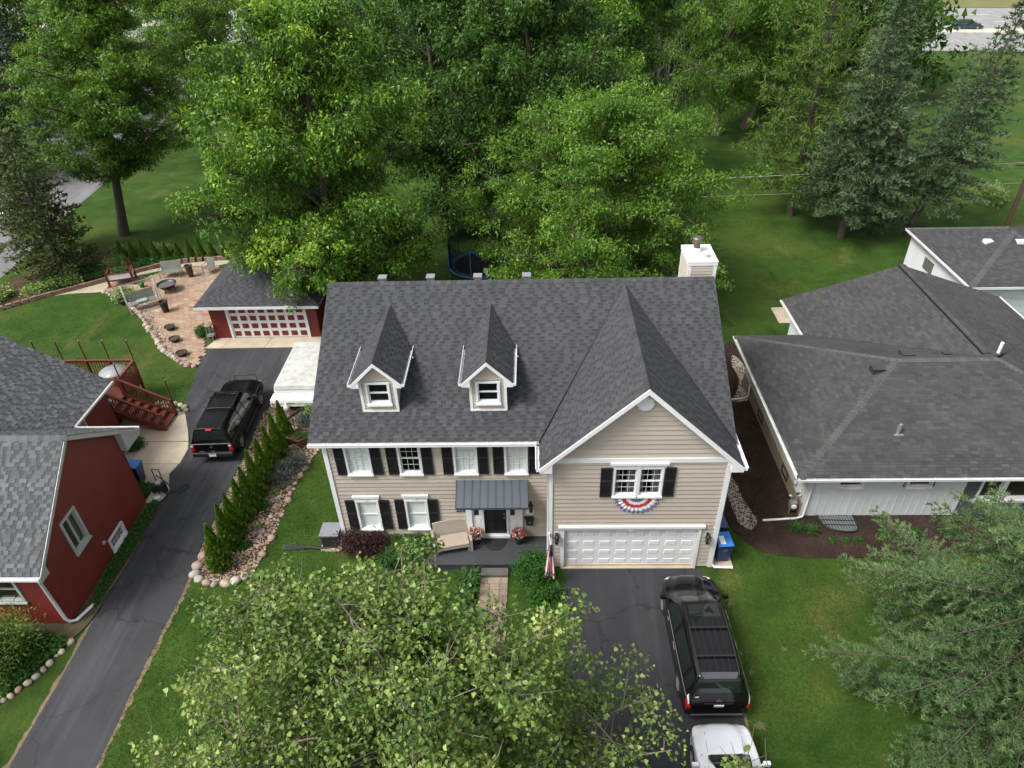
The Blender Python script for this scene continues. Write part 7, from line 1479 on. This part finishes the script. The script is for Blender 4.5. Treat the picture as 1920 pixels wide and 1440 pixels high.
# grey leafless brush at the top
b = MB(); rr = random.Random(5); bt = thing('bare_brush', 'grey leafless brush between the maple and the willow at the top', 'bush', (8.5,66,0))
for i in range(150):
    x, y = 8.5+rr.gauss(0, 2.2), 66+rr.gauss(0, 1.5); h = rr.uniform(6, 13); dx, dy = rr.gauss(0, 1.6), rr.gauss(0, 1.2); b.tube([(x,y,0),(x+dx*.4,y+dy*.4,h*.5),(x+dx,y+dy,h)], [.06,.045,.012], 4, cap=False)
o = b.build('branches', mat('grey_twigs', (.11,.095,.09), None, .9), bt); o['kind'] = 'stuff'
# arborvitae: three shapes, then copies
def arb_mesh(seed, H=2.45, R=.40):
    rg = np.random.RandomState(seed); n = 5200; f = rg.rand(n)**1.5; a = rg.uniform(0, 2*pi, n)
    prof_ = R*np.where(f < .16, .78+.22*np.sin(f/.16*pi/2), (1-(f-.16)/.84)**1.0)
    lump = 1+.10*np.sin(a*5+f*22+seed)+.07*np.sin(a*11-f*34); r = prof_*lump*(1-.16*rg.rand(n)**2)
    C = np.stack([r*np.cos(a), r*np.sin(a), f*H*.97+.04], 1); out = np.stack([np.cos(a), np.sin(a), np.zeros(n)], 1)
    D = out*rg.uniform(.2, .8, (n, 1))+np.stack([rg.normal(0, .3, n), rg.normal(0, .3, n), rg.uniform(.6, 1.1, n)], 1); N = out+rg.normal(0, .5, (n, 3))
    L = rg.uniform(.09, .17, n); V, F = leaf_quads(C, D, N, L, L*.5); t = (.58+.16*np.sin(a*5+f*22+seed)+.17*rg.normal(size=n)).clip(0, 1)
    me = np_mesh('foliage', V, F, t); me.materials.append(LM['arb'])
    b = MB(); b.lathe([(R*.55,.05),(R*.78,.4),(R*.45,H*.45),(R*.18,H*.75),(.02,H*.92)], (0,0,0), 12); co = b.mesh('core'); co.materials.append(LM['arb'])
    s = MB(); s.tube([(0,0,-.05),(0,0,.5)], .05, 8); tr = s.mesh('stem'); tr.materials.append(K['bark']); return me, co, tr
ARB = [arb_mesh(i) for i in range(3)]
def arb(label, x, y, h, w, i, group):
    t = thing('arborvitae', label, 'arborvitae', (x,y,.02), group)
    for nm, me in zip(('foliage', 'inner_foliage', 'stem'), ARB[i % 3]):
        o = bpy.data.objects.new(nm, me); COL.objects.link(o); o.parent = t
        if nm == 'foliage': o['kind'] = 'stuff'
    t.rotation_euler = (0, 0, i*1.9); t.scale = (w, w, h/2.45)
ORD = ['nearest', 'second', 'third', 'fourth', 'fifth', 'sixth', 'seventh', 'eighth', 'ninth', 'farthest']
for i, (x, y, h) in enumerate([(-15.75,.05,2.4),(-15.72,1.05,2.44),(-15.62,1.62,2.5),(-15.6,2.52,2.4),(-15.53,3.15,2.44),(-15.48,3.98,2.6),(-15.42,4.85,2.5),(-15.37,5.74,2.46),(-15.31,6.57,2.54),(-15.26,7.56,2.48)]):
    arb('%s cone shaped arborvitae in the row beside the narrow driveway' % ORD[i], x, y, h, 1.12 if i == 0 else 1.0-.02*(i % 3), i, 'arborvitae along the narrow driveway')
OR2 = ['leftmost', 'second from left', 'third from left', 'fourth from left', 'fifth from left', 'sixth from left', 'seventh from left', 'eighth from left', 'ninth from left', 'rightmost']
for i, (x, h) in enumerate([(-32.97,1.5),(-32.15,1.5),(-31.35,1.58),(-30.55,1.5),(-29.7,1.35),(-28.85,1.3),(-28.0,1.62),(-27.2,1.7),(-26.4,1.4),(-25.5,1.2)]):
    arb('small arborvitae in the row behind the patio, '+OR2[i], x, 28.0, h, .75, i+1, 'arborvitae behind the patio')
# shrubs and perennials
def shrub(name, label, x, y, r, h, m, n, leaf, seed, z=.02, group=None, cat='shrub', **kw):
    rg = np.random.RandomState(seed); T = thing(name, label, cat, (x,y,z), group); k = max(5, int(14*r)); cs = []
    for i in range(k): a = rg.uniform(0, 2*pi); q = sqrt(rg.rand())*.62*r; cs.append((x+q*cos(a), y+q*sin(a), z+h*.5*(1-.5*(q/r)**2)))
    rs = np.full(k, r*.55)*rg.uniform(.8, 1.15, k); fl = min(1.2, h*.55/(r*.55)); d = dict(flat=fl, droop=.1, up=.7, wid=.55); d.update(kw)
    parts = clump_leaves(rg, np.array(cs), rs, max(20, n//k), leaf, **d); parts[0][:, 2] = np.maximum(parts[0][:, 2], z+.02); crown_obj('foliage', T, [parts], m)
    b = MB()
    for c in cs: b.tube([(x,y,z-.02),((x+c[0])/2,(y+c[1])/2,c[2]*.5),c], [.025,.018,.006], 4, cap=False)
    b.build('stems', K['bark'], T, 'stuff'); return T
def blades(name, label, x, y, r, h, m, n, seed, z=.02, w=.03, group=None, cat='grass clump', arch=1.):
    rg = np.random.RandomState(seed); T = thing(name, label, cat, (x,y,z), group); a = rg.uniform(0, 2*pi, n); L = h*rg.uniform(.6, 1.2, n); sp = r*rg.uniform(.25, 1.05, n); ox = rg.normal(0, r*.22, (n, 2)); K5 = 5; V = np.empty((n, K5, 2, 3))
    for k in range(K5):
        t = k/(K5-1); rad = sp*t**1.25; zz = L*(1.55*t-arch*.95*t*t); ww = w*(1-.8*t)*rg.uniform(.8, 1.2, n); cx = ox[:, 0]+rad*np.cos(a); cy = ox[:, 1]+rad*np.sin(a)
        for j, s in enumerate((-1, 1)): V[:, k, j, 0] = cx-s*ww*np.sin(a); V[:, k, j, 1] = cy+s*ww*np.cos(a); V[:, k, j, 2] = np.maximum(zz, .0)
    base = (np.arange(n)*K5*2)[:, None, None]; kk = (np.arange(K5-1)*2)[None, :, None]; F = (base+kk+np.array([0,1,3,2])[None, None]).reshape(-1, 4); t = np.repeat((.45+.2*rg.normal(size=n)).clip(0, 1), K5-1)
    o = np_obj('blades', np_mesh('blades', V.reshape(-1, 3), F, t), m, T, (x,y,z)); o['kind'] = 'stuff'; return T
shrub('barberry', 'dark red barberry at the left corner of the house front', -10.7, .75, .8, 1.3, LM['barberry'], 4200, .07, 61, group='barberries'); shrub('barberry', 'dark red barberry under the left ground floor window', -9.85, .7, .7, 1.2, LM['barberry'], 3600, .07, 62, group='barberries')
for i, (x, y, r, w_) in enumerate([(-9.0,.85,.62,'leftmost, next to the barberry'),(-8.35,.65,.6,'second, under the window'),(-8.0,1.0,.5,'against the wall beside the porch'),(-8.2,.1,.55,'front, left of the porch edge'),(-9.2,.2,.5,'front, before the barberry')]): blades('daylily', 'arching green daylily clump '+w_, x, y, r*1.1, .82, LM['lily'], 330, 70+i, group='daylilies before the house')
for i, (x, y, w_) in enumerate([(-6.1,-.75,'below the porch left of the step'),(-6.2,-1.5,'along the walk, nearer the porch'),(-6.1,-2.4,'along the walk, middle'),(-6.15,-3.2,'along the walk, farthest from the porch')]): blades('daylily', 'green daylily clump '+w_, x, y, .55, .6, LM['lily'], 220, 80+i, group='daylilies along the walk')
shrub('green_shrub', 'dense bright green shrub between the porch and the garage door', -3.7, -.5, .85, 1.2, LM['shrub'], 7500, .075, 63); shrub('green_shrub', 'low green shrub at the driveway corner beside the walk', -3.3, -1.5, .65, .7, LM['shrub'], 2600, .075, 64)
blades('daylily', 'loose leafy clump between the green shrub and the driveway', -2.85, -1.35, .45, .5, LM['lily'], 120, 87)
for i, (x, y, r, w_) in enumerate([(-14.75,4.9,.75,'nearest the lawn'),(-14.35,5.75,.7,'beside the wheelbarrow'),(-14.55,8.6,.6,'behind the wheelbarrow')]): shrub('lavender_bush', 'grey violet catmint bush %s in the rock bed' % w_, x, y, r, .75, LM['lavender'], 2600, .12, 90+i, wid=.22, droop=-.6, group='catmint bushes')
for i, (x, y, r) in enumerate([(-14.1,9.4,.75),(-14.7,9.9,.5),(-13.9,8.4,.6)]): shrub('variegated_shrub', 'yellow green variegated shrub beside the camper, '+('largest', 'under the trailer tongue', 'nearest the wheelbarrow')[i], x, y, r, .7, LM['variegated'], 2400, .11, 95+i, group='variegated shrubs by the camper')
for i, (x, y, r, m_, w_) in enumerate([(-15.1,1.05,.28,'shrub','nearest'),(-14.98,3.25,.27,'shrub','middle')]): shrub('mound_plant', 'round dark green mound in the gravel bed, '+w_, x, y, r, .3, LM[m_], 900, .06, 100+i, group='green mounds in the rock bed')
for i, (x, y, w_) in enumerate([(-15.0,2.1,'near the boulders'),(-14.85,4.05,'near the catmint')]): blades('small_lily', 'small pale green clump in the gravel bed, '+w_, x, y, .25, .22, LM['variegated'], 60, 104+i, w=.02, group='pale clumps in the rock bed')
shrub('wheelbarrow_plants', 'low green plants growing in the wheelbarrow', -14.5, 7.35, .4, .22, LM['shrub'], 800, .05, 106, .57)
for i, (x, y) in enumerate([(6.9,1.85),(7.5,1.7)]): blades('mulch_grass', ('left', 'right')[i]+' spiky green clump in the mulch beside the downspout', x, y, .36, .42, LM['lily'], 130, 110+i, .04, .014, 'spiky clumps in the mulch')
for i, (x, y, r) in enumerate([(8.18,1.2,.16),(8.63,1.17,.16),(9.14,1.17,.17),(10.17,1.45,.3),(11.5,1.49,.28),(12.77,1.54,.3),(14.9,1.75,.4)]): shrub('mulch_shrub', OR2[i if i < 6 else 9].replace('rightmost', 'rightmost')+' of the small green shrubs in the mulch bed', x, y, r, r*1.1, LM['shrub'], int(2600*r), .06, 115+i, .04, 'shrubs in the mulch bed')
shrub('yew_bush', 'yellow green yew at the lower left corner of the red house', -21.9, -4.25, 1.6, 2.2, LM['yew'], 9500, .13, 125, wid=.3, droop=-.1); shrub('yew_bush', 'bright green branch tips at the bottom left corner', -20.9, -7.9, .75, 1.6, LM['variegated'], 1500, .14, 126, wid=.35)
def ground_cover(name, label, poly, dens, leaf, m, seed, h=.18, cat='ground cover'):
    X, Y = scatter(poly, dens, seed); rg = np.random.RandomState(seed); n = len(X); Z = h*(.35+.65*np.array([mnoise.noise((x*1.7, y*1.7, seed))*.5+.5 for x, y in zip(X, Y)]))*rg.uniform(.5, 1, n); t = thing(name, label, cat, (float(X.mean()), float(Y.mean()), 0)); t['kind'] = 'stuff'
    D = rg.normal(size=(n, 3)); D[:, 2] *= .5; N = rg.normal(size=(n, 3))*.5; N[:, 2] += 1; L = leaf*rg.uniform(.7, 1.3, n); crown_obj('leaves', t, [(np.stack([X, Y, Z], 1), D, N, L, L*.6, (.42+.2*rg.normal(size=n)).clip(0, 1))], m)
ground_cover('ivy_strip', 'low green ground cover along the red house wall', catmull([(-20.2,3.4),(-19.75,3.4),(-19.68,.8),(-19.8,-1.0),(-19.8,-1.7),(-20.05,-1.7),(-20.25,0),(-20.25,2)], 5), 900, .09, LM['shrub'], 131)
ground_cover('shade_plants', 'dark leafy plants beside the edging stones at lower left', catmull([(-20.3,-3.1),(-20.6,-4.4),(-21.6,-5.9),(-24,-6.5),(-24.5,-3.2)], 5), 500, .12, LM['shrub'], 132, .3)
ground_cover('bed_plants', 'leafy green plants between the edging wall and the small arborvitae', catmull([(-36,22.8),(-33.5,24.7),(-31.3,26.2),(-29,27.4),(-27,27.6),(-27,28.0),(-33,27.6),(-37,25.5)], 5), 330, .13, LM['shrub'], 133, .45)
for i, (x, y, r, w_) in enumerate([(-32.9,26.7,.95,'behind the raised planter'),(-36.2,23.3,1.2,'left of the gravel path'),(-34.8,24.4,.9,'above the gravel path'),(-38.6,22.3,1.2,'at the left edge'),(-33.4,28.9,.9,'behind the leftmost small arborvitae'),(-30.6,28.9,.8,'between the small arborvitae')]): shrub('hosta_bed', 'pale variegated shrub '+w_, x, y, r, .75, LM['variegated'], 2000, .16, 140+i, group='pale shrubs in the planting bed')
shrub('patio_plants', 'yellow green potted plants at the lawn end of the swing', -29.9, 21.9, .85, .8, LM['variegated'], 1700, .15, 147); shrub('patio_plants', 'round green shrub beside the plant stand', -23.0, 17.3, .55, .8, LM['shrub'], 1600, .1, 148)
shrub('planter_greens', 'green vegetables growing in the red raised planter', -31.2, 24.3, .6, .3, LM['shrub'], 700, .1, 149, .85); shrub('stair_shrub', 'green shrub under the deck stairs', -22.6, 7.2, .55, .6, LM['shrub'], 900, .1, 150); shrub('corner_shrub', 'green shrub at the back corner of the red gable wall', -20.9, 4.2, .5, .7, LM['shrub'], 900, .1, 151)
for i, (x, y, r, h, w_) in enumerate([(33.6,45.5,1.8,2.0,'farther one'),(32.2,36.0,1.6,1.3,'nearer one')]): shrub('yard_shrub', 'shrub in the far right yard, '+w_, x, y, r, h, LM['variegated' if i else 'shrub'], 2200, .2, 152+i, group='shrubs in the far right yard')
# flower pots on the porch
for x, w_ in ((-5.83,'left'),(-4.15,'right')):
    pt_ = pot('flower_pot', 'black porch pot on the %s of the door holding flowers' % w_, x, SET-.35, .2, .42, K['plastic'], .35, group='porch pots')
    rg = np.random.RandomState(int(abs(x)*10)); T = thing('flowers', 'pink, white and teal flower bunch in the pot %s of the door' % w_, 'flowers', (x,SET-.35,.75), 'porch flowers'); d = rand_dirs(rg, 420, .4); C = np.array([x, SET-.35, .86])+d*np.array([.30,.26,.22])*rg.uniform(.75, 1, (420, 1))
    crown_obj('petals', T, [(C, d+rg.normal(0, .4, (420, 3)), d, rg.uniform(.06, .12, 420), rg.uniform(.05, .09, 420), np.repeat(rg.rand(84), 5))], LM['flower'])

# short grass standing on the lawns near the houses
def lawn_blades(polys, holes, dens, seed, lab):
    XS, YS = [], []
    for pl in polys:
        X, Y = scatter(pl, dens, seed); k = np.ones(len(X), bool)
        for h in holes: k &= ~inside(h, X, Y)
        XS.append(X[k]); YS.append(Y[k])
    X = np.concatenate(XS); Y = np.concatenate(YS); rg = np.random.RandomState(seed); n = len(X)
    nz = np.array([mnoise.noise((x*.8, y*.8, 2.))+.6*mnoise.noise((x*3.1, y*3.1, 5.)) for x, y in zip(X, Y)])
    L = .055+.02*nz+.025*rg.rand(n); L = L.clip(.025, .12); D = rg.normal(0, .5, (n, 3)); D[:, 2] = np.abs(D[:, 2])*.5+.7; N = rg.normal(size=(n, 3)); C = np.stack([X, Y, L*.42], 1)
    t = (.45+.22*nz+.16*rg.normal(size=n)).clip(0, 1); V, F = leaf_quads(C, D, N, L, np.full(n, .022)); o = np_obj('short_grass', np_mesh('short_grass', V, F, t), LM['grass'], None); tag(o, lab, 'grass', kind='stuff')
LM['grass'] = mat_leaf('grass_blades', G3((.020,.052,.007),(.046,.098,.013),(.08,.135,.022),(.15,.16,.045)), .3, .7, .15)
HO = [dl, BED, MUL, PAT, [(-2.5,-30),(3.0,-30),(3.0,0),(-2.5,0)], [(XM-.05,-.2),(XR+.05,-.2),(XR+.05,YB),(XM-.05,YB)], [(-5.65,-3.35),(-2.4,-3.35),(-2.4,.2),(-5.65,.2)], [(-34,-2.6),(-20.4,-2.6),(-20.4,3.7),(-19.6,3.7),(-20,10),(-24,10),(-34,8)], [(-24.5,-6.5),(-20.2,-6.5),(-19.6,-2.5),(-19.6,3.7),(-24,3.7)], [(6.6,2.0),(21.5,2.0),(21.5,16.1),(10,16.1),(10,12.4),(6.6,12.4)]]
lawn_blades([[(-16.9,-8.2),(-2.4,-8.2),(-2.4,1.3),(-11,10),(-17,10)], [(3.0,-8.2),(13,-8.2),(13,1),(4.3,2.5),(3.1,2.5)]], HO, 240, 400, 'short mown grass of the front lawns')
lawn_blades([[(-40,19),(-33,11),(-21,9.5),(-22,14.5),(-30,23.5),(-36,22)], [(4,13),(11,13),(21,17),(20,34),(4,32)]], HO, 90, 401, 'short mown grass of the back lawns')
